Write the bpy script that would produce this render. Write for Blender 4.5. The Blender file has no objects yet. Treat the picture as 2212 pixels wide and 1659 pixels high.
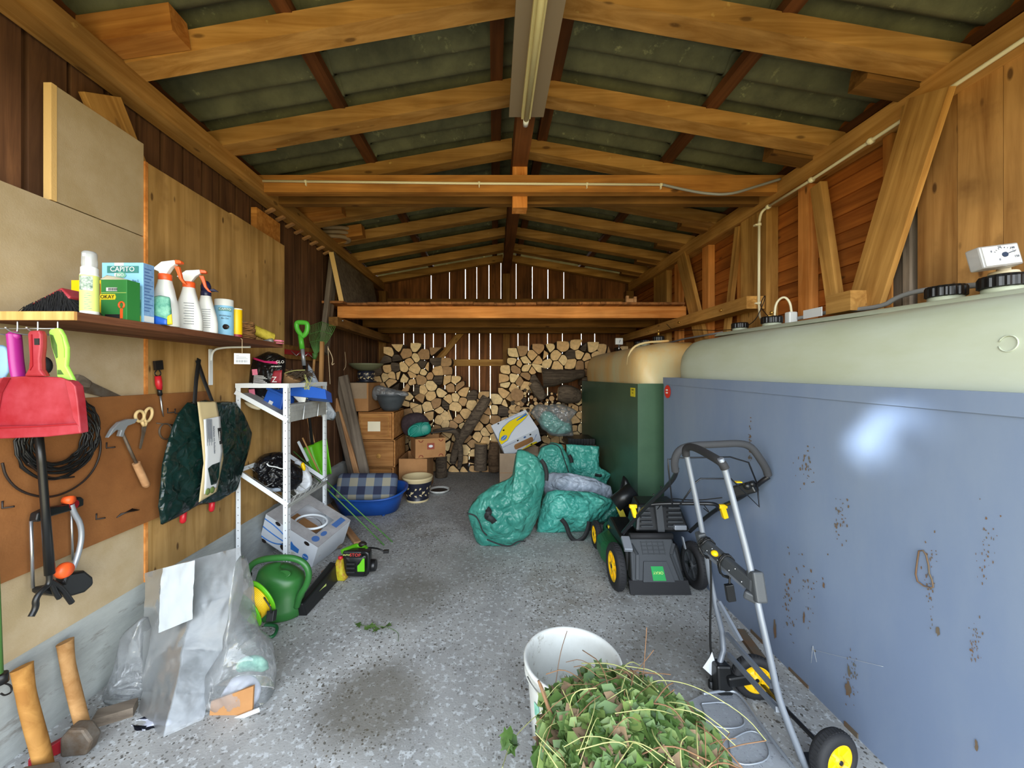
import bpy, bmesh, math, random
from mathutils import Vector as V, Matrix, noise
R = math.radians
random.seed(7)
scn = bpy.context.scene
# ---------------------------------------------------------------- camera
F, CX, CY, H = 831.0, 1066.0, 812.0, 1.5      # focal length and principal point in pixels, eye height in metres
cam_d = bpy.data.cameras.new('camera'); cam = bpy.data.objects.new('camera', cam_d)
scn.collection.objects.link(cam); scn.camera = cam
cam.location = (0, 0, H); cam.rotation_euler = (R(90), 0, 0)
cam_d.sensor_width = 36; cam_d.lens = F / 2212 * 36
cam_d.shift_x = (1106 - CX) / 2212; cam_d.shift_y = -(829.5 - CY) / 2212
cam_d.clip_start = .02; cam_d.clip_end = 200
# ---------------------------------------------------------------- world, daylight
w = bpy.data.worlds.new('world'); scn.world = w; w.use_nodes = True
nt = w.node_tree; nt.nodes.clear()
tc = nt.nodes.new('ShaderNodeTexCoord'); sx = nt.nodes.new('ShaderNodeSeparateXYZ')
mr = nt.nodes.new('ShaderNodeMapRange'); mr.inputs[1].default_value = -1; mr.inputs[2].default_value = 1
mx = nt.nodes.new('ShaderNodeValToRGB'); er = mx.color_ramp.elements      # near ground, sunlit lawn, bright hazy horizon, deeper sky
er[0].position = 0; er[0].color = (.20, .17, .10, 1); er[1].position = 1; er[1].color = (.42, .50, .62, 1)
for p_, c_ in ((.40, (.42, .36, .18, 1)), (.485, (.78, .68, .38, 1)), (.51, (1.36, 1.42, 1.45, 1)), (.62, (1.15, 1.26, 1.36, 1)), (.78, (.70, .80, .92, 1))): e_ = er.new(p_); e_.color = c_
bg = nt.nodes.new('ShaderNodeBackground'); bg.inputs[1].default_value = 4.6
ow = nt.nodes.new('ShaderNodeOutputWorld')
L = nt.links.new
L(tc.outputs['Generated'], sx.inputs[0]); L(sx.outputs[2], mr.inputs[0]); L(mr.outputs[0], mx.inputs[0])
L(mx.outputs[0], bg.inputs[0]); L(bg.outputs[0], ow.inputs[0])
def area(name, loc, rot, sx_, sy_, portal=False, power=100, col=(1, 1, 1)):
    d = bpy.data.lights.new(name, 'AREA'); d.shape = 'RECTANGLE'; d.size = sx_; d.size_y = sy_
    d.energy = power; d.color = col
    o = bpy.data.objects.new(name, d); scn.collection.objects.link(o)
    o.location = loc; o.rotation_euler = rot
    d.cycles.is_portal = portal
    return o
area('doorway_portal', (.22, -.25, 1.6), (R(90), 0, 0), 4.5, 3.4, portal=True)   # guides the sky light through the open front
# added spot lamp standing in for sun dappled onto the blue tank panel
sp_d = bpy.data.lights.new('dapple_spot', 'SPOT'); sp = bpy.data.objects.new('dapple_spot', sp_d); scn.collection.objects.link(sp)
sp.location = (-1.4, -1.2, 2.6); sp_d.energy = 1500; sp_d.color = (.82, .92, 1.0); sp_d.use_nodes = True
ln = sp_d.node_tree.nodes; ll = sp_d.node_tree.links.new; em_ = ln['Emission']; g1 = ln.new('ShaderNodeTexCoord'); g2 = ln.new('ShaderNodeTexNoise'); g2.inputs['Scale'].default_value = 30; g2.inputs['Detail'].default_value = 3
g3 = ln.new('ShaderNodeMapRange'); g3.inputs[1].default_value = .42; g3.inputs[2].default_value = .62; g3.inputs[4].default_value = 1.6; ll(g1.outputs['Normal'], g2.inputs['Vector']); ll(g2.outputs[0], g3.inputs[0]); ll(g3.outputs[0], em_.inputs[1])   # noise breaks the beam up as unseen leaves would
tgt = V((1.5, 1.455, 1.255)); sp.rotation_euler = (tgt - sp.location).to_track_quat('-Z', 'Y').to_euler()
sp_d.spot_size = R(4.0); sp_d.spot_blend = .6; sp_d.shadow_soft_size = .05
vs = scn.view_settings; vs.view_transform = 'Standard'; vs.look = 'None'; vs.exposure = .62; vs.gamma = 1; vs.use_curve_mapping = False
cy = scn.cycles; cy.max_bounces = 12; cy.diffuse_bounces = 9; cy.glossy_bounces = 3; cy.transmission_bounces = 8; cy.transparent_max_bounces = 16
cy.caustics_reflective = False; cy.caustics_refractive = False; cy.sample_clamp_indirect = 6
# ---------------------------------------------------------------- pixel <-> place
def P(u, v, Y): return V(((u - CX) * Y / F, Y, H - (v - CY) * Y / F))
def G(u, v, z=0.0):
    return P(u, v, F * (H - z) / (v - CY))
def W(u, v, X): return P(u, v, F * X / (u - CX))
# ---------------------------------------------------------------- materials
def C(h):
    h = h.lstrip('#'); c = [int(h[i:i+2], 16) / 255 for i in (0, 2, 4)]
    return tuple((x / 12.92 if x <= .04045 else ((x + .055) / 1.055) ** 2.4) for x in c) + (1,)
M_ = {}
def new(name):
    m = bpy.data.materials.new(name); m.use_nodes = True; M_[name] = m
    n = m.node_tree.nodes; b = n['Principled BSDF']
    return m, n, m.node_tree.links.new, b
def mat(name, col, rough=.55, metal=0, var=None, vs_=6, bump=0, bs=60, trans=0, alpha=1, coat=0, spec=.5, sss=0, stretch=None, dirt=None, ior=1.45, crease=0):
    """col base; var second colour mixed by noise of scale vs_; bump strength/scale; dirt (colour, scale, threshold)"""
    m, n, l, b = new(name)
    b.inputs['Base Color'].default_value = C(col); b.inputs['Roughness'].default_value = rough
    b.inputs['Metallic'].default_value = metal; b.inputs['Specular IOR Level'].default_value = spec
    b.inputs['Coat Weight'].default_value = coat; b.inputs['Transmission Weight'].default_value = trans
    b.inputs['Alpha'].default_value = alpha; b.inputs['IOR'].default_value = ior
    if sss: b.inputs['Subsurface Weight'].default_value = sss; b.inputs['Subsurface Scale'].default_value = .05
    tc = n.new('ShaderNodeTexCoord'); mp = n.new('ShaderNodeMapping'); l(tc.outputs['Object'], mp.inputs[0])
    if stretch: mp.inputs['Scale'].default_value = stretch
    last = None
    if var:
        no = n.new('ShaderNodeTexNoise'); no.inputs['Scale'].default_value = vs_; no.inputs['Detail'].default_value = 6
        no.inputs['Roughness'].default_value = .65; l(mp.outputs[0], no.inputs['Vector'])
        mrr = n.new('ShaderNodeMapRange'); mrr.inputs[1].default_value = .36; mrr.inputs[2].default_value = .66; l(no.outputs[0], mrr.inputs[0])
        mi = n.new('ShaderNodeMix'); mi.data_type = 'RGBA'; mi.inputs[6].default_value = C(col); mi.inputs[7].default_value = C(var)
        l(mrr.outputs[0], mi.inputs[0]); last = mi.outputs[2]
    if dirt:
        dc, ds, th = dirt
        no = n.new('ShaderNodeTexNoise'); no.inputs['Scale'].default_value = ds; no.inputs['Detail'].default_value = 8
        no.inputs['Roughness'].default_value = .7; l(mp.outputs[0], no.inputs['Vector'])
        mrr = n.new('ShaderNodeMapRange'); mrr.inputs[1].default_value = th; mrr.inputs[2].default_value = th + .08; l(no.outputs[0], mrr.inputs[0])
        mi = n.new('ShaderNodeMix'); mi.data_type = 'RGBA'; mi.inputs[6].default_value = C(col); mi.inputs[7].default_value = C(dc)
        if last: l(last, mi.inputs[6])
        l(mrr.outputs[0], mi.inputs[0]); last = mi.outputs[2]
    if last: l(last, b.inputs['Base Color'])
    if bump:
        nb = n.new('ShaderNodeTexNoise'); nb.inputs['Scale'].default_value = bs; nb.inputs['Detail'].default_value = 5; l(mp.outputs[0], nb.inputs['Vector'])
        if crease:      # sharp folds of crumpled sheeting
            wv = n.new('ShaderNodeTexNoise'); wv.inputs['Scale'].default_value = 5; l(mp.outputs[0], wv.inputs['Vector'])
            ad = n.new('ShaderNodeVectorMath'); ad.operation = 'MULTIPLY_ADD'; ad.inputs[1].default_value = (.25,) * 3; l(wv.outputs['Color'], ad.inputs[0]); l(mp.outputs[0], ad.inputs[2])
            v1 = n.new('ShaderNodeTexVoronoi'); v1.feature = 'DISTANCE_TO_EDGE'; v1.inputs['Scale'].default_value = crease; l(ad.outputs[0], v1.inputs['Vector'])
            v2 = n.new('ShaderNodeTexVoronoi'); v2.feature = 'F1'; v2.inputs['Scale'].default_value = crease * 2.3; l(ad.outputs[0], v2.inputs['Vector'])
            s1 = n.new('ShaderNodeMath'); s1.operation = 'MULTIPLY_ADD'; s1.inputs[1].default_value = 4; l(v1.outputs[0], s1.inputs[0]); l(v2.outputs[0], s1.inputs[2])
            b0 = n.new('ShaderNodeBump'); b0.inputs['Strength'].default_value = .55; b0.inputs['Distance'].default_value = .012; l(s1.outputs[0], b0.inputs['Height'])
        bp = n.new('ShaderNodeBump'); bp.inputs['Strength'].default_value = bump; bp.inputs['Distance'].default_value = .004
        l(nb.outputs[0], bp.inputs['Height']); l(bp.outputs[0], b.inputs['Normal'])
        if crease: l(b0.outputs[0], bp.inputs['Normal'])
    return m
def wood(name, c1, c2, axis='X', knots=1.0, rough=.78, tint=.35, sc=1.0, kc='3a2110', stain=None, kd=1.0):
    m, n, l, b = new(name)
    tc = n.new('ShaderNodeTexCoord'); oi = n.new('ShaderNodeObjectInfo'); at = n.new('ShaderNodeAttribute'); at.attribute_name = 'tint'
    add = n.new('ShaderNodeVectorMath'); add.operation = 'MULTIPLY_ADD'; add.inputs[1].default_value = (7, 11, 5)
    cb = n.new('ShaderNodeMath'); cb.operation = 'ADD'; l(oi.outputs['Random'], cb.inputs[0]); l(at.outputs['Fac'], cb.inputs[1])
    l(cb.outputs[0], add.inputs[0]); l(tc.outputs['Object'], add.inputs[2])
    mp = n.new('ShaderNodeMapping'); k = {'X': 0, 'Y': 1, 'Z': 2}[axis]
    s = [11 * sc] * 3; s[k] = .7 * sc; mp.inputs['Scale'].default_value = s; l(add.outputs[0], mp.inputs[0])
    no = n.new('ShaderNodeTexNoise'); no.inputs['Scale'].default_value = 1.6; no.inputs['Detail'].default_value = 7
    no.inputs['Roughness'].default_value = .6; no.inputs['Distortion'].default_value = .8; l(mp.outputs[0], no.inputs['Vector'])
    mrr = n.new('ShaderNodeMapRange'); mrr.inputs[1].default_value = .33; mrr.inputs[2].default_value = .68; l(no.outputs[0], mrr.inputs[0])
    mi = n.new('ShaderNodeMix'); mi.data_type = 'RGBA'; mi.inputs[6].default_value = C(c2); mi.inputs[7].default_value = C(c1); l(mrr.outputs[0], mi.inputs[0])
    # broad mottling
    n2 = n.new('ShaderNodeTexNoise'); n2.inputs['Scale'].default_value = 2.2; n2.inputs['Detail'].default_value = 3; l(add.outputs[0], n2.inputs['Vector'])
    m2 = n.new('ShaderNodeMapRange'); m2.inputs[1].default_value = .3; m2.inputs[2].default_value = .7; m2.inputs[3].default_value = .72; m2.inputs[4].default_value = 1.25; l(n2.outputs[0], m2.inputs[0])
    # tint
    t1 = n.new('ShaderNodeMath'); t1.operation = 'FRACT'; l(cb.outputs[0], t1.inputs[0])
    t2 = n.new('ShaderNodeMapRange'); t2.inputs[3].default_value = 1 - tint / 2; t2.inputs[4].default_value = 1 + tint / 2; l(t1.outputs[0], t2.inputs[0])
    mm = n.new('ShaderNodeMath'); mm.operation = 'MULTIPLY'; l(m2.outputs[0], mm.inputs[0]); l(t2.outputs[0], mm.inputs[1])
    vm = n.new('ShaderNodeVectorMath'); vm.operation = 'SCALE'; l(mi.outputs[2], vm.inputs[0]); l(mm.outputs[0], vm.inputs['Scale'])
    last = vm.outputs[0]
    if knots:
        mk = n.new('ShaderNodeMapping'); s = [7.0 * kd] * 3; s[k] = 2.6 * kd; mk.inputs['Scale'].default_value = s; l(add.outputs[0], mk.inputs[0])
        vo = n.new('ShaderNodeTexVoronoi'); vo.inputs['Scale'].default_value = 1; l(mk.outputs[0], vo.inputs['Vector'])
        kr = n.new('ShaderNodeMapRange'); kr.inputs[1].default_value = .06; kr.inputs[2].default_value = .11; kr.inputs[3].default_value = .8 * knots; kr.inputs[4].default_value = 0; l(vo.outputs['Distance'], kr.inputs[0])
        mk2 = n.new('ShaderNodeMix'); mk2.data_type = 'RGBA'; mk2.inputs[7].default_value = C(kc); l(last, mk2.inputs[6]); l(kr.outputs[0], mk2.inputs[0]); last = mk2.outputs[2]
    if stain:
        n3 = n.new('ShaderNodeTexNoise'); n3.inputs['Scale'].default_value = stain[1]; n3.inputs['Detail'].default_value = 5; l(add.outputs[0], n3.inputs['Vector'])
        s3 = n.new('ShaderNodeMapRange'); s3.inputs[1].default_value = stain[2]; s3.inputs[2].default_value = stain[2] + .15; l(n3.outputs[0], s3.inputs[0])
        m3 = n.new('ShaderNodeMix'); m3.data_type = 'RGBA'; m3.inputs[7].default_value = C(stain[0]); l(last, m3.inputs[6]); l(s3.outputs[0], m3.inputs[0]); last = m3.outputs[2]
    l(last, b.inputs['Base Color']); b.inputs['Roughness'].default_value = rough
    b.inputs['Specular IOR Level'].default_value = .25
    bp = n.new('ShaderNodeBump'); bp.inputs['Strength'].default_value = .35; bp.inputs['Distance'].default_value = .004
    l(no.outputs[0], bp.inputs['Height']); l(bp.outputs[0], b.inputs['Normal'])
    return m
# ---------------------------------------------------------------- mesh builder
col = scn.collection
MW = {}
def basis(x, y, z, o=(0, 0, 0)):
    m = Matrix.Identity(4)
    for i, c in enumerate((x, y, z)):
        for j in range(3): m[j][i] = c[j]
    for j in range(3): m[j][3] = o[j]
    return m
def frame(d, up=(0, 0, 1)):
    d = V(d).normalized(); up = V(up)
    if abs(d.dot(up.normalized())) > .98: up = V((0, 1, 0)) if abs(d.y) < .9 else V((1, 0, 0))
    y = up.cross(d).normalized(); z = d.cross(y)
    return d, y, z
class MB:
    def __init__(s): s.bm = bmesh.new(); s.m = 0; s.t = s.bm.faces.layers.float.new('tint'); s.tint = 0.0; s.sm = False
    def face(s, vs, sm=None):
        try: f = s.bm.faces.new(vs)
        except ValueError: return None
        f.material_index = s.m; f[s.t] = s.tint; f.smooth = s.sm if sm is None else sm
        return f
    def v(s, p): return s.bm.verts.new(p)
    def hexa(s, p):      # 8 corner points: bottom 4, top 4
        q = [s.v(a) for a in p]
        for f in ((3, 2, 1, 0), (4, 5, 6, 7), (0, 1, 5, 4), (1, 2, 6, 5), (2, 3, 7, 6), (3, 0, 4, 7)): s.face([q[i] for i in f], False)
        return q
    def box(s, lo, hi, M=None):
        (a, b, c), (d, e, f) = lo, hi
        p = [V(t) for t in ((a, b, c), (d, b, c), (d, e, c), (a, e, c), (a, b, f), (d, b, f), (d, e, f), (a, e, f))]
        if M: p = [M @ t for t in p]
        return s.hexa(p)
    def beam(s, p0, p1, w, h, up=(0, 0, 1)):
        p0, p1 = V(p0), V(p1); d, y, z = frame(p1 - p0, up); y = y * w / 2; z = z * h / 2
        s.hexa([p0 - y - z, p1 - y - z, p1 + y - z, p0 + y - z, p0 - y + z, p1 - y + z, p1 + y + z, p0 + y + z])
    def ring(s, c, x, y, r, n, ry=None):
        ry = r if ry is None else ry
        return [s.v(c + x * (r * math.cos(2 * math.pi * i / n)) + y * (ry * math.sin(2 * math.pi * i / n))) for i in range(n)]
    def bridge(s, a, b, sm=True):
        n = len(a)
        for i in range(n): s.face([a[i], a[(i + 1) % n], b[(i + 1) % n], b[i]], sm)
    def tube(s, pts, r, seg=8, closed=False, caps=True, ry=None, up=None):
        pts = [V(p) for p in pts]; n = len(pts); rings = []
        d0 = (pts[1] - pts[0]).normalized(); up = V(up) if up else V((0, 0, 1))
        if abs(d0.dot(up)) > .95: up = V((1, 0, 0))
        for i, p in enumerate(pts):
            if closed: d = (pts[(i + 1) % n] - pts[i - 1]).normalized()
            elif i == 0: d = d0
            elif i == n - 1: d = (pts[-1] - pts[-2]).normalized()
            else: d = ((pts[i] - pts[i - 1]).normalized() + (pts[i + 1] - pts[i]).normalized()).normalized()
            x = up.cross(d)
            if x.length < 1e-4: x = V((1, 0, 0)).cross(d)
            x.normalize(); y = d.cross(x); up = y
            rr = r[i] if isinstance(r, (list, tuple)) else r
            rings.append(s.ring(p, x, y, rr, seg, None if ry is None else (ry[i] if isinstance(ry, (list, tuple)) else ry)))
        for i in range(n - 1): s.bridge(rings[i], rings[i + 1])
        if closed: s.bridge(rings[-1], rings[0])
        elif caps: s.face(rings[0][::-1], False); s.face(rings[-1], False)
        return rings
    def lathe(s, prof, c=(0, 0, 0), seg=24, M=None, sx=1, sy=1, caps=True, sm=True, a0=0):
        c = V(c); rings = []
        for r, z in prof:
            ring = []
            for i in range(seg):
                a = a0 + 2 * math.pi * i / seg
                p = V((r * math.cos(a) * sx, r * math.sin(a) * sy, z))
                ring.append(s.v((M @ p if M else p) + c))
            rings.append(ring)
        for i in range(len(rings) - 1): s.bridge(rings[i], rings[i + 1], sm)
        if caps:
            if prof[0][0] > 1e-4: s.face(rings[0][::-1], False)
            if prof[-1][0] > 1e-4: s.face(rings[-1], False)
        return rings
    def prism(s, poly, M, t, m2=None):    # poly 2-d in M's xy plane, extruded t along M's z
        a = [s.v(M @ V((x, y, 0))) for x, y in poly]; b = [s.v(M @ V((x, y, t))) for x, y in poly]
        s.face(a[::-1], False); s.face(b, False)
        mm = s.m
        if m2 is not None: s.m = m2
        n = len(a)
        for i in range(n): s.face([a[i], a[(i + 1) % n], b[(i + 1) % n], b[i]], False)
        s.m = mm
    def ball(s, c, r, seg=12, sc=(1, 1, 1)):
        c = V(c); n = seg // 2
        prof = [(max(r * math.sin(math.pi * i / n), 1e-5), -r * math.cos(math.pi * i / n)) for i in range(n + 1)]
        s.lathe(prof, c, seg, Matrix.Diagonal((sc[0], sc[1], sc[2], 1)), caps=False)
    def grid(s, pts, sm=True, wrap=False):    # pts[i][j]
        q = [[s.v(p) for p in row] for row in pts]
        for i in range(len(q) - 1):
            for j in range(len(q[0]) - 1): s.face([q[i][j], q[i][j + 1], q[i + 1][j + 1], q[i + 1][j]], sm)
        return q
    def done(s, name, mats, parent=None, loc=None, local=False, bevel=0, solid=0, sub=0, label=None, M=None, kind=None, bseg=2):
        bmesh.ops.remove_doubles(s.bm, verts=s.bm.verts, dist=1e-6)
        if not local:
            if parent is not None: s.bm.transform(MW[parent.name].inverted())
            else:
                if loc is None:
                    xs = [v.co for v in s.bm.verts]
                    lo = [min(v[i] for v in xs) for i in range(3)]; hi = [max(v[i] for v in xs) for i in range(3)]
                    loc = ((lo[0] + hi[0]) / 2, (lo[1] + hi[1]) / 2, lo[2])
                s.bm.transform(Matrix.Translation(-V(loc)))
        bmesh.ops.recalc_face_normals(s.bm, faces=s.bm.faces)
        me = bpy.data.meshes.new(name); s.bm.to_mesh(me); s.bm.free()
        for m in (mats if isinstance(mats, (list, tuple)) else [mats]): me.materials.append(M_[m])
        o = bpy.data.objects.new(name, me); col.objects.link(o)
        if parent is not None: o.parent = parent; MW[o.name] = MW[parent.name]
        elif local: o.matrix_world = M or Matrix.Identity(4); MW[o.name] = M or Matrix.Identity(4)
        else: o.location = loc; MW[o.name] = Matrix.Translation(V(loc))
        if solid: md = o.modifiers.new('solidify', 'SOLIDIFY'); md.thickness = solid; md.offset = 0
        if bevel: md = o.modifiers.new('bevel', 'BEVEL'); md.width = bevel; md.segments = bseg; md.limit_method = 'ANGLE'; md.angle_limit = R(40)
        if sub: md = o.modifiers.new('sub', 'SUBSURF'); md.levels = sub; md.render_levels = sub
        if label: o['label'] = label
        if kind: o['kind'] = kind
        return o
def tag(o, label=None, cat=None, group=None, kind=None):
    if label: o['label'] = label
    if cat: o['category'] = cat
    if group: o['group'] = group
    if kind: o['kind'] = kind
    return o
def T(name, label, cat, loc=(0, 0, 0), group=None, M=None):
    o = bpy.data.objects.new(name, None); col.objects.link(o); o.empty_display_size = .05
    M = M or Matrix.Translation(V(loc)); o.matrix_world = M; MW[o.name] = M.copy()
    return tag(o, label, cat, group)
def beam_obj(name, p0, p1, w, h, m, up=(0, 0, 1), parent=None, label=None, cat=None, group=None, kind=None, bevel=0):
    p0, p1 = V(p0), V(p1); d, y, z = frame(p1 - p0, up); M = basis(d, y, z, p0)
    b = MB(); ln = (p1 - p0).length; b.box((0, -w / 2, -h / 2), (ln, w / 2, h / 2))
    o = b.done(name, m, local=True, M=M, bevel=bevel)
    if parent is not None: o.parent = parent; o.matrix_world = M; o.matrix_parent_inverse = Matrix.Identity(4); o.matrix_local = MW[parent.name].inverted() @ M
    return tag(o, label, cat, group, kind)
def txt(s, size, M, m, parent, name='lettering', ext=.0004, align='CENTER'):
    c = bpy.data.curves.new('t', 'FONT'); c.body = s; c.size = size; c.align_x = align; c.align_y = 'CENTER'; c.extrude = ext; c.resolution_u = 2
    o = bpy.data.objects.new('t', c); col.objects.link(o)
    dg = bpy.context.evaluated_depsgraph_get(); me = bpy.data.meshes.new_from_object(o.evaluated_get(dg))
    bpy.data.objects.remove(o); bpy.data.curves.remove(c)
    me.transform(MW[parent.name].inverted() @ M); me.materials.clear(); me.materials.append(M_[m]); me.name = name
    q = bpy.data.objects.new(name, me); col.objects.link(q); q.parent = parent; MW[q.name] = MW[parent.name]
    return q
def FM(o, x, y): # matrix with x right, y up on a face at o
    x = V(x).normalized(); y = V(y); y = (y - x * y.dot(x)).normalized()
    return basis(x, y, x.cross(y), V(o))
def vor(p):
    d = noise.voronoi(p)[0]; return min(d[1] - d[0], .6) / .6
def wr(p, f=8, seed=0):
    q = V((p[0] * f + seed * 3.1, p[1] * f + seed, p[2] * f))
    return .55 * (vor(q) - .5) + .5 * noise.noise(q * 1.3) + .28 * (vor(q * 2.1 + V((5, 2, 1))) - .5) + .14 * (vor(q * 4.4 + V((1, 7, 3))) - .5)
def resample(pts, n, smooth=0):
    pts = [V(p) for p in pts]; m = len(pts)
    for _ in range(smooth):
        q = []
        for i in range(len(pts)):
            a, b = pts[i], pts[(i + 1) % len(pts)]; q += [a * .75 + b * .25, a * .25 + b * .75]
        pts = q
    m = len(pts); L_ = [(pts[(i + 1) % m] - pts[i]).length for i in range(m)]; tot = sum(L_); out = []; i = 0; acc = 0
    for k in range(n):
        t = tot * k / n
        while acc + L_[i] < t: acc += L_[i]; i += 1
        out.append(pts[i].lerp(pts[(i + 1) % m], (t - acc) / max(L_[i], 1e-9)))
    return out
def pillow(mb, outline, nrm, df, db, amp=.02, f=8, rings=16, seg=80, seed=0, smooth=1, c=None, pw=.5, floor=None):
    o = resample(outline, seg, smooth); nrm = V(nrm).normalized()
    c = V(c) if c else sum(o, V()) / seg
    def layer(dep, sgn):
        rr = []
        for i in range(1, rings):
            r = i / rings; ring = []
            for p in o:
                q = c.lerp(p, r); h = dep * (1 - r ** 2.2) ** pw
                q = q + nrm * sgn * (h + amp * wr(q, f, seed) * min(1, (1 - r) * 5))
                if floor is not None and q.z < floor: q.z = floor
                ring.append(mb.v(q))
            rr.append(ring)
        q = c + nrm * sgn * (dep + amp * wr(c, f, seed))
        return mb.v(q), rr
    edge = [mb.v(p + (p - c).normalized() * amp * .4 * wr(p, f, seed)) for p in o]
    for dep, sgn in ((df, 1), (db, -1)):
        cv, rr = layer(dep, sgn)
        rr.append(edge)
        for i in range(seg): mb.face([cv, rr[0][i], rr[0][(i + 1) % seg]], True)
        for k in range(len(rr) - 1): mb.bridge(rr[k], rr[k + 1])
def sheet(mb, ctrl, nu=24, nv=24, amp=.01, f=10, seed=0, nrm=None):
    """ctrl: grid of points (rows), interpolated bilinearly, wrinkled"""
    rows, cols = len(ctrl), len(ctrl[0]); ctrl = [[V(p) for p in r] for r in ctrl]; out = []
    for i in range(nu + 1):
        a = i / nu * (rows - 1); i0 = min(int(a), rows - 2); fa = a - i0; fa = fa * fa * (3 - 2 * fa) if rows > 2 else fa; r = []
        for j in range(nv + 1):
            b = j / nv * (cols - 1); j0 = min(int(b), cols - 2); fb = b - j0
            p = ctrl[i0][j0].lerp(ctrl[i0][j0 + 1], fb).lerp(ctrl[i0 + 1][j0].lerp(ctrl[i0 + 1][j0 + 1], fb), fa)
            n_ = V(nrm) if nrm else V((0, -1, 0))
            r.append(p + n_ * amp * wr(p, f, seed))
        out.append(r)
    mb.grid(out)
def arc(c, x, y, r, a0, a1, n, ry=None):
    c, x, y = V(c), V(x), V(y); ry = ry or r
    return [c + x * (r * math.cos(a0 + (a1 - a0) * i / n)) + y * (ry * math.sin(a0 + (a1 - a0) * i / n)) for i in range(n + 1)]
def smoothpts(pts, it=2):
    pts = [V(p) for p in pts]
    for _ in range(it):
        q = [pts[0]]
        for i in range(len(pts) - 1): q += [pts[i] * .75 + pts[i + 1] * .25, pts[i] * .25 + pts[i + 1] * .75]
        pts = q + [pts[-1]]
    return pts
# ---------------------------------------------------------------- materials used
wood('beam_wood', 'ba8d50', '93672f', tint=.3, stain=('dcbd6c', 13, .70), knots=.8)
wood('ridge_wood', '7a4a24', '5a3318', tint=.2)
wood('batten_wood', '6b4020', '4a2a12', tint=.2)
wood('tie_wood', 'b8803e', '8f5c28', tint=.2)
wood('loft_wood', 'e09a55', 'b9702f', tint=.1)
wood('joist_wood', '8a6232', '604018', tint=.2)
wood('plank_wood', 'a96f3e', '6f4524', tint=.5)
wood('stud_wood', 'cf9049', 'a4662a', tint=.3, knots=.7)
wood('brace_wood', 'c39552', '91652e', tint=.2, knots=.6)
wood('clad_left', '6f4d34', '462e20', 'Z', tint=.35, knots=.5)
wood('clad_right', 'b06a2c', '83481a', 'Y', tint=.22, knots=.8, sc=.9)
wood('clad_near', 'ba8c52', '8a5f30', 'Z', tint=.3, knots=1, sc=.8, stain=('76522c', 3, .55), kd=1.2)
wood('clad_back', '8a5730', '54331a', 'Z', tint=.6, knots=.6)
wood('ply_wood', 'bd975f', '97733f', 'Z', tint=.2, knots=1, sc=.7, stain=('8a683c', 3.5, .60), kd=1.5)
wood('grey_wood', '86796a', '5c5146', tint=.3, knots=.5)
wood('lath_wood', 'c79a6f', 'a0724a', tint=.2, knots=.3)
wood('shelf_wood', '7e5238', '4e2c1c', 'Y', tint=.1, knots=.4)
wood('endgrain_wood', 'd9aa6b', 'b98347', 'Z', tint=.1, knots=0)
wood('drawer_wood', 'c08a52', '94602f', tint=.25, knots=.3)
wood('axe_wood', 'b98747', '97672f', tint=.2, knots=0)
wood('stick_wood', 'b98e5c', '94693b', tint=.3, knots=0)
wood('bark', '6a5c4c', '3c3229', tint=.5, knots=0, sc=2.2, rough=.95)
wood('log_side', '6e5842', '453425', tint=.5, knots=0, sc=1.6, rough=.9)
def logend():
    m, n, l, b = new('log_end')
    oi = n.new('ShaderNodeObjectInfo'); rp = n.new('ShaderNodeValToRGB'); l(oi.outputs['Random'], rp.inputs[0])
    e = rp.color_ramp.elements; e[0].position = 0; e[0].color = C('c09565'); e[1].position = 1; e[1].color = C('f0d29a')
    x = e.new(.15); x.color = C('98754f'); x = e.new(.3); x.color = C('d6ab74'); x = e.new(.65); x.color = C('e2bb82')
    tc = n.new('ShaderNodeTexCoord'); no = n.new('ShaderNodeTexNoise'); no.inputs['Scale'].default_value = 22; no.inputs['Detail'].default_value = 6; l(tc.outputs['Object'], no.inputs['Vector'])
    mr_ = n.new('ShaderNodeMapRange'); mr_.inputs[1].default_value = .3; mr_.inputs[2].default_value = .7; mr_.inputs[3].default_value = .78; mr_.inputs[4].default_value = 1.12; l(no.outputs[0], mr_.inputs[0])
    vm = n.new('ShaderNodeVectorMath'); vm.operation = 'SCALE'; l(rp.outputs[0], vm.inputs[0]); l(mr_.outputs[0], vm.inputs['Scale'])
    l(vm.outputs[0], b.inputs['Base Color']); b.inputs['Roughness'].default_value = .85
logend()
mat('chipboard', 'b5a386', .8, var='a6926f', vs_=4, bump=.15, bs=200)
mat('chip_edge', 'dcb778', .85, bump=.3, bs=150)
mat('hardboard', '8c5a2e', .75, var='7b4c24', vs_=5, dirt=('5a3518', 22, .68), bump=.2, bs=120)
def roofm():
    m = mat('roof_cement', '6a6b50', .9, var='4c4e3c', vs_=3.5, bump=.3, bs=90, dirt=('8f9068', 9, .60))
roofm()
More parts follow.
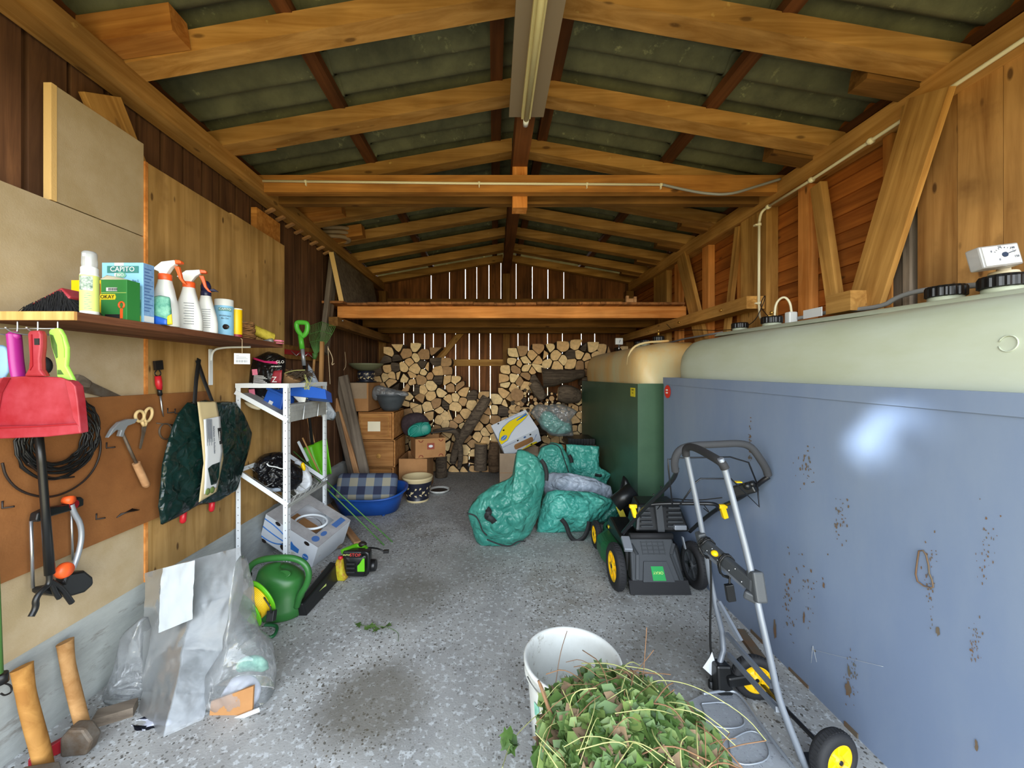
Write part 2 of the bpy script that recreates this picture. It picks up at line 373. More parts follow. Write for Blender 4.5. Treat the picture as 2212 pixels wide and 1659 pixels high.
def floorm():
    m, n, l, b = new('floor_concrete')
    tc = n.new('ShaderNodeTexCoord')
    def noi(s, d=6, r=.6):
        q = n.new('ShaderNodeTexNoise'); q.inputs['Scale'].default_value = s; q.inputs['Detail'].default_value = d; q.inputs['Roughness'].default_value = r; l(tc.outputs['Object'], q.inputs['Vector']); return q
    def rng(src, a, b_, c=0, d=1):
        q = n.new('ShaderNodeMapRange'); q.inputs[1].default_value = a; q.inputs[2].default_value = b_; q.inputs[3].default_value = c; q.inputs[4].default_value = d; l(src, q.inputs[0]); return q.outputs[0]
    def mixc(a, b_, f):
        q = n.new('ShaderNodeMix'); q.data_type = 'RGBA'
        for i, x in ((6, a), (7, b_)):
            if isinstance(x, tuple): q.inputs[i].default_value = x
            else: l(x, q.inputs[i])
        l(f, q.inputs[0]); return q.outputs[2]
    base = mixc(C('949492'), C('acaca9'), rng(noi(3).outputs[0], .35, .65))
    base = mixc(base, C('7b7568'), rng(noi(.9, 5, .7).outputs[0], .56, .70, 0, .75))
    base = mixc(base, C('c9cdce'), rng(noi(38, 2).outputs[0], .56, .64, 0, .7))
    # exposed stones: two sizes of cells
    for s, lo, th, c1 in ((52, .10, .44, '3c3c3a'), (88, .12, .40, '55534d')):
        wv = n.new('ShaderNodeVectorMath'); wv.operation = 'MULTIPLY_ADD'; wv.inputs[1].default_value = (.006,) * 3
        nn = noi(40, 2); l(nn.outputs['Color'], wv.inputs[0]); l(tc.outputs['Object'], wv.inputs[2])
        vo = n.new('ShaderNodeTexVoronoi'); vo.inputs['Scale'].default_value = s; l(wv.outputs[0], vo.inputs['Vector'])
        sep = n.new('ShaderNodeSeparateColor'); l(vo.outputs['Color'], sep.inputs[0])
        pick = rng(sep.outputs[0], th + .0, th + .02, 1, 0)
        size = n.new('ShaderNodeMath'); size.operation = 'MULTIPLY'; l(sep.outputs[1], size.inputs[0]); size.inputs[1].default_value = .30
        sz = n.new('ShaderNodeMath'); sz.operation = 'ADD'; l(size.outputs[0], sz.inputs[0]); sz.inputs[1].default_value = lo
        cmp_ = n.new('ShaderNodeMath'); cmp_.operation = 'LESS_THAN'; l(vo.outputs['Distance'], cmp_.inputs[0]); l(sz.outputs[0], cmp_.inputs[1])
        mu = n.new('ShaderNodeMath'); mu.operation = 'MULTIPLY'; l(pick, mu.inputs[0]); l(cmp_.outputs[0], mu.inputs[1])
        patch = n.new('ShaderNodeMath'); patch.operation = 'MULTIPLY'; l(mu.outputs[0], patch.inputs[0]); l(rng(noi(1.3, 4).outputs[0], .38, .52, .35, .95), patch.inputs[1])
        cc = mixc(C(c1), C('6e6558'), sep.outputs[2])
        base = mixc(base, cc, patch.outputs[0])
    # oil stain and damp patches with a shape of their own
    for (x, y, r, amt) in ((-.55, 1.72, .26, .62), (-.62, 2.55, .32, .45), (-.35, 3.0, .5, .3), (.0, 5.8, .9, .4), (1.0, 2.0, .35, .4)):
        dv = n.new('ShaderNodeVectorMath'); dv.operation = 'DISTANCE'; l(tc.outputs['Object'], dv.inputs[0]); dv.inputs[1].default_value = (x - .25, y - 3.2, .1)
        ns = noi(7, 5); ad = n.new('ShaderNodeMath'); ad.operation = 'MULTIPLY_ADD'; l(ns.outputs[0], ad.inputs[0]); ad.inputs[1].default_value = .5 * r; l(dv.outputs[1 if 'Value' not in dv.outputs else 'Value'], ad.inputs[2])
        base = mixc(base, C('57503f'), rng(ad.outputs[0], r * .85, r * 1.4, amt, 0))
    l(base, b.inputs['Base Color']); b.inputs['Roughness'].default_value = .8; b.inputs['Specular IOR Level'].default_value = .35
    bp = n.new('ShaderNodeBump'); bp.inputs['Strength'].default_value = .35; bp.inputs['Distance'].default_value = .004; l(noi(110, 4).outputs[0], bp.inputs['Height']); l(bp.outputs[0], b.inputs['Normal'])
floorm()
mat('plinth', '8f9391', .88, var='a9adaa', vs_=5, bump=.5, bs=40, dirt=('74706a', 3.5, .60), stretch=(1, .5, 1.6))
mat('steel_blue', '71809a', .42, var='7d8a9e', vs_=1.6, stretch=(1, 1.4, .5), dirt=('6b5a44', 6.5, .705), spec=.5, bump=.05, bs=20)
mat('steel_green', '46634c', .4, var='3b5743', vs_=2, spec=.5, dirt=('6f8a72', 60, .72))
mat('tank_plastic', 'b9c1b3', .45, var='a9af94', vs_=1.3, stretch=(1, .5, 1.5), sss=.0)
mat('tank_old', 'cdc59c', .45, var='dca148', vs_=1.15, stretch=(1, 1.2, .35), dirt=('9c9c86', 1.2, .58))
mat('black_plastic', '161718', .35, bump=.05, bs=80); mat('black_matte', '1c1c1d', .7); mat('black_rubber', '232325', .75, bump=.2, bs=200)
mat('grey_plastic', '3d4043', .5, bump=.15, bs=300); mat('dark_tube', '18191c', .3, spec=.6); mat('foam_grip', '3a3b3e', .8)
mat('alu', 'a4aab2', .38, metal=.5, bump=.05); mat('grey_tube', '7d838c', .38, metal=.35); mat('steel', 'b8bcc0', .3, metal=.9); mat('rust_steel', '6b635a', .6, metal=.4, var='5a4a3a', vs_=20)
mat('white_paint', 'dfe5ea', .4, dirt=('b9b9b4', 30, .66)); mat('white_plastic', 'e2e6e6', .35); mat('white_dirty', 'd6d8d4', .5, dirt=('9a968a', 14, .57), vs_=3, var='c4c5bf')
mat('tube_white', 'e6dfc0', .4); mat('lamp_case', 'd9cf9a', .45); mat('lamp_board', '8a7a66', .75); mat('conduit_grey', '8d8f90', .5)
mat('red_plastic', '8e1822', .5, var='a03a46', vs_=7, bump=.05); mat('red_dark', '8e1420', .45); mat('magenta', '9b1f7a', .4); mat('lime', '9fd857', .4, spec=.4)
mat('pale_blue', '8fb4d8', .5); mat('green_lime', '62b51e', .4); mat('green_can', '306b30', .35, var='2a5f2c', vs_=3); mat('green_handle', '52b437', .4)
mat('green_dark', '0f2a26', .26, var='0b1f1d', vs_=4, bump=.1, bs=50, crease=8); mat('green_tarp', '388f82', .36, var='58ad9c', vs_=3, bump=.15, bs=60, crease=11)
mat('green_tarp_dark', '2b7064', .34, var='438a7b', vs_=3.5, bump=.15, bs=60, crease=9); mat('grey_tarp', 'a6b0bd', .4, bump=.15, bs=60, var='98a3b2', vs_=4, crease=10)
mat('yellow', 'f2c80c', .4); mat('yellow_dull', 'c9b92a', .5); mat('orange', 'f0602a', .4); mat('blue_bin', '2358b8', .4); mat('blue_tub', '1b4fa0', .38, var='17448c', vs_=4)
mat('navy', '22264a', .3); mat('box_blue', '8cc6ea', .5); mat('box_side', '7ea3cf', .55, var='6a8fbe', vs_=60); mat('teal_box', '2f8070', .5, var='8fc8b0', vs_=18)
mat('box_green', '2f7d3c', .5); mat('cream', 'e6dcc0', .6); mat('paper', 'd3d6d9', .7); mat('text_dark', '2a3a55', .6); mat('text_teal', '3b7f7c', .5); mat('text_black', '1a1a1a', .6); mat('text_white', 'f4f4f2', .6)
mat('text_red', 'c93a34', .6); mat('label_lime', 'cfe07c', .5); mat('leaf_print', '4f6b5c', .6, var='c5d2c8', vs_=70); mat('pink', 'e57f9e', .5); mat('hot_pink', 'd8307c', .5)
mat('straw', 'a8794a', .85, var='5a3a20', vs_=40, stretch=(1, 1, 5), bump=.5, bs=60); mat('yellow_fabric', 'd2c14a', .7, var='b09c2e', vs_=30)
mat('cardboard', 'ad7d4e', .8, var='9a6c40', vs_=4, bump=.05); mat('cardboard_grey', 'a18b72', .8, var='8f7a62', vs_=4); mat('card_white', 'd6dbe2', .6, dirt=('b9b6ae', 5, .62)); mat('card_dirty', 'a3a1a2', .8, var='8c8a8a', vs_=8)
mat('print_blue', '2f73c0', .55); mat('print_yellow', 'f4d81e', .5); mat('print_navy', '4467a0', .6); mat('bristle', '17171a', .9, bump=.8, bs=120)
mat('scissor_cream', 'dcc08a', .5); mat('cable_brown', '241a15', .5); mat('cable_black', '131313', .45); mat('cord_yellow', 'e8bf22', .45); mat('twine', 'cbb592', .8)
mat('ceramic_navy', '20222e', .35); mat('ceramic_cream', 'c9b78c', .5); mat('terracotta', '8a3f2c', .7); mat('saucer_green', '6b6d52', .6, bump=.1); mat('pot_dark', '3d4348', .5, var='4a5055', vs_=6)
mat('foliage', '526c35', .5, var='35501f', vs_=9); mat('foliage_light', '75894a', .5, var='5a7036', vs_=9); mat('foliage_dry', '8a7458', .8, var='6b5540', vs_=9); mat('stem_green', 'a3a468', .6); mat('stem_brown', '7a5a3e', .8)
mat('bag_green', '2f6a36', .5, bump=.2, bs=30); mat('teal_tool', '1f7f70', .45); mat('mesh_dark', '3c2f33', .8, var='2c2226', vs_=40); mat('floral', 'b0603c', .7, var='3a2a2e', vs_=60)
mat('mower_green', '1f5a35', .4); mat('sticker_red', 'd8301e', .5); mat('sticker_yellow', 'e2cf2a', .5); mat('hub_yellow', 'f4c415', .35); mat('orange_saw', 'b9b21e', .6, var='a0682a', vs_=30)
mat('soil', '3a2f24', .95); mat('brass', 'b89048', .35, metal=.8); mat('rust', '6e5138', .9, var='5f5a4e', vs_=9); mat('rack_dirty', 'a7a9a6', .6, var='8f908c', vs_=8); mat('rake_green', '4c7a3a', .6)
mat('okay_green', '1d9a4a', .4); mat('trash_black', '101014', .28, bump=.1, bs=50, crease=13); mat('cloth_white', 'c9cddd', .8, bump=.2); mat('red_handle', 'c0202c', .35); mat('dust_tan', '8f6e48', .8)
def plaid():
    m, n, l, b = new('plaid')
    tc = n.new('ShaderNodeTexCoord'); sp_ = n.new('ShaderNodeSeparateXYZ'); l(tc.outputs['Object'], sp_.inputs[0]); outs = []
    for ax, k in ((0, 5.6), (2, 5.6)):
        mu = n.new('ShaderNodeMath'); mu.operation = 'MULTIPLY'; mu.inputs[1].default_value = k; l(sp_.outputs[ax], mu.inputs[0])
        fr = n.new('ShaderNodeMath'); fr.operation = 'FRACT'; l(mu.outputs[0], fr.inputs[0]); gt = n.new('ShaderNodeMath'); gt.operation = 'GREATER_THAN'; gt.inputs[1].default_value = .5; l(fr.outputs[0], gt.inputs[0]); outs.append(gt.outputs[0])
    a = n.new('ShaderNodeMath'); a.operation = 'ADD'; l(outs[0], a.inputs[0]); l(outs[1], a.inputs[1])
    rp = n.new('ShaderNodeValToRGB'); rp.color_ramp.interpolation = 'CONSTANT'; e = rp.color_ramp.elements; e[0].color = C('8f8a78'); e[1].position = .66; e[1].color = C('262c44'); q = e.new(.33); q.color = C('566070')
    dv = n.new('ShaderNodeMath'); dv.operation = 'MULTIPLY'; dv.inputs[1].default_value = .5; l(a.outputs[0], dv.inputs[0]); l(dv.outputs[0], rp.inputs[0]); l(rp.outputs[0], b.inputs['Base Color']); b.inputs['Roughness'].default_value = .9
plaid()
def film(name, tint, a=.35, rough=.12, w=.5, f=26):
    """thin plastic film: clear where it lies smooth, milky in the creases, with glossy highlights"""
    m, n, l, b = new(name)
    n.remove(b); out = n['Material Output']
    tr = n.new('ShaderNodeBsdfTransparent'); gl = n.new('ShaderNodeBsdfGlossy'); gl.inputs['Roughness'].default_value = rough
    df = n.new('ShaderNodeBsdfDiffuse'); df.inputs[0].default_value = C(tint); tl = n.new('ShaderNodeBsdfTranslucent'); tl.inputs[0].default_value = C(tint)
    tc = n.new('ShaderNodeTexCoord'); no = n.new('ShaderNodeTexNoise'); no.inputs['Scale'].default_value = f; no.inputs['Detail'].default_value = 4; no.inputs['Distortion'].default_value = 1.2; l(tc.outputs['Object'], no.inputs['Vector'])
    bp = n.new('ShaderNodeBump'); bp.inputs['Strength'].default_value = .25; bp.inputs['Distance'].default_value = .01; l(no.outputs[0], bp.inputs['Height'])
    for q in (gl, df): l(bp.outputs[0], q.inputs['Normal'])
    m1 = n.new('ShaderNodeMixShader'); m1.inputs[0].default_value = .45; l(df.outputs[0], m1.inputs[1]); l(tl.outputs[0], m1.inputs[2])
    mr_ = n.new('ShaderNodeMapRange'); mr_.inputs[1].default_value = .35; mr_.inputs[2].default_value = .7; mr_.inputs[3].default_value = a * .85; mr_.inputs[4].default_value = min(1, a * 1.2); l(no.outputs[0], mr_.inputs[0])
    m2 = n.new('ShaderNodeMixShader'); l(mr_.outputs[0], m2.inputs[0]); l(tr.outputs[0], m2.inputs[1]); l(m1.outputs[0], m2.inputs[2])
    fr = n.new('ShaderNodeFresnel'); fr.inputs[0].default_value = 1.45; l(bp.outputs[0], fr.inputs['Normal'])
    fm = n.new('ShaderNodeMath'); fm.operation = 'MULTIPLY_ADD'; fm.inputs[1].default_value = .7; fm.inputs[2].default_value = .03; l(fr.outputs[0], fm.inputs[0])
    m3 = n.new('ShaderNodeMixShader'); l(fm.outputs[0], m3.inputs[0]); l(m2.outputs[0], m3.inputs[1]); l(gl.outputs[0], m3.inputs[2]); l(m3.outputs[0], out.inputs[0])
film('clear_film', 'dfe4e8', .26, f=12); film('milky_film', 'adb3b9', .55, .32, f=9); mat('dull_paper', 'adb3b6', .8, bump=.3, bs=25); film('dark_film', 'c4c8ca', .22, .1); film('cap_clear', 'eef2f6', .55, .15, f=4)
def meshm():
    m, n, l, b = new('wire_mesh'); n.remove(b); out = n['Material Output']
    tc = n.new('ShaderNodeTexCoord'); sp_ = n.new('ShaderNodeSeparateXYZ'); l(tc.outputs['Object'], sp_.inputs[0]); o_ = []
    for ax in (0, 1):
        mu = n.new('ShaderNodeMath'); mu.operation = 'MULTIPLY'; mu.inputs[1].default_value = 210; l(sp_.outputs[ax], mu.inputs[0])
        fr = n.new('ShaderNodeMath'); fr.operation = 'FRACT'; l(mu.outputs[0], fr.inputs[0]); gt = n.new('ShaderNodeMath'); gt.operation = 'GREATER_THAN'; gt.inputs[1].default_value = .6; l(fr.outputs[0], gt.inputs[0]); o_.append(gt.outputs[0])
    a = n.new('ShaderNodeMath'); a.operation = 'MAXIMUM'; l(o_[0], a.inputs[0]); l(o_[1], a.inputs[1])
    tr = n.new('ShaderNodeBsdfTransparent'); df = n.new('ShaderNodeBsdfDiffuse'); df.inputs[0].default_value = C('a5a9af'); mi = n.new('ShaderNodeMixShader'); l(a.outputs[0], mi.inputs[0]); l(tr.outputs[0], mi.inputs[1]); l(df.outputs[0], mi.inputs[2]); l(mi.outputs[0], out.inputs[0])
meshm()
# ---------------------------------------------------------------- the shed itself
XL, XR, XC, YB = -1.96, 2.37, .215, 6.5
RS = .177                                   # roof slope
def zr(x):                                  # underside of the rafters
    return 3.045 + RS * (x + 1.82) if x < XC else 3.045 + RS * (2.25 - x)
b = MB(); b.box((-2.15, -.3, -.1), (2.65, 6.8, 0)); b.done('floor', 'floor_concrete', kind='structure')
# left wall: boards on boards over a concrete plinth
b = MB(); y = .05; rr = random.Random(3)
while y < YB:
    wd = rr.uniform(.125, .15); b.tint = rr.random(); b.box((XL - .022, y, .36), (XL, min(y + wd, YB), 3.06)); y += wd + rr.uniform(.018, .028)
y = .0
while y < YB:
    b.tint = rr.random(); b.box((XL - .046, y, .3), (XL - .024, min(y + .24, YB + .02), 3.34)); y += .241
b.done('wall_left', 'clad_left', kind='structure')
b = MB(); b.grid([[V((-1.88 + .006 * noise.noise(V((0, y_ * 3, z_ * 4))), y_, z_)) for z_ in [i * .03 for i in range(14)] + [.395, .396]] + [V((-2.02, y_, .396))] for y_ in [i * .1 - .1 for i in range(67)]])
b.done('trim_1', 'plinth', kind='structure', solid=.0)
# right wall: lapped horizontal boards
b = MB(); z = .0; rr = random.Random(5)
while z < 3.0:
    b.tint = rr.random(); hh = .118
    b.hexa([V((XR, .0, z)), V((XR, YB, z)), V((XR + .03, YB, z)), V((XR + .03, .0, z)), V((XR + .018, .0, z + hh)), V((XR + .018, YB, z + hh)), V((XR + .03, YB, z + hh)), V((XR + .03, .0, z + hh))])
    z += hh
b.tint = .3; b.box((XR + .03, 0, 2.95), (XR + .06, YB, 3.36))
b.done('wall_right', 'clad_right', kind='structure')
# near vertical boards on the right wall
b = MB(); y = 2.10; rr = random.Random(8)
while y > .0:
    wd = rr.uniform(.16, .24); b.tint = rr.random(); b.box((2.315, y - wd, 1.0), (2.34, y, 2.915)); y -= wd + .003
tag(b.done('wall_boards', 'clad_near'), 'panel of wide knotty vertical boards on the right wall behind the nearest tank caps', 'panel')
# back wall: upright boards with daylight between them
b = MB(); rr = random.Random(4)
gl = [792, 812, 834, 853, 872, 893, 917, 936, 961, 984, 1013.5, 1035.5, 1059, 1087, 1119, 1142, 1162, 1183, 1215, 1235, 1256, 1285, 1307, 1330, 1352, 1375]
gu = [792, 815, 838, 860, 884, 908, 931, 950, 971, 1005, 1030, 1056, 1082, 1115, 1150, 1184, 1218, 1245, 1270, 1297, 1322, 1350, 1375]
def bx(u): return (u - CX) * YB / F
def backboards(g, z0, z1f, wmin, wmax, skip=()):
    for i in range(len(g) - 1):
        g0, g1 = bx(g[i]), bx(g[i + 1]); a = rr.uniform(wmin, wmax) / 2; c = rr.uniform(wmin, wmax) / 2
        if g[i] in skip: a = 0
        if g[i + 1] in skip: c = 0
        b.tint = rr.random(); x0, x1 = g0 + a, g1 - c
        b.hexa([V((x0, YB, z0)), V((x1, YB, z0)), V((x1, YB + .022, z0)), V((x0, YB + .022, z0)), V((x0, YB, z1f(x0))), V((x1, YB, z1f(x1))), V((x1, YB + .022, z1f(x1))), V((x0, YB + .022, z1f(x0)))])
backboards(gl, 0, lambda x: 2.80, .006, .013, (1162, 1087, 1235, 834, 812, 853, 1307, 1330, 1352))
backboards(gu, 2.80, lambda x: zr(x) + .11, .004, .013, (815, 838, 860, 884, 908, 950, 1245, 1270, 1297, 1322, 1350))
b.done('wall_back', 'clad_back', kind='structure')
# unseen gable boards over the open doorway, added to cut high sky light
b = MB(); rr = random.Random(6); x = -2.0
while x < 2.4:
    b.tint = rr.random(); x1 = min(x + .16, 2.42); b.hexa([V((x, -.02, 2.82)), V((x1, -.02, 2.82)), V((x1, .0, 2.82)), V((x, .0, 2.82)), V((x, -.02, zr(x) + .12)), V((x1, -.02, zr(x1) + .12)), V((x1, .0, zr(x1) + .12)), V((x, .0, zr(x) + .12))]); x += .163
b.done('wall_front', 'clad_back', kind='structure')
# roof of corrugated sheets
b = MB(); b.sm = True
for s in (-1, 1):
    n_ = 39 * 10
    for (x0, x1, dz) in ((0, 1.27, .012), (1.2, 2.62, 0)):
        for off, fl in ((0, 0), (.008, 1)):
            rows = []
            for i in range(n_ + 1):
                y = -.15 + 6.95 * i / n_; wv = .029 * math.cos(2 * math.pi * y / .177 + .8)
                rows.append([V((XC + s * x, y, zr(XC) - RS * x + .11 + .055 + .026 + wv + dz + off)) for x in (x0, (x0 + x1) / 2, x1)])
            b.grid(rows)
b.done('ceiling', 'roof_cement', kind='structure')
# wall plates
beam_obj('wall_plate', (-1.88, .1, 2.99), (-1.88, 6.42, 2.99), .12, .12, 'beam_wood', label='long timber wall plate running under the eaves of the left wall', cat='beam')
beam_obj('wall_plate', (2.31, .1, 2.977), (2.31, 6.42, 2.977), .12, .137, 'beam_wood', label='long timber wall plate under the right eaves with a white conduit clipped along it', cat='beam')
beam_obj('ridge_purlin', (XC, .1, 3.297), (XC, 6.48, 3.297), .12, .194, 'ridge_wood', label='dark ridge purlin running the length of the shed under the roof peak', cat='beam')
ordw = ['first', 'second', 'third', 'fourth', 'fifth', 'sixth', 'seventh', 'eighth']
ry = [1.32, 1.96, 2.64, 3.30, 3.96, 4.56, 5.22, 5.85, 6.40]
for i, y in enumerate(ry):
    for s, nm in ((-1, 'left'), (1, 'right')):
        xo = -2.1 if s < 0 else 2.5; xi = XC + s * .06; wd = .12 if i < 8 else .1
        b = MB(); b.hexa([V((xo, -wd / 2, zr(xo))), V((xi, -wd / 2, zr(xi))), V((xi, wd / 2, zr(xi))), V((xo, wd / 2, zr(xo))),
                V((xo, -wd / 2, zr(xo) + .11)), V((xi, -wd / 2, zr(xi) + .11)), V((xi, wd / 2, zr(xi) + .11)), V((xo, wd / 2, zr(xo) + .11))])
        b.bm.transform(Matrix.Translation((-xi, 0, -zr(xi))))
        o = b.done('rafter', 'beam_wood', local=True, M=Matrix.Translation((xi, y, zr(xi))))
        where = ['overhead nearest the doorway', 'first in view from the doorway', 'second in view from the doorway', 'just before the tie beams', 'hidden behind the tie beams', 'first seen behind the tie beams', 'second seen behind the tie beams', 'third seen behind the tie beams', 'last, against the back gable'][i]
        tag(o, f'golden brown roof beam on the {nm} slope, {where}', 'rafter', f'rafters of the {nm} roof slope')
for x, nm in ((-1.035, 'left batten'), (.02, 'batten just left of the ridge'), (.41, 'batten just right of the ridge'), (1.465, 'right batten'), (-1.98, 'batten over the left eaves'), (2.40, 'batten over the right eaves')):
    z = zr(x) + .11 + .0275
    beam_obj('roof_batten', (x, 0, z), (x, 6.5, z), .08, .055, 'batten_wood', label=f'dark roof batten under the corrugated sheets, {nm}', cat='batten', group='roof battens')
# short beam ends on the eaves
for i, y in enumerate(ry[1:8]):
    k = i + 1
    if i in (0, 3, 4): p0, p1, hh = (-2.1, y - .12, 3.085), (-1.50 - .05 * (i == 0) * 0, y - .12, 3.17), .13
    elif i in (1, 2, 5, 6): p0, p1, hh = (-2.1, y + .1, 3.09), (-1.58, y + .1, 3.17), .06
    beam_obj('eaves_block', p0, p1, .11, hh, 'stud_wood', label=f'pale short timber block on the left eaves beside the {ordw[i]} rafter in view', cat='timber block', group='blocks on the left eaves')
    beam_obj('eaves_block', (1.98, y + .125, 3.13), (2.5, y + .125, 3.04), .11, .12, 'joist_wood', label=f'dark short beam end on the right eaves behind the {ordw[i]} rafter in view', cat='timber block', group='beam ends on the right eaves')  # dark wood puts the rafters' shade into these right-hand ends
# tie beams and king post
beam_obj('tie_beam', (-1.93, 3.085, 3.025), (2.36, 3.085, 3.025), .07, .136, 'tie_wood', label='front horizontal tie beam across the shed, carrying the white conduit', cat='beam')
beam_obj('tie_beam', (-1.93, 3.29, 3.02), (2.36, 3.29, 3.02), .065, .125, 'joist_wood', label='rear horizontal tie beam just behind the conduit beam', cat='beam')
beam_obj('king_post', (XC, 3.185, 2.867), (XC, 3.185, 3.2), .12, .12, 'loft_wood', up=(0, 1, 0), label='short orange post clasped between the tie beams under the ridge', cat='post')
# fluorescent batten on its board
t = T('strip_light', 'unlit yellowed fluorescent strip light on a grey brown board under the ridge', 'lamp', (.21, 1.2, 3.2))
b = MB(); b.box((.10, .9, 3.168), (.322, 2.48, 3.199)); b.done('mounting_board', 'lamp_board', t)
b = MB(); b.box((.175, .95, 3.125), (.235, 2.44, 3.167)); b.done('housing', 'lamp_case', t, bevel=.004)
b = MB(); b.tube([(.205, .95, 3.105), (.205, 2.43, 3.105)], .016, 12); b.done('tube', 'lamp_case', t)
b = MB(); b.tube([(.205, 2.41, 3.105), (.205, 2.46, 3.105)], .018, 12); b.tube([(.205, 2.46, 3.105), (.205, 2.475, 3.105)], .008, 8); b.done('end_cap', 'white_plastic', t)
# conduits
t = T('conduit', 'pale conduit pipe clipped across the front tie beam, its grey cable sagging to the right', 'conduit', (-1.8, 3.03, 3.02))
b = MB(); b.tube([P(562, 391, 3.035), P(1000, 396, 3.035), P(1435, 399, 3.035)], .0095, 10); b.done('pipe', 'tube_white', t)
b = MB(); b.tube(smoothpts([P(1432, 399, 3.035), P(1470, 408, 3.02), P(1520, 418, 2.95), P(1575, 421, 2.9), P(1630, 404, 2.95), P(1685, 387, 3.0)], 2), .010, 8); b.done('flexible_cable', 'conduit_grey', t)
for u in (660, 1035, 1268, 1428):
    b = MB(); p = P(u, 391 + (u - 562) * .0092, 3.035); b.tube([p + V((-.008, 0, 0)), p + V((.008, 0, 0))], .013, 10); b.box(p + V((-.004, 0, -.03)), p + V((.004, .02, 0))); b.done('clip', 'tube_white', t)
t = T('conduit', 'long white conduit running down the right wall plate and dropping beside the wide post', 'conduit', (2.2, 3.0, 2.9))
pts = [W(2212, 85, 2.235), W(1880, 305, 2.235), W(1752, 389, 2.235), W(1660, 446, 2.235)]
pts = [pts[0] + (pts[0] - pts[1]) * 1.2] + pts
pp = smoothpts([W(1660, 446, 2.235), W(1644, 458, 2.22), W(1640, 480, 2.20)], 2)
b = MB(); b.tube(pts, .0105, 10); b.tube(pp, .0105, 10); b.tube([W(1640, 478, 2.20), W(1639, 658, 2.20)], .0105, 10); b.done('pipe', 'tube_white', t)
for u, v in ((1880, 305), (1752, 389), (1659, 447)):
    b = MB(); p = W(u, v, 2.235); b.ball(p, .02, 10); b.tube([p, p + V((.02, 0, .0))], .012, 8); b.done('clip', 'tube_white', t)
for v in (485, 655):
    b = MB(); p = W(1640, v, 2.20); b.tube([p + V((0, 0, -.01)), p + V((0, 0, .01))], .017, 10); b.box(p + V((-.03, 0, -.006)), p + V((.02, .03, .006))); b.done('clip', 'tube_white', t)
# ---------------------------------------------------------------- framing on the right wall
SR = 2.30
def stud(u0, u1, vt, vb, label, X=SR, d=.07, m='stud_wood'):
    a = F * X / (u0 - CX); c = F * X / (u1 - CX); y0, y1 = min(a, c), max(a, c); ym = (y0 + y1) / 2; um = CX + F * X / ym
    zt = min(H - (vt - CY) * ym / F, 2.905); zb = H - (vb - CY) * ym / F
    return beam_obj('wall_stud', (X + d / 2, ym, zb), (X + d / 2, ym, zt), d, y1 - y0, m, up=(0, 1, 0), label=label, cat='stud', group='upright studs of the right wall')
stud(1600, 1655, 440, 800, 'wide upright post on the right wall with the white conduit beside it', X=2.27, d=.10, m='brace_wood')
stud(1592, 1602, 470, 800, 'narrow stud hugging the far side of the wide post on the right wall')
stud(1724, 1747, 390, 800, 'bright upright stud on the right wall, nearer than the wide post', m='loft_wood')
stud(1517, 1530, 500, 800, 'slim bright stud on the right wall above the loft rail', m='loft_wood')
stud(1457, 1466, 540, 800, 'slim far stud on the right wall just beyond the leaning far brace', m='loft_wood')
stud(1907, 1926, 240, 800, 'upright stud half hidden behind the widest slanting brace')
stud(1412, 1440, 560, 800, 'broad far stud above the right end of the loft planks', m='brace_wood')
def brace(p0, p1, w_, d, label, m='brace_wood', X=None, grp=None):
    return beam_obj('wall_brace', p0, p1, d, w_, m, up=(0, 1, 0), label=label, cat='brace')
def wb(u, v, X): return W(u, v, X)
brace(wb(2010, 200, 2.205), wb(1866, 668, 2.265), .20, .035, 'widest slanting brace plank on the right wall, leaning in front of the near boards')
brace(wb(1961, 225, 2.21), wb(1957, 262, 2.21), .045, .02, 'small wooden peg fixed at the top of the widest slanting brace')
brace(wb(1768, 400, 2.27), wb(1806, 665, 2.27), .085, .05, 'slanting brace between the bright stud and the widest brace plank')
brace(wb(1596, 490, 2.28), wb(1570, 720, 2.28), .06, .04, 'thin brace slanting beside the wide post on the right wall')
brace(wb(1474, 555, 2.26), wb(1517, 740, 2.265), .19, .045, 'pale far brace plank slanting across the end of the loft')
b = MB(); b.box(W(1782, 680, 2.14) * 1, W(1782, 680, 2.14) * 1 + V((.12, .30, .0)) + V((0, 0, 0)))
b.bm.free()
beam_obj('wall_block', (2.2, W(1835, 0, 2.14).y, 1.955), (2.2, W(1782, 0, 2.14).y, 1.955), .11, .12, 'brace_wood', label='short pale end block resting beside the tank at the foot of the widest brace', cat='timber block')
beam_obj('old_post', (2.33, 2.145, 1.3), (2.33, 2.145, 2.9), .06, .035, 'grey_wood', up=(0, 1, 0), label='weathered grey upright strip in the gap beside the near boards of the right wall', cat='post')
beam_obj('old_post', (2.335, 2.205, 1.3), (2.335, 2.205, 2.35), .05, .055, 'grey_wood', up=(0, 1, 0), label='second weathered grey board low in the dark gap of the right wall', cat='post')
# ledgers carrying the loft
beam_obj('loft_ledger', (2.18, 3.2, 2.112), (2.18, 6.4, 2.112), .15, .105, 'brace_wood', label='horizontal rail bolted along the right wall, carrying the loft', cat='beam')
for yy in (3.55, 4.35, 5.2):
    b = MB(); b.tube([(2.108, yy, 2.105), (2.09, yy, 2.105)], .014, 6); tag(b.done('bolt', 'brass'), f'brass coloured bolt in the right loft rail, ' + {3.55: 'nearest the wide post', 4.35: 'in the middle under the loft edge', 5.2: 'farthest back above the old tank'}[yy], 'bolt', 'bolts of the right loft rail')
beam_obj('loft_ledger', (-1.75, 4.2, 2.095), (-1.75, 6.4, 2.095), .10, .10, 'joist_wood', label='horizontal rail along the left wall, carrying the loft', cat='beam')
b = MB(); b.tube([(-1.7, 4.32, 2.12), (-1.685, 4.32, 2.12)], .010, 6); tag(b.done('bolt', 'steel'), 'small bolt in the end of the left loft rail', 'bolt')
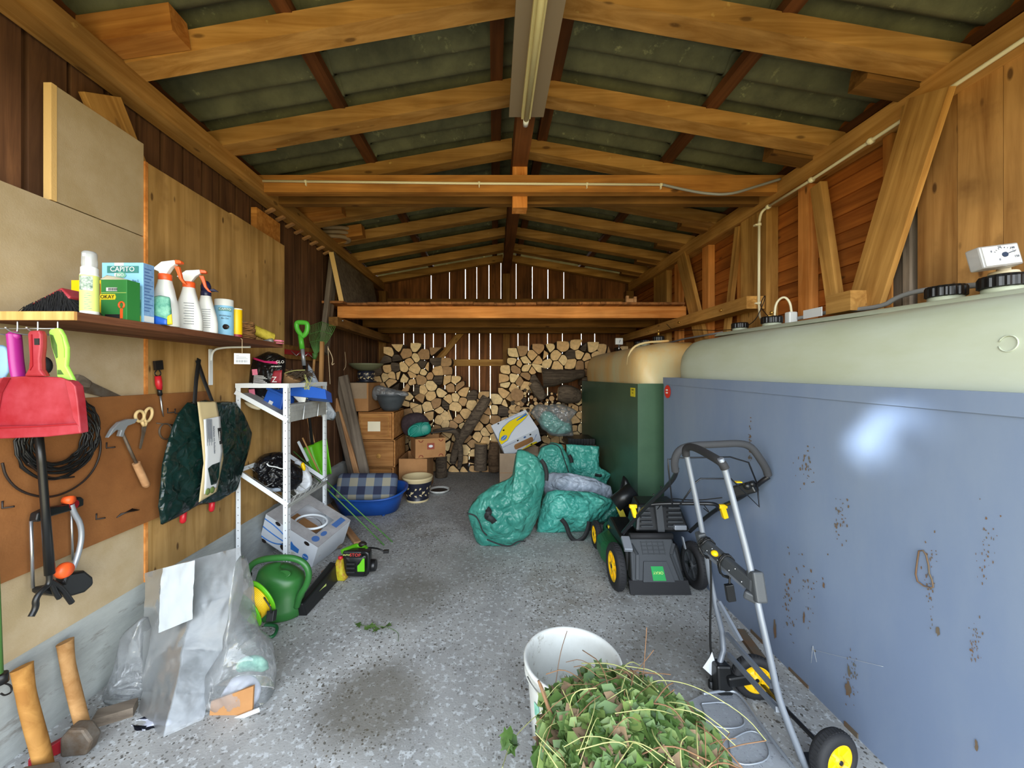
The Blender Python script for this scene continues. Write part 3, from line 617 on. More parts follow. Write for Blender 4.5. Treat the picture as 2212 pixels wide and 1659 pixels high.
# loft joists and planks
beam_obj('loft_joist', (-1.83, 4.56, 2.248), (2.26, 4.56, 2.248), .10, .135, 'loft_wood', label='bright orange front joist of the loft', cat='joist')
beam_obj('loft_joist', (-1.83, 5.43, 2.248), (2.26, 5.43, 2.248), .10, .135, 'joist_wood', label='middle joist under the loft', cat='joist')
beam_obj('loft_joist', (-1.83, 6.15, 2.248), (2.26, 6.15, 2.248), .12, .135, 'joist_wood', label='rear joist under the loft, near the back wall', cat='joist')
x = -1.93; rr = random.Random(11); k = 0
names = ['outermost on the left', 'second from the left', 'third from the left', 'fourth from the left', 'fifth from the left', 'sixth from the left', 'seventh from the left', 'just left of the middle', 'in the middle', 'just right of the middle', 'seventh from the right', 'sixth from the right', 'fifth from the right', 'fourth from the right', 'third from the right', 'second from the right', 'outermost on the right']
wds = [4.12 / 17] * 17
for k in range(17):
    wd = wds[k]; y0 = 4.40 + rr.uniform(-.03, .03) - (.08 if k == 0 else 0)
    beam_obj('loft_plank', (x + wd / 2, y0, 2.33), (x + wd / 2, 6.3 + rr.uniform(-.1, .1), 2.33), wd - .004, .026, 'plank_wood', label=f'loft floor plank, {names[k]}', cat='plank', group='planks of the loft floor'); x += wd
# left brace and loft goods
brace((-1.86, 4.22, 1.75), (-1.86, 4.50, 2.92), .15, .05, 'pale wide brace on the left wall at the corner of the loft', 'grey_wood')
brace((-1.88, 4.62, 2.35), (-1.88, 4.55, 2.92), .09, .05, 'narrow dark post behind the grey sheet at the left of the loft', 'joist_wood')
t = T('leaning_sheet', 'weathered grey board with a pale edge leaning on the left wall upon the loft', 'board', (-1.7, 5.0, 2.344))
b = MB(); a, c, d, e = V((-1.70, 4.37, 2.345)), V((-1.70, 5.78, 2.345)), V((-1.80, 5.75, 2.89)), V((-1.80, 4.33, 2.89)); o_ = V((.05, 0, .0))
b.hexa([a, c, c - o_, a - o_, e, d, d - o_, e - o_]); b.done('panel', 'grey_wood', t)
b = MB(); a2, e2 = a + V((0, -.012, 0)), e + V((0, -.012, 0)); b.hexa([a2 + V((.004, 0, 0)), a, a - o_, a2 - o_, e2 + V((.004, 0, 0)), e, e - o_, e2 - o_]); b.done('edge_strip', 'chip_edge', t)
b = MB()
for i, (dx, r_) in enumerate(((0, .17), (.02, .15), (.03, .16))):
    b.tube(smoothpts([(-1.93, 4.33 + i * .01, 3.075 + i * .05), (-1.72 + dx, 4.36, 3.085 + i * .05), (-1.66 + dx, 4.45, 3.08 + i * .05), (-1.72 + dx, 4.54, 3.075 + i * .05), (-1.93, 4.55, 3.075 + i * .05)], 2), .026, 8, ry=.022)
tag(b.done('folded_hose', 'cardboard_grey'), 'folded grey hose stuffed on the left wall plate above the loft', 'hose')
b = MB(); b.box((-.98, 6.25, 2.345), (.08, 6.4, 2.50)); tag(b.done('stored_beam', 'joist_wood', bevel=.004), 'thick offcut beam lying on the loft against the back wall', 'beam')
b = MB(); b.beam((-1.05, 6.2, 2.53), (.05, 6.2, 2.53), .12, .04); tag(b.done('stored_plank', 'plank_wood'), 'flat plank resting on the offcut beam at the back of the loft', 'plank')
t = T('wood_offcut', 'two small upright wood offcuts at the right end of the loft edge', 'offcut', (1.62, 4.5, 2.344))
b = MB(); b.box((1.54, 4.46, 2.344), (1.57, 4.50, 2.43)); b.box((1.63, 4.46, 2.344), (1.66, 4.5, 2.42)); b.box((1.57, 4.475, 2.35), (1.63, 4.485, 2.40)); b.done('block', 'lath_wood', t)
# girts and posts at the back wall
beam_obj('back_rail', (-1.9, 6.46, 2.74), (2.3, 6.46, 2.74), .07, .10, 'joist_wood', label='horizontal rail across the back wall just above the loft', cat='rail')
beam_obj('back_rail', (-.95, 6.46, 1.72), (.3, 6.46, 1.72), .06, .11, 'brace_wood', label='short horizontal rail on the back wall between the two firewood heaps', cat='rail')
beam_obj('back_brace', (-.95, 6.45, 1.74), (-.52, 6.45, 2.25), .06, .10, 'brace_wood', label='slanting brace on the back wall above the left firewood heap', cat='brace')
beam_obj('back_post', (.215, 6.44, 0), (.215, 6.44, 3.38), .11, .10, 'joist_wood', up=(0, 1, 0), label='central upright post of the back wall rising to the ridge', cat='post')
beam_obj('back_post', (-1.83, 6.4, 0.4), (-1.83, 6.4, 2.9), .12, .12, 'joist_wood', up=(0, 1, 0), label='corner post at the left end of the back wall', cat='post')
beam_obj('back_post', (2.25, 6.4, 0), (2.25, 6.4, 2.9), .12, .12, 'joist_wood', up=(0, 1, 0), label='corner post at the right end of the back wall behind the old tank', cat='post')
# eaves struts above left boards
rr = random.Random(2)
b = MB()
for i in range(11):
    y = 3.3 + i * .16; b.beam((-1.95, y, 2.90), (-1.87, y - .02, 2.925), .03, .02)
tag(b.done('nail_row', 'lath_wood'), 'row of small pale wooden pegs under the left wall plate', 'pegs', kind='stuff')
# ---------------------------------------------------------------- panels on the left wall
XP = -1.88
b = MB(); b.box((-1.905, .2, .39), (XP, 2.067, 2.245)); tag(b.done('wall_board', 'chipboard'), 'large grey beige chipboard sheet on the left wall behind the shelf', 'board')
t = T('wall_board', 'smaller chipboard sheet with a pale sawn edge, mounted above the large one on the left wall', 'board', (-1.89, 1.85, 2.25))
b = MB(); b.box((-1.91, 1.655, 2.25), (XP, 2.067, 2.746)); b.done('sheet', 'chipboard', t)
b = MB(); b.box((-1.912, 1.634, 2.249), (XP + .002, 1.655, 2.747)); b.done('sawn_edge', 'chip_edge', t)
t = T('plywood_panel', 'knotty plywood panel on the left wall next to the chipboard, behind the spray bottles', 'panel', (-1.89, 2.4, .39))
b = MB(); b.box((-1.905, 2.085, .39), (XP + .004, 2.755, 2.655)); b.done('sheet', 'ply_wood', t)
b = MB(); b.box((-1.90, 2.068, .39), (XP + .008, 2.085, 2.655)); b.done('edge_strip', 'loft_wood', t)
b = MB(); b.box((-1.905, 2.76, .39), (XP, 3.46, 2.67)); tag(b.done('plywood_panel', 'ply_wood'), 'farther knotty plywood panel on the left wall behind the white rack', 'panel')
b = MB(); b.box((-1.955, 3.10, 2.60), (-1.908, 3.44, 2.86)); tag(b.done('wall_post', 'stud_wood'), 'reddish upright board rising above the farther plywood panel to the left plate', 'post')
brace((-1.9, 1.86, 2.86), (-1.9, 2.18, 2.3), .20, .03, 'pale wide plank slanting behind the upper chipboard sheet under the left plate', 'brace_wood')
b = MB(); b.box((XP + .005, .3, .715), (XP + .022, 2.52, 1.4)); tag(b.done('pegboard', 'hardboard', bevel=.001), 'brown hardboard tool board on the left wall under the shelf', 'board')
# ---------------------------------------------------------------- oil tanks
def tank_body(mb, y0, y1, x0, zt, x1=2.22, slope=.02, R_=.30, zb=1.38):
    sec = [(0, 0), (-.012, .10), (-.02, .20), (-.01, .29), (.015, .335), (.05, .372), (.10, .39), (.17, .40), (.35, .43), (.60, .43), (.66, .38), (.68, .2), (.68, 0)]
    k = (zt - zb) / .445; cxm = x0 + .34; rows = []; n = 56
    for i in range(n + 1):
        y = y0 + (y1 - y0) * i / n; d = min(y - y0, y1 - y); s = 1.0
        if d < R_: s = max(.0, 1 - ((R_ - d) / R_) ** 2.6) ** (1 / 2.6)
        s2 = .55 + .45 * s if d > 0 else .45
        rows.append([V((cxm + (x0 + px - cxm) * (s2), y, zb + pz * k * (s if pz > .0 else 0) + slope * (y - (y0 + y1) / 2) * (1 if pz > .1 else 0) + .006 * noise.noise(V((px * 4, y * 3, pz * 4))))) for px, pz in sec])
    mb.grid(rows)
def cap(parent, c, r, h=.045, valve=False, name='screw_cap'):
    b = MB(); prof_n = 18 * 4; rings = []
    for (rr_, z) in ((.90, 0), (1, .004), (1, h * .8), (.93, h), (.0001, h)):
        ring = []
        for i in range(prof_n):
            k = 1.0 if (i % 4) < 2 else .955
            a = 2 * math.pi * i / prof_n; ring.append(b.v(V(c) + V((r * rr_ * k * math.cos(a), r * rr_ * k * math.sin(a), z))))
        rings.append(ring)
    for i in range(4): b.bridge(rings[i], rings[i + 1], False)
    o = b.done(name, 'black_plastic', parent)
    b = MB(); b.lathe([(r * .86, -.025), (r * .86, .003)], c, 32); b.done('neck', 'tank_plastic', parent)
    return o
t = T('oil_tank', 'long pale green plastic oil tank in a blue grey steel casing along the right wall', 'tank', (1.85, 2.2, 0))
b = MB(); b.hexa([V((1.51, .85, 0)), V((1.505, 3.39, 0)), V((1.52, 3.39, 0)), V((1.525, .85, 0)), V((1.5, .85, 1.447)), V((1.5, 3.39, 1.486)), V((1.515, 3.39, 1.486)), V((1.515, .85, 1.447))])
b.box((1.505, 3.375, 0), (2.24, 3.39, 1.486)); b.done('casing', 'steel_blue', t)
b = MB(); b.hexa([V((1.493, .85, 1.378)), V((1.495, 3.392, 1.428)), V((1.5, 3.392, 1.428)), V((1.5, .85, 1.378)), V((1.493, .85, 1.447)), V((1.495, 3.392, 1.487)), V((1.53, 3.392, 1.487)), V((1.53, .85, 1.447))]); b.done('casing_rim', 'steel_blue', t, label='folded rim along the top of the blue casing')
for (y, r_, ln) in ((2.75, .014, .03), (2.2, .02, .05), (1.9, .014, .06), (1.62, .02, .03)):
    b = MB(); b.beam((1.506, y - ln, .010), (1.506, y + ln, .010), .006, r_); b.done('rust_edge', 'rust', t, label='rusty patch along the foot of the casing')
# rust stains with their own outlines
rr = random.Random(9); b = MB()
def blot(u, v, w_, h_, m=0):
    c = W(u, v, 1.4995); n_ = 14; ring = []; ry_ = w_ * c.y / F * c.y / 1.5; rz = h_ * c.y / F
    for i in range(n_):
        a = 2 * math.pi * i / n_; k = rr.uniform(.55, 1.1); ring.append(b.v(c + V((-.0015 + .006 * (1.45 - c.z) / 1.45, ry_ / 2 * k * math.cos(a), rz / 2 * k * math.sin(a)))))
    b.face(ring)
for k in range(330):
    cl = rr.choice([(1735, 1290, 45, 120), (1815, 1120, 20, 60), (2130, 1190, 30, 130), (1700, 1290, 14, 90), (2105, 1390, 16, 60), (1620, 960, 5, 60), (1840, 1460, 18, 70), (2010, 1250, 20, 120), (1745, 1010, 25, 60)])
    blot(cl[0] + rr.gauss(0, .4) * cl[2], cl[1] + rr.gauss(0, .4) * cl[3], rr.uniform(1, 5), rr.uniform(1.5, 9))
for u, v, w_, h_ in ((1735, 1335, 5, 30), (1672, 1360, 7, 60), (1830, 1490, 14, 40), (1832, 1450, 7, 24), (2107, 1610, 9, 30), (1778, 1265, 5, 14), (2025, 1365, 10, 22), (1705, 1255, 5, 14)): blot(u, v, w_, h_)
b.done('rust_stain', 'rust', t, kind='stuff', label='rust specks and runs on the blue casing')
b = MB(); rp = [W(u, v, 1.497) for u, v in ((1985, 1190), (1994, 1189), (2001, 1200), (2006, 1222), (2007, 1238), (2013, 1252), (2016, 1268), (2010, 1270), (1996, 1266), (1982, 1256), (1978, 1240), (1981, 1215))]
b.tube(rp, .0025, 5, closed=True); b.done('rust_ring', 'rust', t, label='ring shaped rust stain on the casing')
b = MB(); b.tube(smoothpts([W(1868 + 40, 1440, 1.503), W(1760, 1405, 1.503), W(1752, 1400, 1.503)]), .0004, 4); b.tube([W(1756, 1395, 1.503), W(1752, 1432, 1.503)], .0006, 4); b.tube([W(1756, 1395, 1.503), W(1764, 1430, 1.503)], .0006, 4); b.done('scratch', 'white_dirty', t)
b = MB(); tank_body(b, .85, 3.30, 1.55, 1.825); b.done('tank_body', 'tank_plastic', t)
b = MB(); sl = .026
for (x0, x1) in ((1.93, 2.2),):
    b.hexa([V((x0 - .03, .85, 1.78)), V((x0 - .03, 3.34, 1.84)), V((x1, 3.34, 1.84)), V((x1, .85, 1.78)), V((x0, .85, 1.808)), V((x0, 3.31, 1.872)), V((x1, 3.31, 1.872)), V((x1, .85, 1.808))])
b.done('top_ridge', 'tank_plastic', t, bevel=.012)
b = MB(); c = W(2178, 742, 1.532); b.tube(arc(c, (0, 1, 0), (.08, 0, 1), .022, .3, 2 * math.pi - .3, 16, .024), .0022, 6); b.done('moulded_mark', 'tank_plastic', t)
for (u, v, X, r_) in ((2043, 655, 2.06, .068), (2172, 634, 2.06, .075), (1598, 710, 2.05, .062), (1667, 702, 2.05, .068)):
    c = W(u, v, X); c.z = 1.80 + .026 * (c.y - .85) + .034; cap(t, c, r_, .05 if r_ > .065 else .045)
# gauge on the nearest cap
Mg = FM(P(2163, 551, 1.52), (1, -.05, .12), (0, .12, 1)); Mg.translation = P(2163, 551, 1.52)
g = MB(); g.box((-.075, -.045, -.05), (.075, .045, 0), Mg); g.done('gauge_case', 'cap_clear', t, bevel=.006, label='clear plastic case of the level gauge')
g = MB(); g.box((-.066, -.038, .0005), (.066, .038, .002), Mg); g.done('gauge_dial', 'paper', t, label='white dial of the level gauge')
g = MB(); g.beam(Mg @ V((.01, 0, .004)), Mg @ V((.052, .012, .004)), .004, .002); g.lathe([(.010, .002), (.010, .006)], M=Mg, seg=14) if False else g.tube([Mg @ V((.01, 0, .002)), Mg @ V((.01, 0, .006))], .010, 14)
for i in range(9):
    a = R(150 - i * 17); p = V((.01 + .036 * math.cos(a), .026 * math.sin(a), .003)); q = V((.01 + .042 * math.cos(a), .031 * math.sin(a), .003)); g.beam(Mg @ p, Mg @ q, .0022 if i % 4 == 0 else .0012, .001)
g.done('needle', 'text_dark', t)
for s_, x_, y_ in (('0', -.036, .018), ('50', -.002, .0325), ('100', .044, .024), ('0', -.012, -.018), ('150', .052, -.012)):
    txt(s_, .012, Mg @ Matrix.Translation((x_, y_, .0028)), 'text_dark', t)
g = MB(); c = W(2172, 600, 2.06); g.lathe([(.045, 0), (.04, .012), (.02, .016), (.018, .04)], P(2168, 583, 1.6) + V((.0, .0, -.02)), 20); g.done('gauge_neck', 'cream', t)
# valve and hose loop on a far cap
c = W(1667, 702, 2.05); c.z = 1.80 + .026 * (c.y - .85) + .06
b = MB(); b.tube([c, c + V((0, 0, .05))], .012, 8); b.tube([c + V((-.03, 0, .03)), c + V((.03, 0, .03))], .008, 8); b.ball(c + V((0, 0, .055)), .014, 8); b.done('valve', 'brass', t)
b = MB(); b.tube(smoothpts([c + V((.02, 0, .03)), c + V((.03, 0, .13)), c + V((.06, -.04, .17)), c + V((.09, -.06, .12)), c + V((.10, -.06, .04))], 3), .008, 8)
b.tube(smoothpts([W(1639, 655, 2.2), W(1641, 690, 2.15), c + V((-.06, 0, .01)), c + V((-.02, 0, .01))], 3), .008, 8); b.done('hose_loop', 'tube_white', t)
b = MB(); b.box(c + V((.07, -.08, -.05)), c + V((.13, -.03, .05))); b.done('junction_box', 'white_plastic', t, bevel=.008)
b = MB(); c2 = c + V((.13, -.05, .0)); b.tube(smoothpts([c2, W(1760, 680, 2.2), W(1800, 672, 2.2), W(1905, 664, 2.2), W(1940, 640, 2.2), W(2000, 625, 2.2), W(2095, 617, 2.2), W(2180, 612, 2.2)], 2), .013, 8); b.done('fuel_line', 'conduit_grey', t)
b = MB(); b.tube(smoothpts([W(1560, 718, 2.2), W(1460, 735, 2.2), W(1380, 760, 2.2)], 1), .010, 8); b.done('fuel_line', 'conduit_grey', t)
b = MB(); b.tube(smoothpts([c + V((-.03, 0, .03)), W(1640, 660, 2.1), W(1655, 632, 2.15), W(1648, 660, 2.15), W(1625, 705, 2.1), W(1560, 715, 2.1), W(1500, 712, 2.1), W(1455, 716, 2.0), W(1440, 700, 2.0)], 3), .0035, 6); b.done('thin_wire', 'cable_brown', t)
b = MB(); c = W(1442, 846, 1.493); b.tube([c, c + V((-.0012, 0, 0))], .062 * .9, 28, ry=.062 * .9); b.done('sticker', 'sticker_red', t, label='round red sticker on the corner of the blue casing')
b = MB()
for dz in (-.008, .016): b.box(c + V((-.0028, -.005, dz - .008)), c + V((-.0016, .028, dz + .004)))
b.done('sticker_print', 'text_white', t)
b = MB(); b.box(W(1775, 682, 2.0), W(1775, 682, 2.0) + V((.004, .14, .055))); tag(b.done('small_card', 'paper'), 'small white card with green print standing at the foot of the right wall studs', 'card')
# older tank in the green casing
t = T('oil_tank', 'older yellow stained oil tank in a dark green steel casing, behind the blue one', 'tank', (1.8, 4.7, 0))
b = MB(); b.box((1.35, 3.6, 0), (1.365, 5.87, 1.425)); b.box((1.365, 3.6, 0), (2.2, 3.615, 1.428)); b.box((1.365, 5.85, 0), (2.2, 5.865, 1.42)); b.done('casing', 'steel_green', t)
b = MB(); tank_body(b, 3.63, 5.84, 1.385, 1.86, slope=.0, R_=.34, zb=1.36); b.done('tank_body', 'tank_old', t)
b = MB(); b.tube(smoothpts([V((1.45, 3.95, 1.40)), V((1.37, 3.95, 1.55)), V((1.39, 3.95, 1.75)), V((1.5, 3.95, 1.84)), V((1.8, 3.95, 1.86))], 2), .012, 8); b.done('moulded_rib', 'tank_old', t)
for (x, y, r_) in ((1.78, 4.15, .06), (1.80, 4.55, .06), (1.80, 4.75, .055)): cap(t, (x, y, 1.875), r_, .05)
b = MB(); c = V((1.78, 4.15, 1.93)); b.tube([c, c + V((0, 0, .05))], .012, 8); b.ball(c + V((0, 0, .06)), .013, 8); b.done('valve', 'brass', t)
b = MB(); c = P(1337, 739, 5.3); b.box(c + V((-.05, -.02, -.035)), c + V((.05, .02, .055))); b.done('gauge_dial', 'white_plastic', t, bevel=.006, label='small white level gauge')
b = MB(); b.beam(c + V((0, -.022, -.01)), c + V((.012, -.022, .03)), .006, .002, up=(0, 1, 0)); b.done('needle', 'text_dark', t)
b = MB(); b.tube([c + V((0, 0, -.035)), c + V((0, 0, -.14))], .012, 8); b.done('gauge_stem', 'steel', t)
b = MB(); c = P(1337, 758, 5.3); b.lathe([(.035, -.03), (.035, .02)], c, 16); b.done('screw_cap', 'black_plastic', t)
b = MB(); y = F * 1.349 / (1367 - CX); b.box((1.347, y - .06, 1.30), (1.349, y + .06, 1.385)); b.done('sticker', 'sticker_yellow', t, label='yellow square sticker near the top corner of the green casing')
txt('VAREM', .02, FM((1.3465, y, 1.365), (0, -1, 0), (0, 0, 1)), 'text_black', t); txt('8 bar', .016, FM((1.3465, y, 1.335), (0, -1, 0), (0, 0, 1)), 'text_black', t)
# ---------------------------------------------------------------- lawn mower
def wheel(parent, c, r, wd, ax=(1, 0, 0), hub='hub_yellow', tyre='black_rubber', spokes=7, face=-1):
    ax = V(ax).normalized(); x = V((0, 0, 1)); y = ax.cross(x).normalized(); x = y.cross(ax)
    M = basis(x, y, ax, c)
    prof = [(.66, -.5), (.90, -.5), (.985, -.36), (1, -.2), (1, .2), (.985, .36), (.90, .5), (.66, .5), (.66, -.5)]
    b = MB(); b.lathe([(a * r, z * wd) for a, z in prof], seg=40, M=M, caps=False)
    for k in range(40):
        a = 2 * math.pi * k / 40; p = M @ V((r * math.cos(a), r * math.sin(a), -.2 * wd)); q = M @ V((r * math.cos(a + .05), r * math.sin(a + .05), .2 * wd)); b.beam(p, q, .006, .004)
    w_ = b.done('tyre', tyre, parent)
    b = MB(); b.lathe([(.68 * r, -.42 * wd), (.68 * r, .42 * wd), (.58 * r, .42 * wd), (.58 * r, .2 * wd), (.2 * r, .2 * wd), (.2 * r, .5 * wd), (.0001, .5 * wd)], seg=32, M=M, caps=False)
    b.lathe([(.58 * r, -.42 * wd), (.58 * r, -.2 * wd), (.2 * r, -.2 * wd), (.2 * r, -.5 * wd), (.0001, -.5 * wd)], seg=32, M=M, caps=False)
    b.lathe([(.68 * r, -.42 * wd), (.58 * r, -.42 * wd)], seg=32, M=M, caps=False)
    for k in range(spokes):
        a = 2 * math.pi * k / spokes
        for s in (-1, 1): b.beam(M @ V((.15 * r * math.cos(a), .15 * r * math.sin(a), s * .28 * wd)), M @ V((.6 * r * math.cos(a), .6 * r * math.sin(a), s * .28 * wd)), .014 * r / .15, .20 * wd, up=ax)
    b.done('hub', hub, w_); 
    b = MB(); b.tube([M @ V((0, 0, -.56 * wd)), M @ V((0, 0, .56 * wd))], .09 * r, 10); b.done('axle_cap', 'black_plastic', w_)
    return w_
t = T('lawn_mower', 'black and green lawn mower with yellow hubs and padded handle beside the blue casing', 'lawn mower', (1.14, 2.95, 0))
wheel(t, (.865, 2.72, .155), .155, .06); wheel(t, (1.43, 2.74, .155), .155, .06, hub='grey_plastic'); wheel(t, (.90, 3.36, .115), .115, .05); wheel(t, (1.40, 3.42, .11), .11, .055, hub='grey_plastic')
def hexq(mb, q): mb.hexa([V(p) for p in q])
b = MB(); b.prism([(.905, 2.83), (.86, 2.90), (.835, 3.0), (.845, 3.15), (.93, 3.25), (.97, 3.42), (1.1, 3.5), (1.25, 3.5), (1.32, 3.4), (1.4, 2.85), (1.3, 2.80), (1.0, 2.80)], Matrix.Translation((0, 0, .05)), .17); b.done('deck', 'mower_green', t, bevel=.05, bseg=4)
b = MB(); hexq(b, [(.95, 2.74, .09), (1.37, 2.74, .09), (1.37, 3.3, .2), (.95, 3.3, .2), (.95, 2.80, .27), (1.35, 2.80, .27), (1.36, 3.3, .30), (.99, 3.3, .30)]); b.done('rear_body', 'black_plastic', t, bevel=.02)
b = MB(); hexq(b, [(.935, 2.62, .008), (1.35, 2.62, .008), (1.35, 2.64, .008), (.935, 2.64, .008), (.935, 2.66, .085), (1.345, 2.66, .085), (1.345, 2.68, .085), (.935, 2.68, .085)]); b.done('rear_flap', 'black_rubber', t)
b = MB(); hexq(b, [(.955, 2.655, .075), (1.325, 2.655, .075), (1.325, 2.74, .075), (.955, 2.74, .075), (.99, 2.80, .325), (1.30, 2.80, .325), (1.30, 2.88, .31), (.99, 2.88, .31)])
b.done('discharge_cover', 'grey_plastic', t, bevel=.014, bseg=3)
def cov(x, s, o=0): # point on the cover's sloping face
    a = V((0, 2.655, .075)).lerp(V((0, 2.80, .325)), s); n_ = V((0, -.25, .145)).normalized(); a = a + n_ * o; a.x = x; return a
b = MB(); b.hexa([cov(1.03, .0, -.004), cov(1.25, .0, -.004), cov(1.25, .0, .012), cov(1.03, .0, .012), cov(1.06, .45, -.004), cov(1.22, .45, -.004), cov(1.22, .45, .012), cov(1.06, .45, .012)])
for i in range(4):
    b.beam(cov(1.06, .62 + i * .09, .004), cov(1.23, .62 + i * .09, .004), .003, .006)
for i in range(5): b.beam(cov(1.065 + i * .04, .60, .004), cov(1.065 + i * .04, .91, .004), .003, .006)
for s in (-1, 1): b.beam(cov(1.145 + s * .15, .05, .005), cov(1.145 + s * .12, .6, .005), .02, .016); b.beam(cov(1.145 + s * .12, .6, .005), cov(1.145 + s * .155, .85, .005), .02, .016)
b.done('cover_panel', 'grey_plastic', t, bevel=.003)
b = MB(); b.hexa([cov(1.10, .03, .012), cov(1.19, .03, .012), cov(1.19, .03, .0145), cov(1.10, .03, .0145), cov(1.10, .34, .012), cov(1.185, .34, .012), cov(1.185, .34, .0145), cov(1.10, .34, .0145)]); b.done('brand_plate', 'okay_green', t, label='small green plate with yellow letters')
txt('OKAY', .026, FM(cov(1.144, .2, .0152), (-1, 0, 0), (0, -.145, -.25)), 'label_lime', t)
b = MB(); b.tube([(.99, 2.80, .335), (1.30, 2.80, .335)], .022, 12); b.done('hinge_bar', 'black_rubber', t)
b = MB(); c = V((1.24, 3.12, 0))
for r_, z0, z1 in ((.13, .24, .34), (.125, .34, .46), (.09, .46, .50)): b.lathe([(r_, z0), (r_ * 1.03, (z0 + z1) / 2), (r_ * .94, z1)], c, 28)
b.done('engine', 'black_plastic', t, bevel=.004)
b = MB(); hexq(b, [(1.06, 2.87, .33), (1.48, 2.87, .33), (1.45, 3.12, .34), (1.08, 3.12, .34), (1.10, 2.93, .52), (1.42, 2.93, .52), (1.40, 3.1, .54), (1.12, 3.1, .54)])
b.done('engine_cover', 'black_plastic', t, bevel=.02)
b = MB()
for i in range(5):
    z = .37 + i * .032
    for x0, x1 in ((1.10, 1.19), (1.30, 1.42)): b.box((x0 + i * .004, 2.865 + i * .006, z), (x1 - i * .004, 2.885 + i * .006, z + .014))
b.beam((1.245, 2.86, .34), (1.245, 2.91, .52), .05, .03); b.done('louvres', 'grey_plastic', t, bevel=.002)
b = MB(); b.tube([(1.04, 3.3, .40), (1.20, 3.3, .52)], .07, 16); b.done('recoil_housing', 'black_plastic', t)
b = MB(); b.tube(smoothpts([P(1345, 1152, 2.68), P(1385, 1104, 2.55), P(1440, 1052, 2.25), P(1458, 1030, 2.12), P(1462, 1012, 2.06)], 2), .0125, 10); b.tube(smoothpts([P(1660, 1030, 2.06), P(1645, 1040, 2.08), P(1600, 1076, 2.2), P(1545, 1100, 2.5), P(1490, 1148, 2.72)], 2), .0125, 10)
b.tube(smoothpts([P(1395, 1093, 2.5), P(1410, 1088, 2.5), P(1530, 1087, 2.35), P(1550, 1090, 2.35), P(1552, 1100, 2.38)], 2), .0115, 10); b.done('handle', 'dark_tube', t)
b = MB(); fp = smoothpts([P(1459, 1018, 2.06), P(1456, 995, 2.04), P(1466, 972, 2.03), P(1490, 962, 2.03), P(1545, 960, 2.03), P(1598, 957, 2.03), P(1622, 964, 2.03), P(1638, 985, 2.03), P(1655, 1012, 2.05), P(1659, 1026, 2.06)], 2); b.tube(fp, .019, 12); b.done('foam_grip', 'foam_grip', t)
b = MB(); YB2 = 2.06
b.tube([P(u, v, 2.08) for u, v in ((1453, 1096), (1444, 1014), (1443, 992), (1473, 989), (1577, 987), (1617, 999), (1635, 1044))], .0042, 8); b.done('bail_bar', 'dark_tube', t)
b = MB(); b.tube([P(u, v, 2.04) for u, v in ((1469, 1090), (1503, 1042), (1513, 1034), (1579, 1034), (1640, 1095), (1636, 1048))], .0042, 8); b.done('bail_bar', 'dark_tube', t)
b = MB(); c = P(1607, 1058, 2.11); b.beam(P(1586, 1062, 2.16), P(1632, 1050, 2.08), .06, .06); b.ball(P(1614, 1050, 2.07), .02, 10); b.ball(P(1624, 1046, 2.07), .016, 10); b.done('throttle_box', 'black_plastic', t, bevel=.008)
b = MB(); b.beam(P(1589, 1041, 2.1), P(1601, 1041, 2.1), .02, .006); b.done('throttle_lever', 'yellow', t)
for (u, v, Y) in ((1369, 1104, 2.58), (1563, 1105, 2.36)):
    b = MB(); c = P(u, v, Y); b.beam(c + V((-.012, 0, .04)), c + V((.012, 0, -.04)), .03, .03); b.box(c + V((-.03, -.012, .02)), c + V((.02, .01, .045))); b.done('clamp_lever', 'yellow', t, bevel=.005)
b = MB(); b.box(P(1458, 1146, 2.85), P(1458, 1146, 2.85) + V((.09, .03, .035))); b.done('bracket', 'alu', t, bevel=.006); b = MB(); b.beam(P(1474, 1160, 2.8), P(1480, 1185, 2.8), .02, .01); b.done('spring_plate', 'alu', t); b = MB(); b.beam(P(1350, 1160, 2.8), P(1358, 1190, 2.7), .06, .03); b.done('bracket', 'alu', t, bevel=.006)
b = MB(); b.tube(smoothpts([P(1560, 1075, 2.1), P(1500, 1082, 2.2), P(1440, 1075, 2.4), P(1420, 1100, 2.7)], 3), .003, 6); b.tube(smoothpts([P(1520, 1098, 2.4), P(1535, 1110, 2.3), P(1520, 1090, 2.2)], 2), .003, 6)
for u, v in ((1412, 1068), (1428, 1052)): b.ball(P(u, v, 2.33), .006, 8)
b.done('control_cable', 'cable_black', t)
b = MB(); o = [P(u, v, 3.62) for u, v in ((1336, 1098), (1337, 1060), (1346, 1026), (1355, 1034), (1376, 1075), (1400, 1110), (1400, 1160), (1362, 1150))]; pillow(b, o, (0, -1, 0), .06, .08, amp=.008, seg=60, rings=8, smooth=0, pw=.3); b.done('grass_flap', 'black_plastic', t)
b = MB(); o = [P(1336, 1093, 3.5), P(1348, 1122, 3.45), P(1367, 1160, 3.4)]; b.beam(o[0], o[1], .05, .012, up=(0, 1, 0)); b.beam(o[1], o[2], .05, .012, up=(0, 1, 0)); b.done('yellow_stripe', 'yellow_dull', t)
b = MB(); b.beam(P(1313, 1138, 3.22), P(1340, 1134, 3.2), .03, .02); b.done('yellow_trim', 'yellow_dull', t)
b = MB(); b.tube([P(1308, 1160, 3.2), P(1340, 1155, 3.1), P(1372, 1130, 2.95)], .008, 8); b.done('adjuster_rod', 'dark_tube', t)
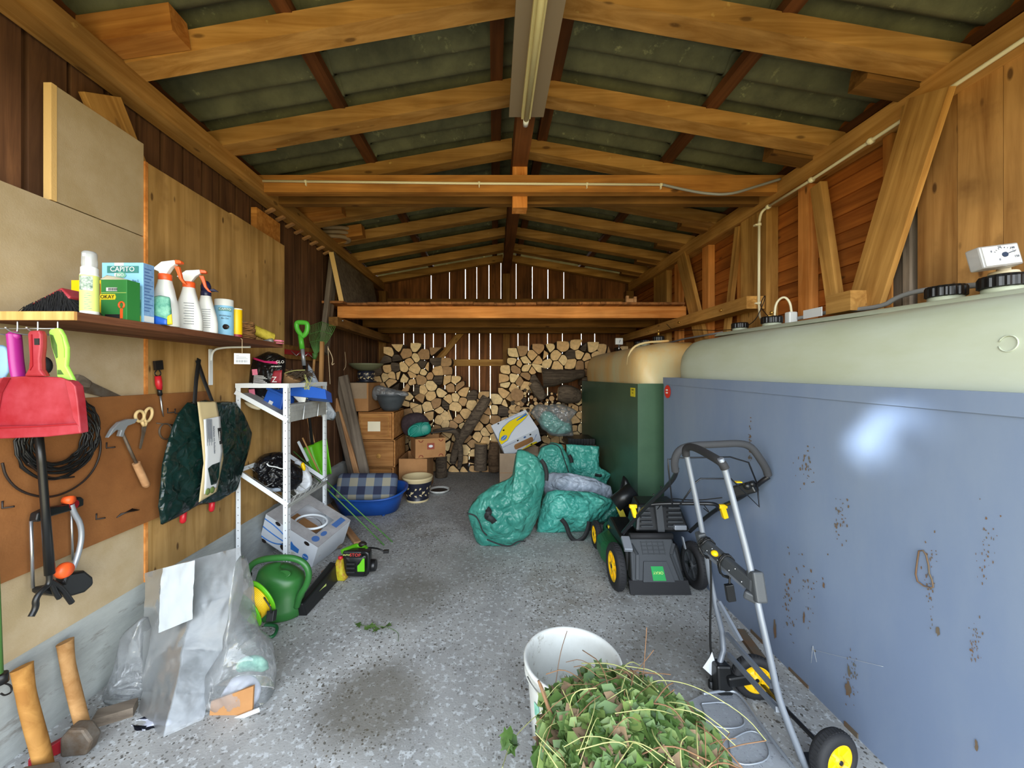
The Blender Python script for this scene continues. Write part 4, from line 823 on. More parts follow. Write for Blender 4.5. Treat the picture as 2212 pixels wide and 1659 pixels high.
# upright cart of grey tubes
t = T('hand_cart', 'folding hand cart of grey tubes with yellow hubbed wheels standing in front of the mower', 'hand cart', (1.15, 1.65, 0))
b = MB(); near = smoothpts([P(1556, 990, 1.62), P(1568, 1020, 1.62), P(1625, 1240, 1.56), P(1636, 1302, 1.53), P(1664, 1425, 1.49), P(1679, 1497, 1.475), P(1693, 1540, 1.46), P(1742, 1662, 1.43)], 1)
b.tube(near, .0125, 12); b.done('near_upright', 'grey_tube', t)
b = MB(); b.tube(smoothpts([P(1480, 975, 1.93), P(1486, 995, 1.93), P(1520, 1160, 1.90), P(1539, 1280, 1.88), P(1566, 1392, 1.86), P(1552, 1440, 1.84), P(1549, 1480, 1.83)], 1), .0125, 12); b.done('far_upright', 'grey_tube', t)
b = MB(); b.tube(smoothpts([P(1482, 985, 1.925), P(1481, 966, 1.92), P(1500, 965, 1.85), P(1545, 990, 1.66), P(1560, 1000, 1.62), P(1566, 1012, 1.62)], 2), .018, 12); b.done('grip', 'black_rubber', t)
b = MB(); a, c = P(1516, 1168, 1.90), P(1630, 1268, 1.54); b.beam(a, c, .03, .055); b.beam(P(1630, 1232, 1.555), P(1640, 1300, 1.53), .045, .05, up=(0, 1, 0)); b.beam(P(1512, 1150, 1.9), P(1522, 1190, 1.9), .04, .045, up=(0, 1, 0)); b.beam(P(1608, 1280, 1.57), P(1640, 1296, 1.535), .04, .035); b.done('cross_bar', 'grey_plastic', t, bevel=.008)
b = MB(); c = a.lerp(c, .38) + V((-.02, 0, .012)); b.ball(c, .019, 14, (.9, 1, .7)); b.done('button', 'yellow', t)
for (p, q) in ((P(1520, 1190, 1.9), P(1612, 1268, 1.6)), (P(1570, 1370, 1.85), P(1668, 1482, 1.5)), (P(1574, 1414, 1.84), P(1680, 1533, 1.47)), (P(1552, 1300, 1.86), P(1600, 1385, 1.75))): b = MB(); b.beam(p, q, .014, .02); b.done('strut', 'grey_tube', t)
b = MB()
for i in range(8): p = a.lerp(P(1630, 1268, 1.54), .08 + i * .11) + V((-.018, -.005, .02 - .03 * (i % 2))); b.ball(p, .004, 6)
b.done('rivet', 'steel', t, kind='stuff')
b = MB(); b.beam(P(1556, 1430, 1.84), P(1560, 1500, 1.82), .07, .07, up=(0, 1, 0)); b.beam(P(1570, 1470, 1.8), P(1620, 1462, 1.8), .04, .05); b.done('wheel_bracket', 'black_plastic', t, bevel=.01)
b = MB(); b.tube([P(1630, 1462, 1.84), P(1800, 1638, 1.42)], .009, 8); b.beam(P(1786, 1650, 1.43), P(1740, 1650, 1.44), .04, .05); b.done('axle', 'dark_tube', t)
wheel(t, P(1630, 1462, 1.80) * 1, .098, .045, ax=(.12, 1, 0), spokes=6); wheel(t, P(1800, 1634, 1.42), .094, .05, ax=(-.25, 1, 0), spokes=6)
b = MB(); cb = [P(1530, 1175, 1.87)]
pts = []
for i in range(40):
    f = i / 39; p = a.lerp(P(1630, 1268, 1.54), .12 + .04 * math.sin(i)); an = i * .55; pts.append(p + V((.035 * math.cos(an), 0, .045 * math.sin(an) - .01)))
b.tube(pts, .0045, 6)
pts = []
for i in range(30): p = a.lerp(P(1630, 1268, 1.54), .52 + .02 * math.sin(i)); an = i * .6; pts.append(p + V((.035 * math.cos(an), 0, .05 * math.sin(an) - .015)))
b.tube(pts, .0045, 6)
b.tube(smoothpts([P(1534, 1200, 1.86), P(1537, 1260, 1.86), P(1533, 1380, 1.86), P(1538, 1430, 1.86), P(1535, 1475, 1.85)], 2), .0048, 6); b.tube(smoothpts([P(1582, 1215, 1.7), P(1575, 1250, 1.7), P(1578, 1275, 1.69)], 2), .0045, 6); b.done('cable', 'cable_black', t)
b = MB(); b.tube([P(1535, 1470, 1.85), P(1538, 1510, 1.85)], [.011, .013], 10); b.done('plug', 'black_plastic', t); b = MB(); b.beam(P(1574, 1262, 1.69), P(1580, 1298, 1.69), .035, .02, up=(0, 1, 0)); b.done('plug', 'black_plastic', t, bevel=.003)
b = MB(); q = [P(u, v, 1.85) for u, v in ((1533, 1420), (1518, 1442), (1540, 1462), (1547, 1438), (1538, 1408))]; f_ = b.face([b.v(p) for p in q]); b.done('tag', 'paper', t, solid=.001)
t = T('wire_mesh_plate', 'grey wire mesh plate with rounded rim lying on the floor beside the garden waste', 'mesh plate', G(1590, 1590, .02))
b = MB(); q = [G(u, v, .015) for u, v in ((1480, 1519), (1519, 1499), (1590, 1497), (1645, 1570), (1720, 1668), (1580, 1672), (1520, 1600))]; b.face([b.v(p) for p in q]); b.done('mesh', 'wire_mesh', t)
b = MB(); b.tube(smoothpts([G(u, v, .03) for u, v in ((1519, 1499), (1575, 1490), (1600, 1500), (1650, 1575), (1722, 1668))], 2), .006, 8); b.tube(smoothpts([G(u, v, .02) for u, v in ((1515, 1520), (1570, 1515), (1605, 1545), (1610, 1570), (1560, 1575), (1530, 1560), (1515, 1520))], 2), .003, 6); b.tube(smoothpts([G(u, v, .02) for u, v in ((1575, 1600), (1620, 1575), (1650, 1590), (1668, 1640), (1610, 1655), (1580, 1640), (1575, 1600))], 2), .003, 6); b.done('rim', 'alu', t)
b = MB(); b.beam(G(1598, 1362, .01), G(1650, 1432, .01), .05, .02); tag(b.done('wood_strip', 'rust'), 'rusty brown strip lying on the floor at the foot of the blue casing', 'strip')
# ---------------------------------------------------------------- bucket and garden waste
t = T('bucket', 'large white plastic bucket with a dirty inside and green print', 'bucket', (.32, 1.57, 0))
c = V((.32, 1.565, 0)); rb = .19; b = MB(); prof = [(.0001, .004), (rb * .83, .004), (rb * .84, .0), (rb * .90, .17), (rb * .95, .29), (rb * .965, .30), (rb * 1.02, .302), (rb * 1.02, .312), (rb * .97, .314), (rb * .975, .332), (rb * 1.03, .335), (rb * 1.035, .352), (rb, .357), (rb * .955, .35), (rb * .93, .33), (rb * .87, .17), (rb * .80, .012), (.0001, .012)]
b.lathe(prof, c, 56, caps=False); b.done('body', 'white_dirty', t)
b = MB(); pts = [c + V((rb * 1.04 * math.cos(a), -.0 + rb * 1.04 * math.sin(a), .34 - .30 * math.sin(-a) ** 2 * 0)) for a in [R(185 + i * 8) for i in range(22)]]
pts = [c + V((rb * 1.05 * math.cos(R(200 + i * 7)), rb * 1.05 * math.sin(R(200 + i * 7)), .33 - .03 * math.sin(math.pi * i / 20))) for i in range(21)]; b.tube(pts, .003, 6); b.done('bail_handle', 'steel', t)
b = MB()
for i in range(18):
    a0, a1 = R(205 + i * 5), R(210 + i * 5); r_ = rb * .925 + .0025
    z0, z1 = .19, .24
    q = [c + V((r_ * k * math.cos(a), r_ * k * math.sin(a), z)) for a, z, k in ((a0, z0, .99), (a1, z0, .99), (a1, z1, 1.012), (a0, z1, 1.012))]
    if i % 3 != 2: b.face([b.v(p) for p in q])
b.done('print', 'teal_box', t, solid=.0006)
t = T('garden_waste_tub', 'dark green tub heaped with cut weeds in front of the white bucket', 'tub', (.38, 1.06, 0))
c = V((.385, 1.07, 0)); b = MB(); b.lathe([(.20, 0), (.235, .2), (.262, .40), (.272, .405), (.268, .415), (.255, .41), (.225, .2), (.19, .01), (.0001, .01)], c, 48, sx=.95, sy=1.08); b.done('tub', 'bag_green', t)
b = MB(); b.lathe([(.25, .38), (.2, .43), (.1, .46), (.0001, .47)], c, 32, sx=.95, sy=1.08); b.done('packed_earth', 'soil', t)
rr = random.Random(21)
def leafq(b, p, s, n_, kind=0):
    n_ = V(n_).normalized(); x, y, z = frame(V((rr.uniform(-1, 1), rr.uniform(-1, 1), rr.uniform(-.5, .5))), n_); M = basis(x, y, z, p)
    pts = [(-.5, 0, 0), (-.2, .28, .06), (.15, .30, .02), (.5, 0, -.12), (.15, -.30, .02), (-.2, -.28, .06)] if kind == 0 else [(-.5, 0, 0), (-.25, .38, .1), (0, .18, 0), (.2, .42, .05), (.25, .14, 0), (.55, 0, -.1), (.25, -.14, 0), (.2, -.42, .05), (0, -.18, 0), (-.25, -.38, .1)]
    vs_ = [b.v(M @ V((a * s, c_ * s, d * s))) for a, c_, d in pts]; m0 = b.v(M @ V((-.0, 0, -.03 * s)))
    for i in range(len(vs_)): b.face([vs_[i], vs_[(i + 1) % len(vs_)], m0], True)
b = MB()
for i in range(3400):
    a = rr.uniform(0, 2 * math.pi); r_ = math.sqrt(rr.random()) * .97; hgt = .41 + .11 * (1 - r_ ** 2) + rr.uniform(-.02, .035)
    p = c + V((.262 * r_ * math.cos(a), .30 * r_ * math.sin(a), hgt)); b.m = rr.choices((0, 1, 2), (5, 3, 1.6))[0]
    leafq(b, p, rr.uniform(.03, .085), (rr.uniform(-.8, .8), rr.uniform(-1.4, .2), 1), rr.random() < .45)
for (u, v, Y, s) in ((1105, 1605, 1.2, .05), (1300, 1452, 1.45, .06), (1385, 1480, 1.35, .05)): 
    b.m = 0; p = P(u, v, Y); [leafq(b, p + V((rr.uniform(-.02, .02), 0, rr.uniform(-.03, .03))), s, (0, -1, .5), 1) for _ in range(6)]
tag(b.done('cut_weeds', ['foliage', 'foliage_light', 'foliage_dry'], loc=tuple(c + V((0, 0, .4)))), 'heap of cut green leaves and weeds filling the dark green tub', 'weeds', kind='stuff')
b = MB(); rr = random.Random(5)
for i in range(75):
    a = rr.uniform(0, 6.28); r_ = math.sqrt(rr.random()) * .95; p = c + V((.25 * r_ * math.cos(a), .29 * r_ * math.sin(a), .48 + .08 * (1 - r_ * r_)))
    d = V((rr.uniform(-1, 1), rr.uniform(-.7, .7), rr.uniform(-.1, .35))).normalized() * rr.uniform(.10, .24); q = V((rr.uniform(-.04, .04), 0, rr.uniform(.0, .05)))
    b.m = 0 if rr.random() < .6 else 1; b.tube(smoothpts([p - d * .5, p + q, p + d * .5 + V((0, 0, -.02))], 2), rr.uniform(.0009, .0020), 5)
for L_ in ([(1195, 1560, 1.2), (1180, 1500, 1.2), (1168, 1475, 1.2)], [(1196, 1620, 1.1), (1175, 1560, 1.2), (1165, 1512, 1.25), (1162, 1495, 1.25)], [(1200, 1480, 1.35), (1210, 1410, 1.4), (1225, 1363, 1.5)], [(1380, 1530, 1.2), (1400, 1470, 1.2), (1460, 1470, 1.2), (1520, 1490, 1.15), (1610, 1545, 1.1), (1655, 1600, 1.05)],
           [(1385, 1510, 1.25), (1392, 1430, 1.25), (1397, 1355, 1.25)], [(1370, 1455, 1.3), (1400, 1420, 1.3), (1412, 1404, 1.3)], [(1400, 1530, 1.2), (1430, 1510, 1.15), (1456, 1490, 1.1)], [(1540, 1630, 1.05), (1590, 1610, 1.0), (1655, 1600, 1.0)], [(1190, 1520, 1.3), (1130, 1570, 1.25), (1100, 1610, 1.2), (1085, 1659, 1.1)], [(1260, 1470, 1.3), (1250, 1445, 1.3)], [(1460, 1660, 1.0), (1540, 1600, 1.05), (1590, 1595, 1.05)]):
    b.m = 0 if len(L_) > 3 else 1; b.tube(smoothpts([P(*p) for p in L_], 2), .0013, 5)
b.m = 1; b.tube([P(1208, 1580, 1.16), P(1185, 1530, 1.16), P(1163, 1470, 1.18)], [.008, .006, .004], 6)
tag(b.done('weed_stalks', ['stem_green', 'stem_brown'], loc=tuple(c + V((0, 0, .45)))), 'long thin pale stalks and twigs sticking out of the weed heap', 'stalks', kind='stuff')
b = MB(); rr = random.Random(6); p = G(820, 1380, .01)
b.tube(smoothpts([G(765, 1345, .01), G(785, 1352, .02), G(830, 1352, .03), G(862, 1365, .01), G(860, 1385, .005)], 2), .0015, 5)
for u, v in ((795, 1356), (812, 1360), (828, 1355), (840, 1350), (805, 1352), (775, 1350)): leafq(b, G(u, v, .02), .05, (0, -.3, 1), 1)
tag(b.done('fallen_sprig', 'foliage'), 'small green sprig of leaves dropped on the floor in the middle of the shed', 'sprig')
# ---------------------------------------------------------------- firewood stack
def interp(pts, u):
    for (a, b_), (c, d) in zip(pts, pts[1:]):
        if a <= u <= c: return b_ + (d - b_) * (u - a) / (c - a)
    return 2000
TOP = [(806, 800), (822, 780), (836, 752), (862, 738), (905, 742), (945, 752), (962, 772), (975, 800), (992, 828), (1010, 838), (1040, 842), (1075, 842), (1088, 808), (1098, 775), (1104, 752), (1150, 746), (1200, 742), (1240, 733), (1290, 737), (1350, 748)]
YF = 6.03
def inreg(x, z):
    u = CX + F * x / YF; v = CY - F * (z - H) / YF
    if u < 806 or u > 1350 or z < .02: return False
    if v < interp(TOP, u) + 9: return False
    if u > 1268 and v > 850 - (u - 1268) * .6: return False
    if u < 868 and v > 915: return False
    if 1085 < u and v > 1000: return False
    if 1120 < u < 1235 and 838 < v < 884: return False      # branches lie here
    if 1166 < u < 1262 and 796 < v < 862: return False      # the big root
    return True
rr = random.Random(17); seeds = []; tries = 0; WT = {}
while tries < 60000:
    tries += 1; x, z = rr.uniform(-1.9, 2.1), rr.uniform(.03, 2.1)
    if not inreg(x, z): continue
    rd = rr.choice((.051, .060, .067, .076))
    if all((x - a) ** 2 + ((z - c) * 1.10) ** 2 > (rd + WT[(a, c)]) ** 2 for a, c in seeds): seeds.append((x, z)); WT[(x, z)] = rd
seeds.sort(key=lambda s: s[0])
print('logs', len(seeds))
def clip(poly, px, pz, nx, nz):
    out = []
    for i in range(len(poly)):
        a, b_ = poly[i], poly[(i + 1) % len(poly)]; da = (a[0] - px) * nx + (a[1] - pz) * nz; db = (b_[0] - px) * nx + (b_[1] - pz) * nz
        if da <= 0: out.append(a)
        if da * db < 0: t_ = da / (da - db); out.append((a[0] + (b_[0] - a[0]) * t_, a[1] + (b_[1] - a[1]) * t_))
    return out
def make_log(name, poly, y0, ln, m_end, m_side, label, cat, group, cx, cz, skew=(0, 0)):
    b = MB(); M = basis((1, 0, 0), (0, 0, 1), (0, 1, 0)); b.m = 0
    a = [b.v(V((x - cx, 0 + .012 * noise.noise(V((x * 9, z * 9, 3))), z - cz))) for x, z in poly]; c = [b.v(V((x - cx + skew[0], ln, z - cz + skew[1]))) for x, z in poly]
    b.face(a); b.face(c[::-1]); b.m = 1
    for i in range(len(a)): b.face([a[i], c[i], c[(i + 1) % len(a)], a[(i + 1) % len(a)]])
    o = b.done(name, [m_end, m_side], local=True, M=Matrix.Translation((cx, y0, cz))); return tag(o, label, cat, group)
ORD = lambda n: str(n) + ('th' if 10 < n % 100 < 14 else {1: 'st', 2: 'nd', 3: 'rd'}.get(n % 10, 'th'))
LY = {}
for x, z in seeds: LY.setdefault(int(z / .125), []).append((x, z))
PLACE = {s_: (ORD(i + 1), ORD(k + 1)) for k, r_ in LY.items() for i, s_ in enumerate(sorted(r_))}
for si, (x, z) in enumerate(seeds):
    s = .096; poly = [(x - s, z - s * .85), (x + s, z - s * .85), (x + s, z + s * .85), (x - s, z + s * .85)]
    for (a, c) in seeds:
        d = math.hypot(a - x, c - z)
        if 0 < d < .30:
            nx, nz = (a - x) / d, (c - z) / d; g = .0055 + .004 * math.sin(x * 91 + z * 57)
            hf = (d * d + WT[(x, z)] ** 2 - WT[(a, c)] ** 2) / (2 * d); poly = clip(poly, x + nx * (hf - g), z + nz * (hf - g), nx, nz)
            if len(poly) < 3: break
    if len(poly) < 3: continue
    if z - .08 < 0: poly = clip(poly, x, .004, 0, -1)
    if len(poly) < 3: continue
    # a random side bulges like the round bark side, the other corners stay sharp
    ang = rr.uniform(0, 6.28); k = rr.random(); pts = []
    cx_, cz_ = sum(p[0] for p in poly) / len(poly), sum(p[1] for p in poly) / len(poly)
    if k < .45 and len(poly) > 4:     # a wedge: drop a corner or two
        q = [p for i, p in enumerate(poly) if i != rr.randrange(len(poly))]; poly = q if len(q) >= 3 else poly
    n_ = len(poly)
    for i in range(n_):
        p, pv, nx_ = poly[i], poly[i - 1], poly[(i + 1) % n_]; a = math.atan2(p[1] - cz_, p[0] - cx_); da = abs((a - ang + math.pi) % (2 * math.pi) - math.pi)
        f = .36 if da < 1.6 else .05
        A = (p[0] + (pv[0] - p[0]) * f, p[1] + (pv[1] - p[1]) * f); B = (p[0] + (nx_[0] - p[0]) * f, p[1] + (nx_[1] - p[1]) * f)
        if f > .2: pts += [A, ((A[0] + B[0] + 2 * p[0]) / 4, (A[1] + B[1] + 2 * p[1]) / 4), B]
        else: pts += [A, B]
    u = CX + F * x / YF; zone = 'left heap' if u < 960 else ('low middle' if u < 1088 else 'right heap')
    dark = rr.random() < .10; y0 = YF + rr.uniform(-.05, .045)
    kind = 'bark' if dark else 'log_end'
    make_log('firewood_log', pts, y0, .30, kind, 'log_side', f'{"grey" if dark else "pale"} split log, {PLACE[(x, z)][0]} from the left in the {PLACE[(x, z)][1]} layer above the floor', 'firewood', f'{"grey" if dark else "pale"} split logs in the {zone}', x, z)
# thin round branches
brs = []; tries = 0
while tries < 6000 and len(brs) < 60:
    tries += 1; u, v = rr.uniform(1100, 1240), rr.uniform(836, 892); r_ = rr.choice((.018, .024, .03, .036, .042))
    if 1100 < u < 1122 and v < 868: continue
    if u > 1236 - (v < 850) * 60 : continue
    x, z = (u - CX) * YF / F, H - (v - CY) * YF / F
    if all(math.hypot(x - a, z - c) > r_ + d + .002 for a, c, d in brs): brs.append((x, z, r_))
brs.sort()
for bi, (x, z, r_) in enumerate(brs):
    poly = [(x + r_ * math.cos(2 * math.pi * i / 10), z + r_ * math.sin(2 * math.pi * i / 10)) for i in range(10)]
    make_log('round_branch', poly, YF + rr.uniform(-.12, .02), .3, 'log_end' if rr.random() < .72 else 'bark', 'log_side', f'{"slender" if r_ < .025 else "thicker"} round branch, {ORD(bi + 1)} from the left among those stacked above the green bags', 'branch', 'thin round branches in the firewood stack', x, z)
def gnarl(name, pts, rad, label, cat, m='bark', amp=.15, ends='log_end', seed=0):
    b = MB(); pts = smoothpts(pts, 2); n_ = len(pts); rr_ = [rad[0] + (rad[-1] - rad[0]) * i / (n_ - 1) for i in range(n_)] if len(rad) == 2 else [interp([(k / (len(rad) - 1), r_) for k, r_ in enumerate(rad)], i / (n_ - 1) - 1e-9 if i == n_ - 1 else i / (n_ - 1)) for i in range(n_)]
    b.m = 0; rings = b.tube(pts, rr_, 18, caps=False)
    for i, ring in enumerate(rings):
        for v_ in ring:
            d = (v_.co - pts[i]); v_.co = pts[i] + d * (1 + amp * noise.noise(v_.co * 9 + V((seed, 0, 0))) + amp * .5 * noise.noise(v_.co * 25))
    b.m = 1; b.face(rings[0][::-1]); b.face(rings[-1])
    return tag(b.done(name, [m, ends]), label, cat)
gnarl('tree_root', [P(1172, 818, 5.92), P(1200, 815, 5.9), P(1232, 812, 5.9), P(1262, 806, 5.92)], [.16, .13, .09, .05], 'thick torn tree root with a pale cut end lying high in the right heap', 'root', seed=1)
gnarl('tree_root', [P(1205, 850, 5.88), P(1228, 852, 5.87), P(1252, 858, 5.9)], [.10, .15, .08], 'knobbly grey root stump just under the thick torn root', 'root', seed=2)
gnarl('tree_root', [P(1150, 828, 5.9), P(1163, 842, 5.88), P(1172, 862, 5.9)], [.07, .09, .05], 'small grey stub of root left of the thick torn root', 'root', seed=3)
gnarl('round_log', [P(1117, 853, 5.86), P(1117, 853, 5.98)], [.095, .10], 'large round log with a rotten end in the right heap left of the branches', 'log', seed=4)
gnarl('forked_branch', [P(1052, 858, 5.72), P(1036, 885, 5.70), P(1018, 915, 5.70), P(1000, 942, 5.72), P(985, 965, 5.78), P(978, 1000, 5.85)], [.075, .085, .08, .06, .05], 'grey barked crooked branch leaning against the middle of the firewood', 'branch', seed=5)
gnarl('dry_branch', [P(935, 932, 5.6), P(960, 928, 5.62), P(982, 930, 5.65), P(990, 945, 5.7), P(996, 985, 5.8), P(992, 1012, 5.88)], [.02, .04, .045, .03], 'thin dark crooked branch bent down in front of the low middle logs', 'branch', seed=6)
gnarl('upright_log', [P(1038, 1015, 5.93), P(1038, 985, 5.93), P(1039, 958, 5.93)], [.10, .10, .098], 'short upright log with peeling grey bark standing on the floor', 'log', amp=.08, seed=7)
gnarl('upright_log', [P(1068, 1018, 5.9), P(1066, 985, 5.9), P(1069, 955, 5.92)], [.085, .09, .085], 'brown split log standing upright beside the brown carton', 'log', m='log_side', amp=.12, seed=8)
gnarl('upright_log', [P(953, 1030, 5.7), P(953, 1002, 5.7), P(954, 985, 5.72)], [.09, .085, .08], 'low grey stump standing at the left foot of the firewood by the cartons', 'log', amp=.1, seed=9)
# ---------------------------------------------------------------- drawers, cartons and pots at the back left
def drawer(z0, z1, dx, label, detail):
    x0, x1, y0, y1 = -1.74 + dx, -1.285 + dx, 4.95, 5.52
    t = T('storage_box', label, 'box', ((x0 + x1) / 2, 5.2, z0), 'stacked wooden boxes')
    b = MB(); th = .018
    b.box((x0, y0, z0), (x0 + th, y1, z1)); b.box((x1 - th, y0, z0), (x1, y1, z1)); b.box((x0, y1 - th, z0), (x1, y1, z1)); b.box((x0, y0 + .01, z0), (x1, y1, z0 + .012)); b.box((x0, y0 + .005, z1 - .012), (x1, y1, z1 - .002)); b.done('case', 'drawer_wood', t)
    b = MB(); b.box((x0 + .008, y0 - .022, z0 + .008), (x1 - .02, y0 + .002, z1 - .014)); b.done('front', 'drawer_wood', t, bevel=.012)
    if detail == 'paper':
        b = MB(); b.box((x0 + .13, y0 - .0245, z0 + .11), (x0 + .29, y0 - .0225, z0 + .235)); b.done('paper_label', 'cream', t)
        b = MB(); 
        for q in ((x0 + .05, z0 + .05, x1 - .06, z0 + .056), (x0 + .05, z1 - .06, x1 - .06, z1 - .054)): b.box((q[0], y0 - .026, q[1]), (q[2], y0 - .021, q[3]))
        for q in ((x0 + .05, z0 + .05, x0 + .056, z1 - .06), (x1 - .066, z0 + .05, x1 - .06, z1 - .06)): b.box((q[0], y0 - .026, q[1]), (q[2], y0 - .021, q[3]))
        b.done('moulding', 'brace_wood', t)
    if detail == 'knob':
        b = MB(); Mk = basis((1, 0, 0), (0, 0, 1), (0, -1, 0), (x0 + .25, y0 - .022, z0 + .15)); b.lathe([(.028, 0), (.032, .006), (.024, .012), (.01, .013), (.012, .02), (.0001, .024)], M=Mk, seg=20); b.done('knob', 'brace_wood', t)
drawer(.035, .32, -.0, 'lowest wooden drawer of the stack behind the blue pet bed', '')
drawer(.325, .675, .02, 'middle wooden drawer of the stack, with a round knob', 'knob')
drawer(.68, 1.035, .0, 'top wooden drawer of the stack, with a pale paper label', 'paper')
b = MB(); b.box((-1.75, 4.98, 0), (-1.27, 5.5, .034)); tag(b.done('floor_board', 'grey_wood'), 'flat wooden base under the stack of drawers', 'board')
def carton(name, M, s, label, cat='box', m='cardboard', group=None, top=True, th=.006):
    t = T(name, label, cat, M=M, group=group); x, y, z = s
    b = MB(); b.box((-x / 2, 0, 0), (x / 2, th, z)); b.box((-x / 2, y - th, 0), (x / 2, y, z)); b.box((-x / 2, th, 0), (-x / 2 + th, y - th, z)); b.box((x / 2 - th, th, 0), (x / 2, y - th, z)); b.box((-x / 2, 0, 0), (x / 2, y, th))
    b.done('carton_body', m, t, local=True)
    return t
def Mz(x, y, z, rz=0): return Matrix.Translation((x, y, z)) @ Matrix.Rotation(R(rz), 4, 'Z')
t = carton('cardboard_box', Mz(-1.745, 4.98, 1.036, 0), (.25, .52, .38), 'closed brown cardboard box on top of the wooden drawers')
b = MB(); b.box((-.125, -.004, .17), (.105, -.001, .375)); b.box((-.125, 0, .374), (.125, .52, .38)); b.done('flap', 'cardboard_grey', t, local=True)
t = carton('cardboard_box', Mz(-1.03, 4.92, 0, 0), (.36, .52, .44), 'open brown cardboard box on the floor with an oval hand hole, below the printed box')
b = MB(); b.tube([(-.02, -.003, .24), (.09, -.003, .24)], .016, 8); b.done('hand_hole', 'text_black', t, local=True)
M = Mz(-.99, 4.88, .445, 22); t = T('cardboard_box', 'printed brown cardboard box resting on the open box, a red patch on its front', 'box', M=M)
b = MB(); b.box((0, 0, 0), (.39, .33, .006)); b.box((0, 0, 0), (.39, .006, .25)); b.box((0, .324, 0), (.39, .33, .25)); b.box((0, .006, 0), (.006, .324, .25)); b.box((.384, .006, 0), (.39, .324, .25)); b.done('carton_body', 'cardboard', t, local=True)
b = MB(); b.box((.15, -.002, .11), (.245, -.0005, .19)); b.done('red_patch', 'terracotta', t, local=True)
b = MB(); b.ball((.197, -.004, .15), .022, 10, (1.4, .1, .8)); b.done('white_print', 'paper', t, local=True)
b = MB()
for x_, z_ in ((.07, .235), (.33, .235), (.07, .015), (.33, .015)): b.tube(arc((x_, -.002, z_), (1, 0, 0), (0, 0, 1 if z_ < .1 else -1), .026, 0, math.pi, 8), .005, 4)
b.done('printed_arc', 'terracotta', t, local=True, kind='stuff')
# pot with bowl on the box, dark bowl with plastic, navy pot and saucer on the floor
def pattern(b, c, prof, n=6, seed=0, z0=0, z1=.1):
    for k in range(n):
        a = 2 * math.pi * k / n
        for (da, dz, s) in ((0, .5, 1), (.25, .25, .7), (-.25, .3, .7), (.3, .72, .6), (-.28, .75, .6)):
            aa = a + da; z = z0 + (z1 - z0) * dz; r_ = prof(z) + .0015; p = V(c) + V((r_ * math.cos(aa), r_ * math.sin(aa), z)); w_ = .040 * s
            tg = V((-math.sin(aa), math.cos(aa), 0)); up = V((0, 0, 1)); o_ = V((math.cos(aa), math.sin(aa), 0)) * .001
            d1 = (tg * .6 + up * .8) if dz > .4 else (tg * -.7 + up * .7)
            d2 = d1.cross(o_.normalized()); vs_ = [b.v(p + d1 * w_), b.v(p + d2 * w_ * .45 + o_), b.v(p - d1 * w_), b.v(p - d2 * w_ * .45 + o_)]; b.face(vs_)
t = T('flower_pot', 'patterned brown flower pot on the cardboard box, carrying a wide green bowl', 'flower pot', (-1.70, 5.15, 1.418))
c = V((-1.70, 5.15, 1.418)); b = MB(); b.lathe([(.125, 0), (.135, .008), (.13, .014), (.09, .012), (.10, .03), (.118, .09), (.115, .14), (.10, .15)], c, 32); b.done('pot_body', 'ceramic_navy', t)
b = MB(); pattern(b, c, lambda z: .10 + .2 * (z - .03) if z < .12 else .118, 7, z0=.03, z1=.13); b.done('leaf_pattern', 'ceramic_cream', t, kind='stuff')
b = MB(); c2 = c + V((0, -.01, .152)); b.lathe([(.09, 0), (.16, .03), (.215, .075), (.225, .09), (.215, .096), (.20, .085), (.15, .045), (.0001, .03)], c2, 40); tag(b.done('wide_bowl', 'saucer_green'), 'wide grey green bowl on top of the patterned pot above the drawers', 'bowl')
t = T('planter_bowl', 'dark grey planter bowl on the drawers, stuffed with crumpled clear plastic', 'planter', (-1.40, 5.18, 1.036))
c = V((-1.385, 5.2, 1.036)); b = MB(); b.lathe([(.0001, .002), (.10, 0), (.14, .05), (.175, .13), (.195, .165), (.195, .20), (.205, .205), (.205, .215), (.19, .215), (.165, .13), (.12, .03), (.0001, .02)], c, 36, caps=False); b.done('bowl', 'pot_dark', t)
b = MB(); o = [P(u, v, 5.15) for u, v in ((803, 845), (812, 830), (835, 836), (860, 843), (880, 846), (886, 856), (862, 856), (838, 870), (822, 858), (812, 868), (803, 858))]; pillow(b, o, (0, -1, 0), .10, .10, amp=.035, f=16, seg=72, rings=14, smooth=1, seed=3); tag(b.done('crumpled_plastic', 'milky_film'), 'crumpled clear plastic film spilling from the dark planter bowl', 'plastic film')
t = T('flower_pot', 'navy ceramic flower pot with cream leaf pattern standing on the floor', 'flower pot', (-.92, 4.66, 0))
c = V((-.92, 4.66, 0)); b = MB(); b.lathe([(.0001, .001), (.125, 0), (.13, .02), (.125, .025), (.15, .12), (.168, .20), (.172, .235)], c, 40, caps=False); b.done('pot_body', 'ceramic_navy', t)
b = MB(); b.lathe([(.168, .232), (.178, .24), (.176, .262), (.184, .27), (.184, .288), (.172, .292), (.16, .285), (.15, .15), (.0001, .14)], c, 40, caps=False); b.lathe([(.131, .0), (.134, .012), (.131, .022)], c, 40, caps=False); b.done('rim', 'ceramic_cream', t)
b = MB(); pattern(b, c, lambda z: .125 + (z - .025) * .245, 7, z0=.04, z1=.22); b.done('leaf_pattern', 'ceramic_cream', t, kind='stuff')
b = MB(); c = V((-.70, 4.97, 0)); b.lathe([(.0001, .004), (.09, .0), (.125, .018), (.135, .04), (.128, .042), (.11, .02), (.0001, .012)], c, 36, caps=False); tag(b.done('plant_saucer', 'white_dirty'), 'shallow white edged plant saucer on the floor right of the navy pot', 'saucer')
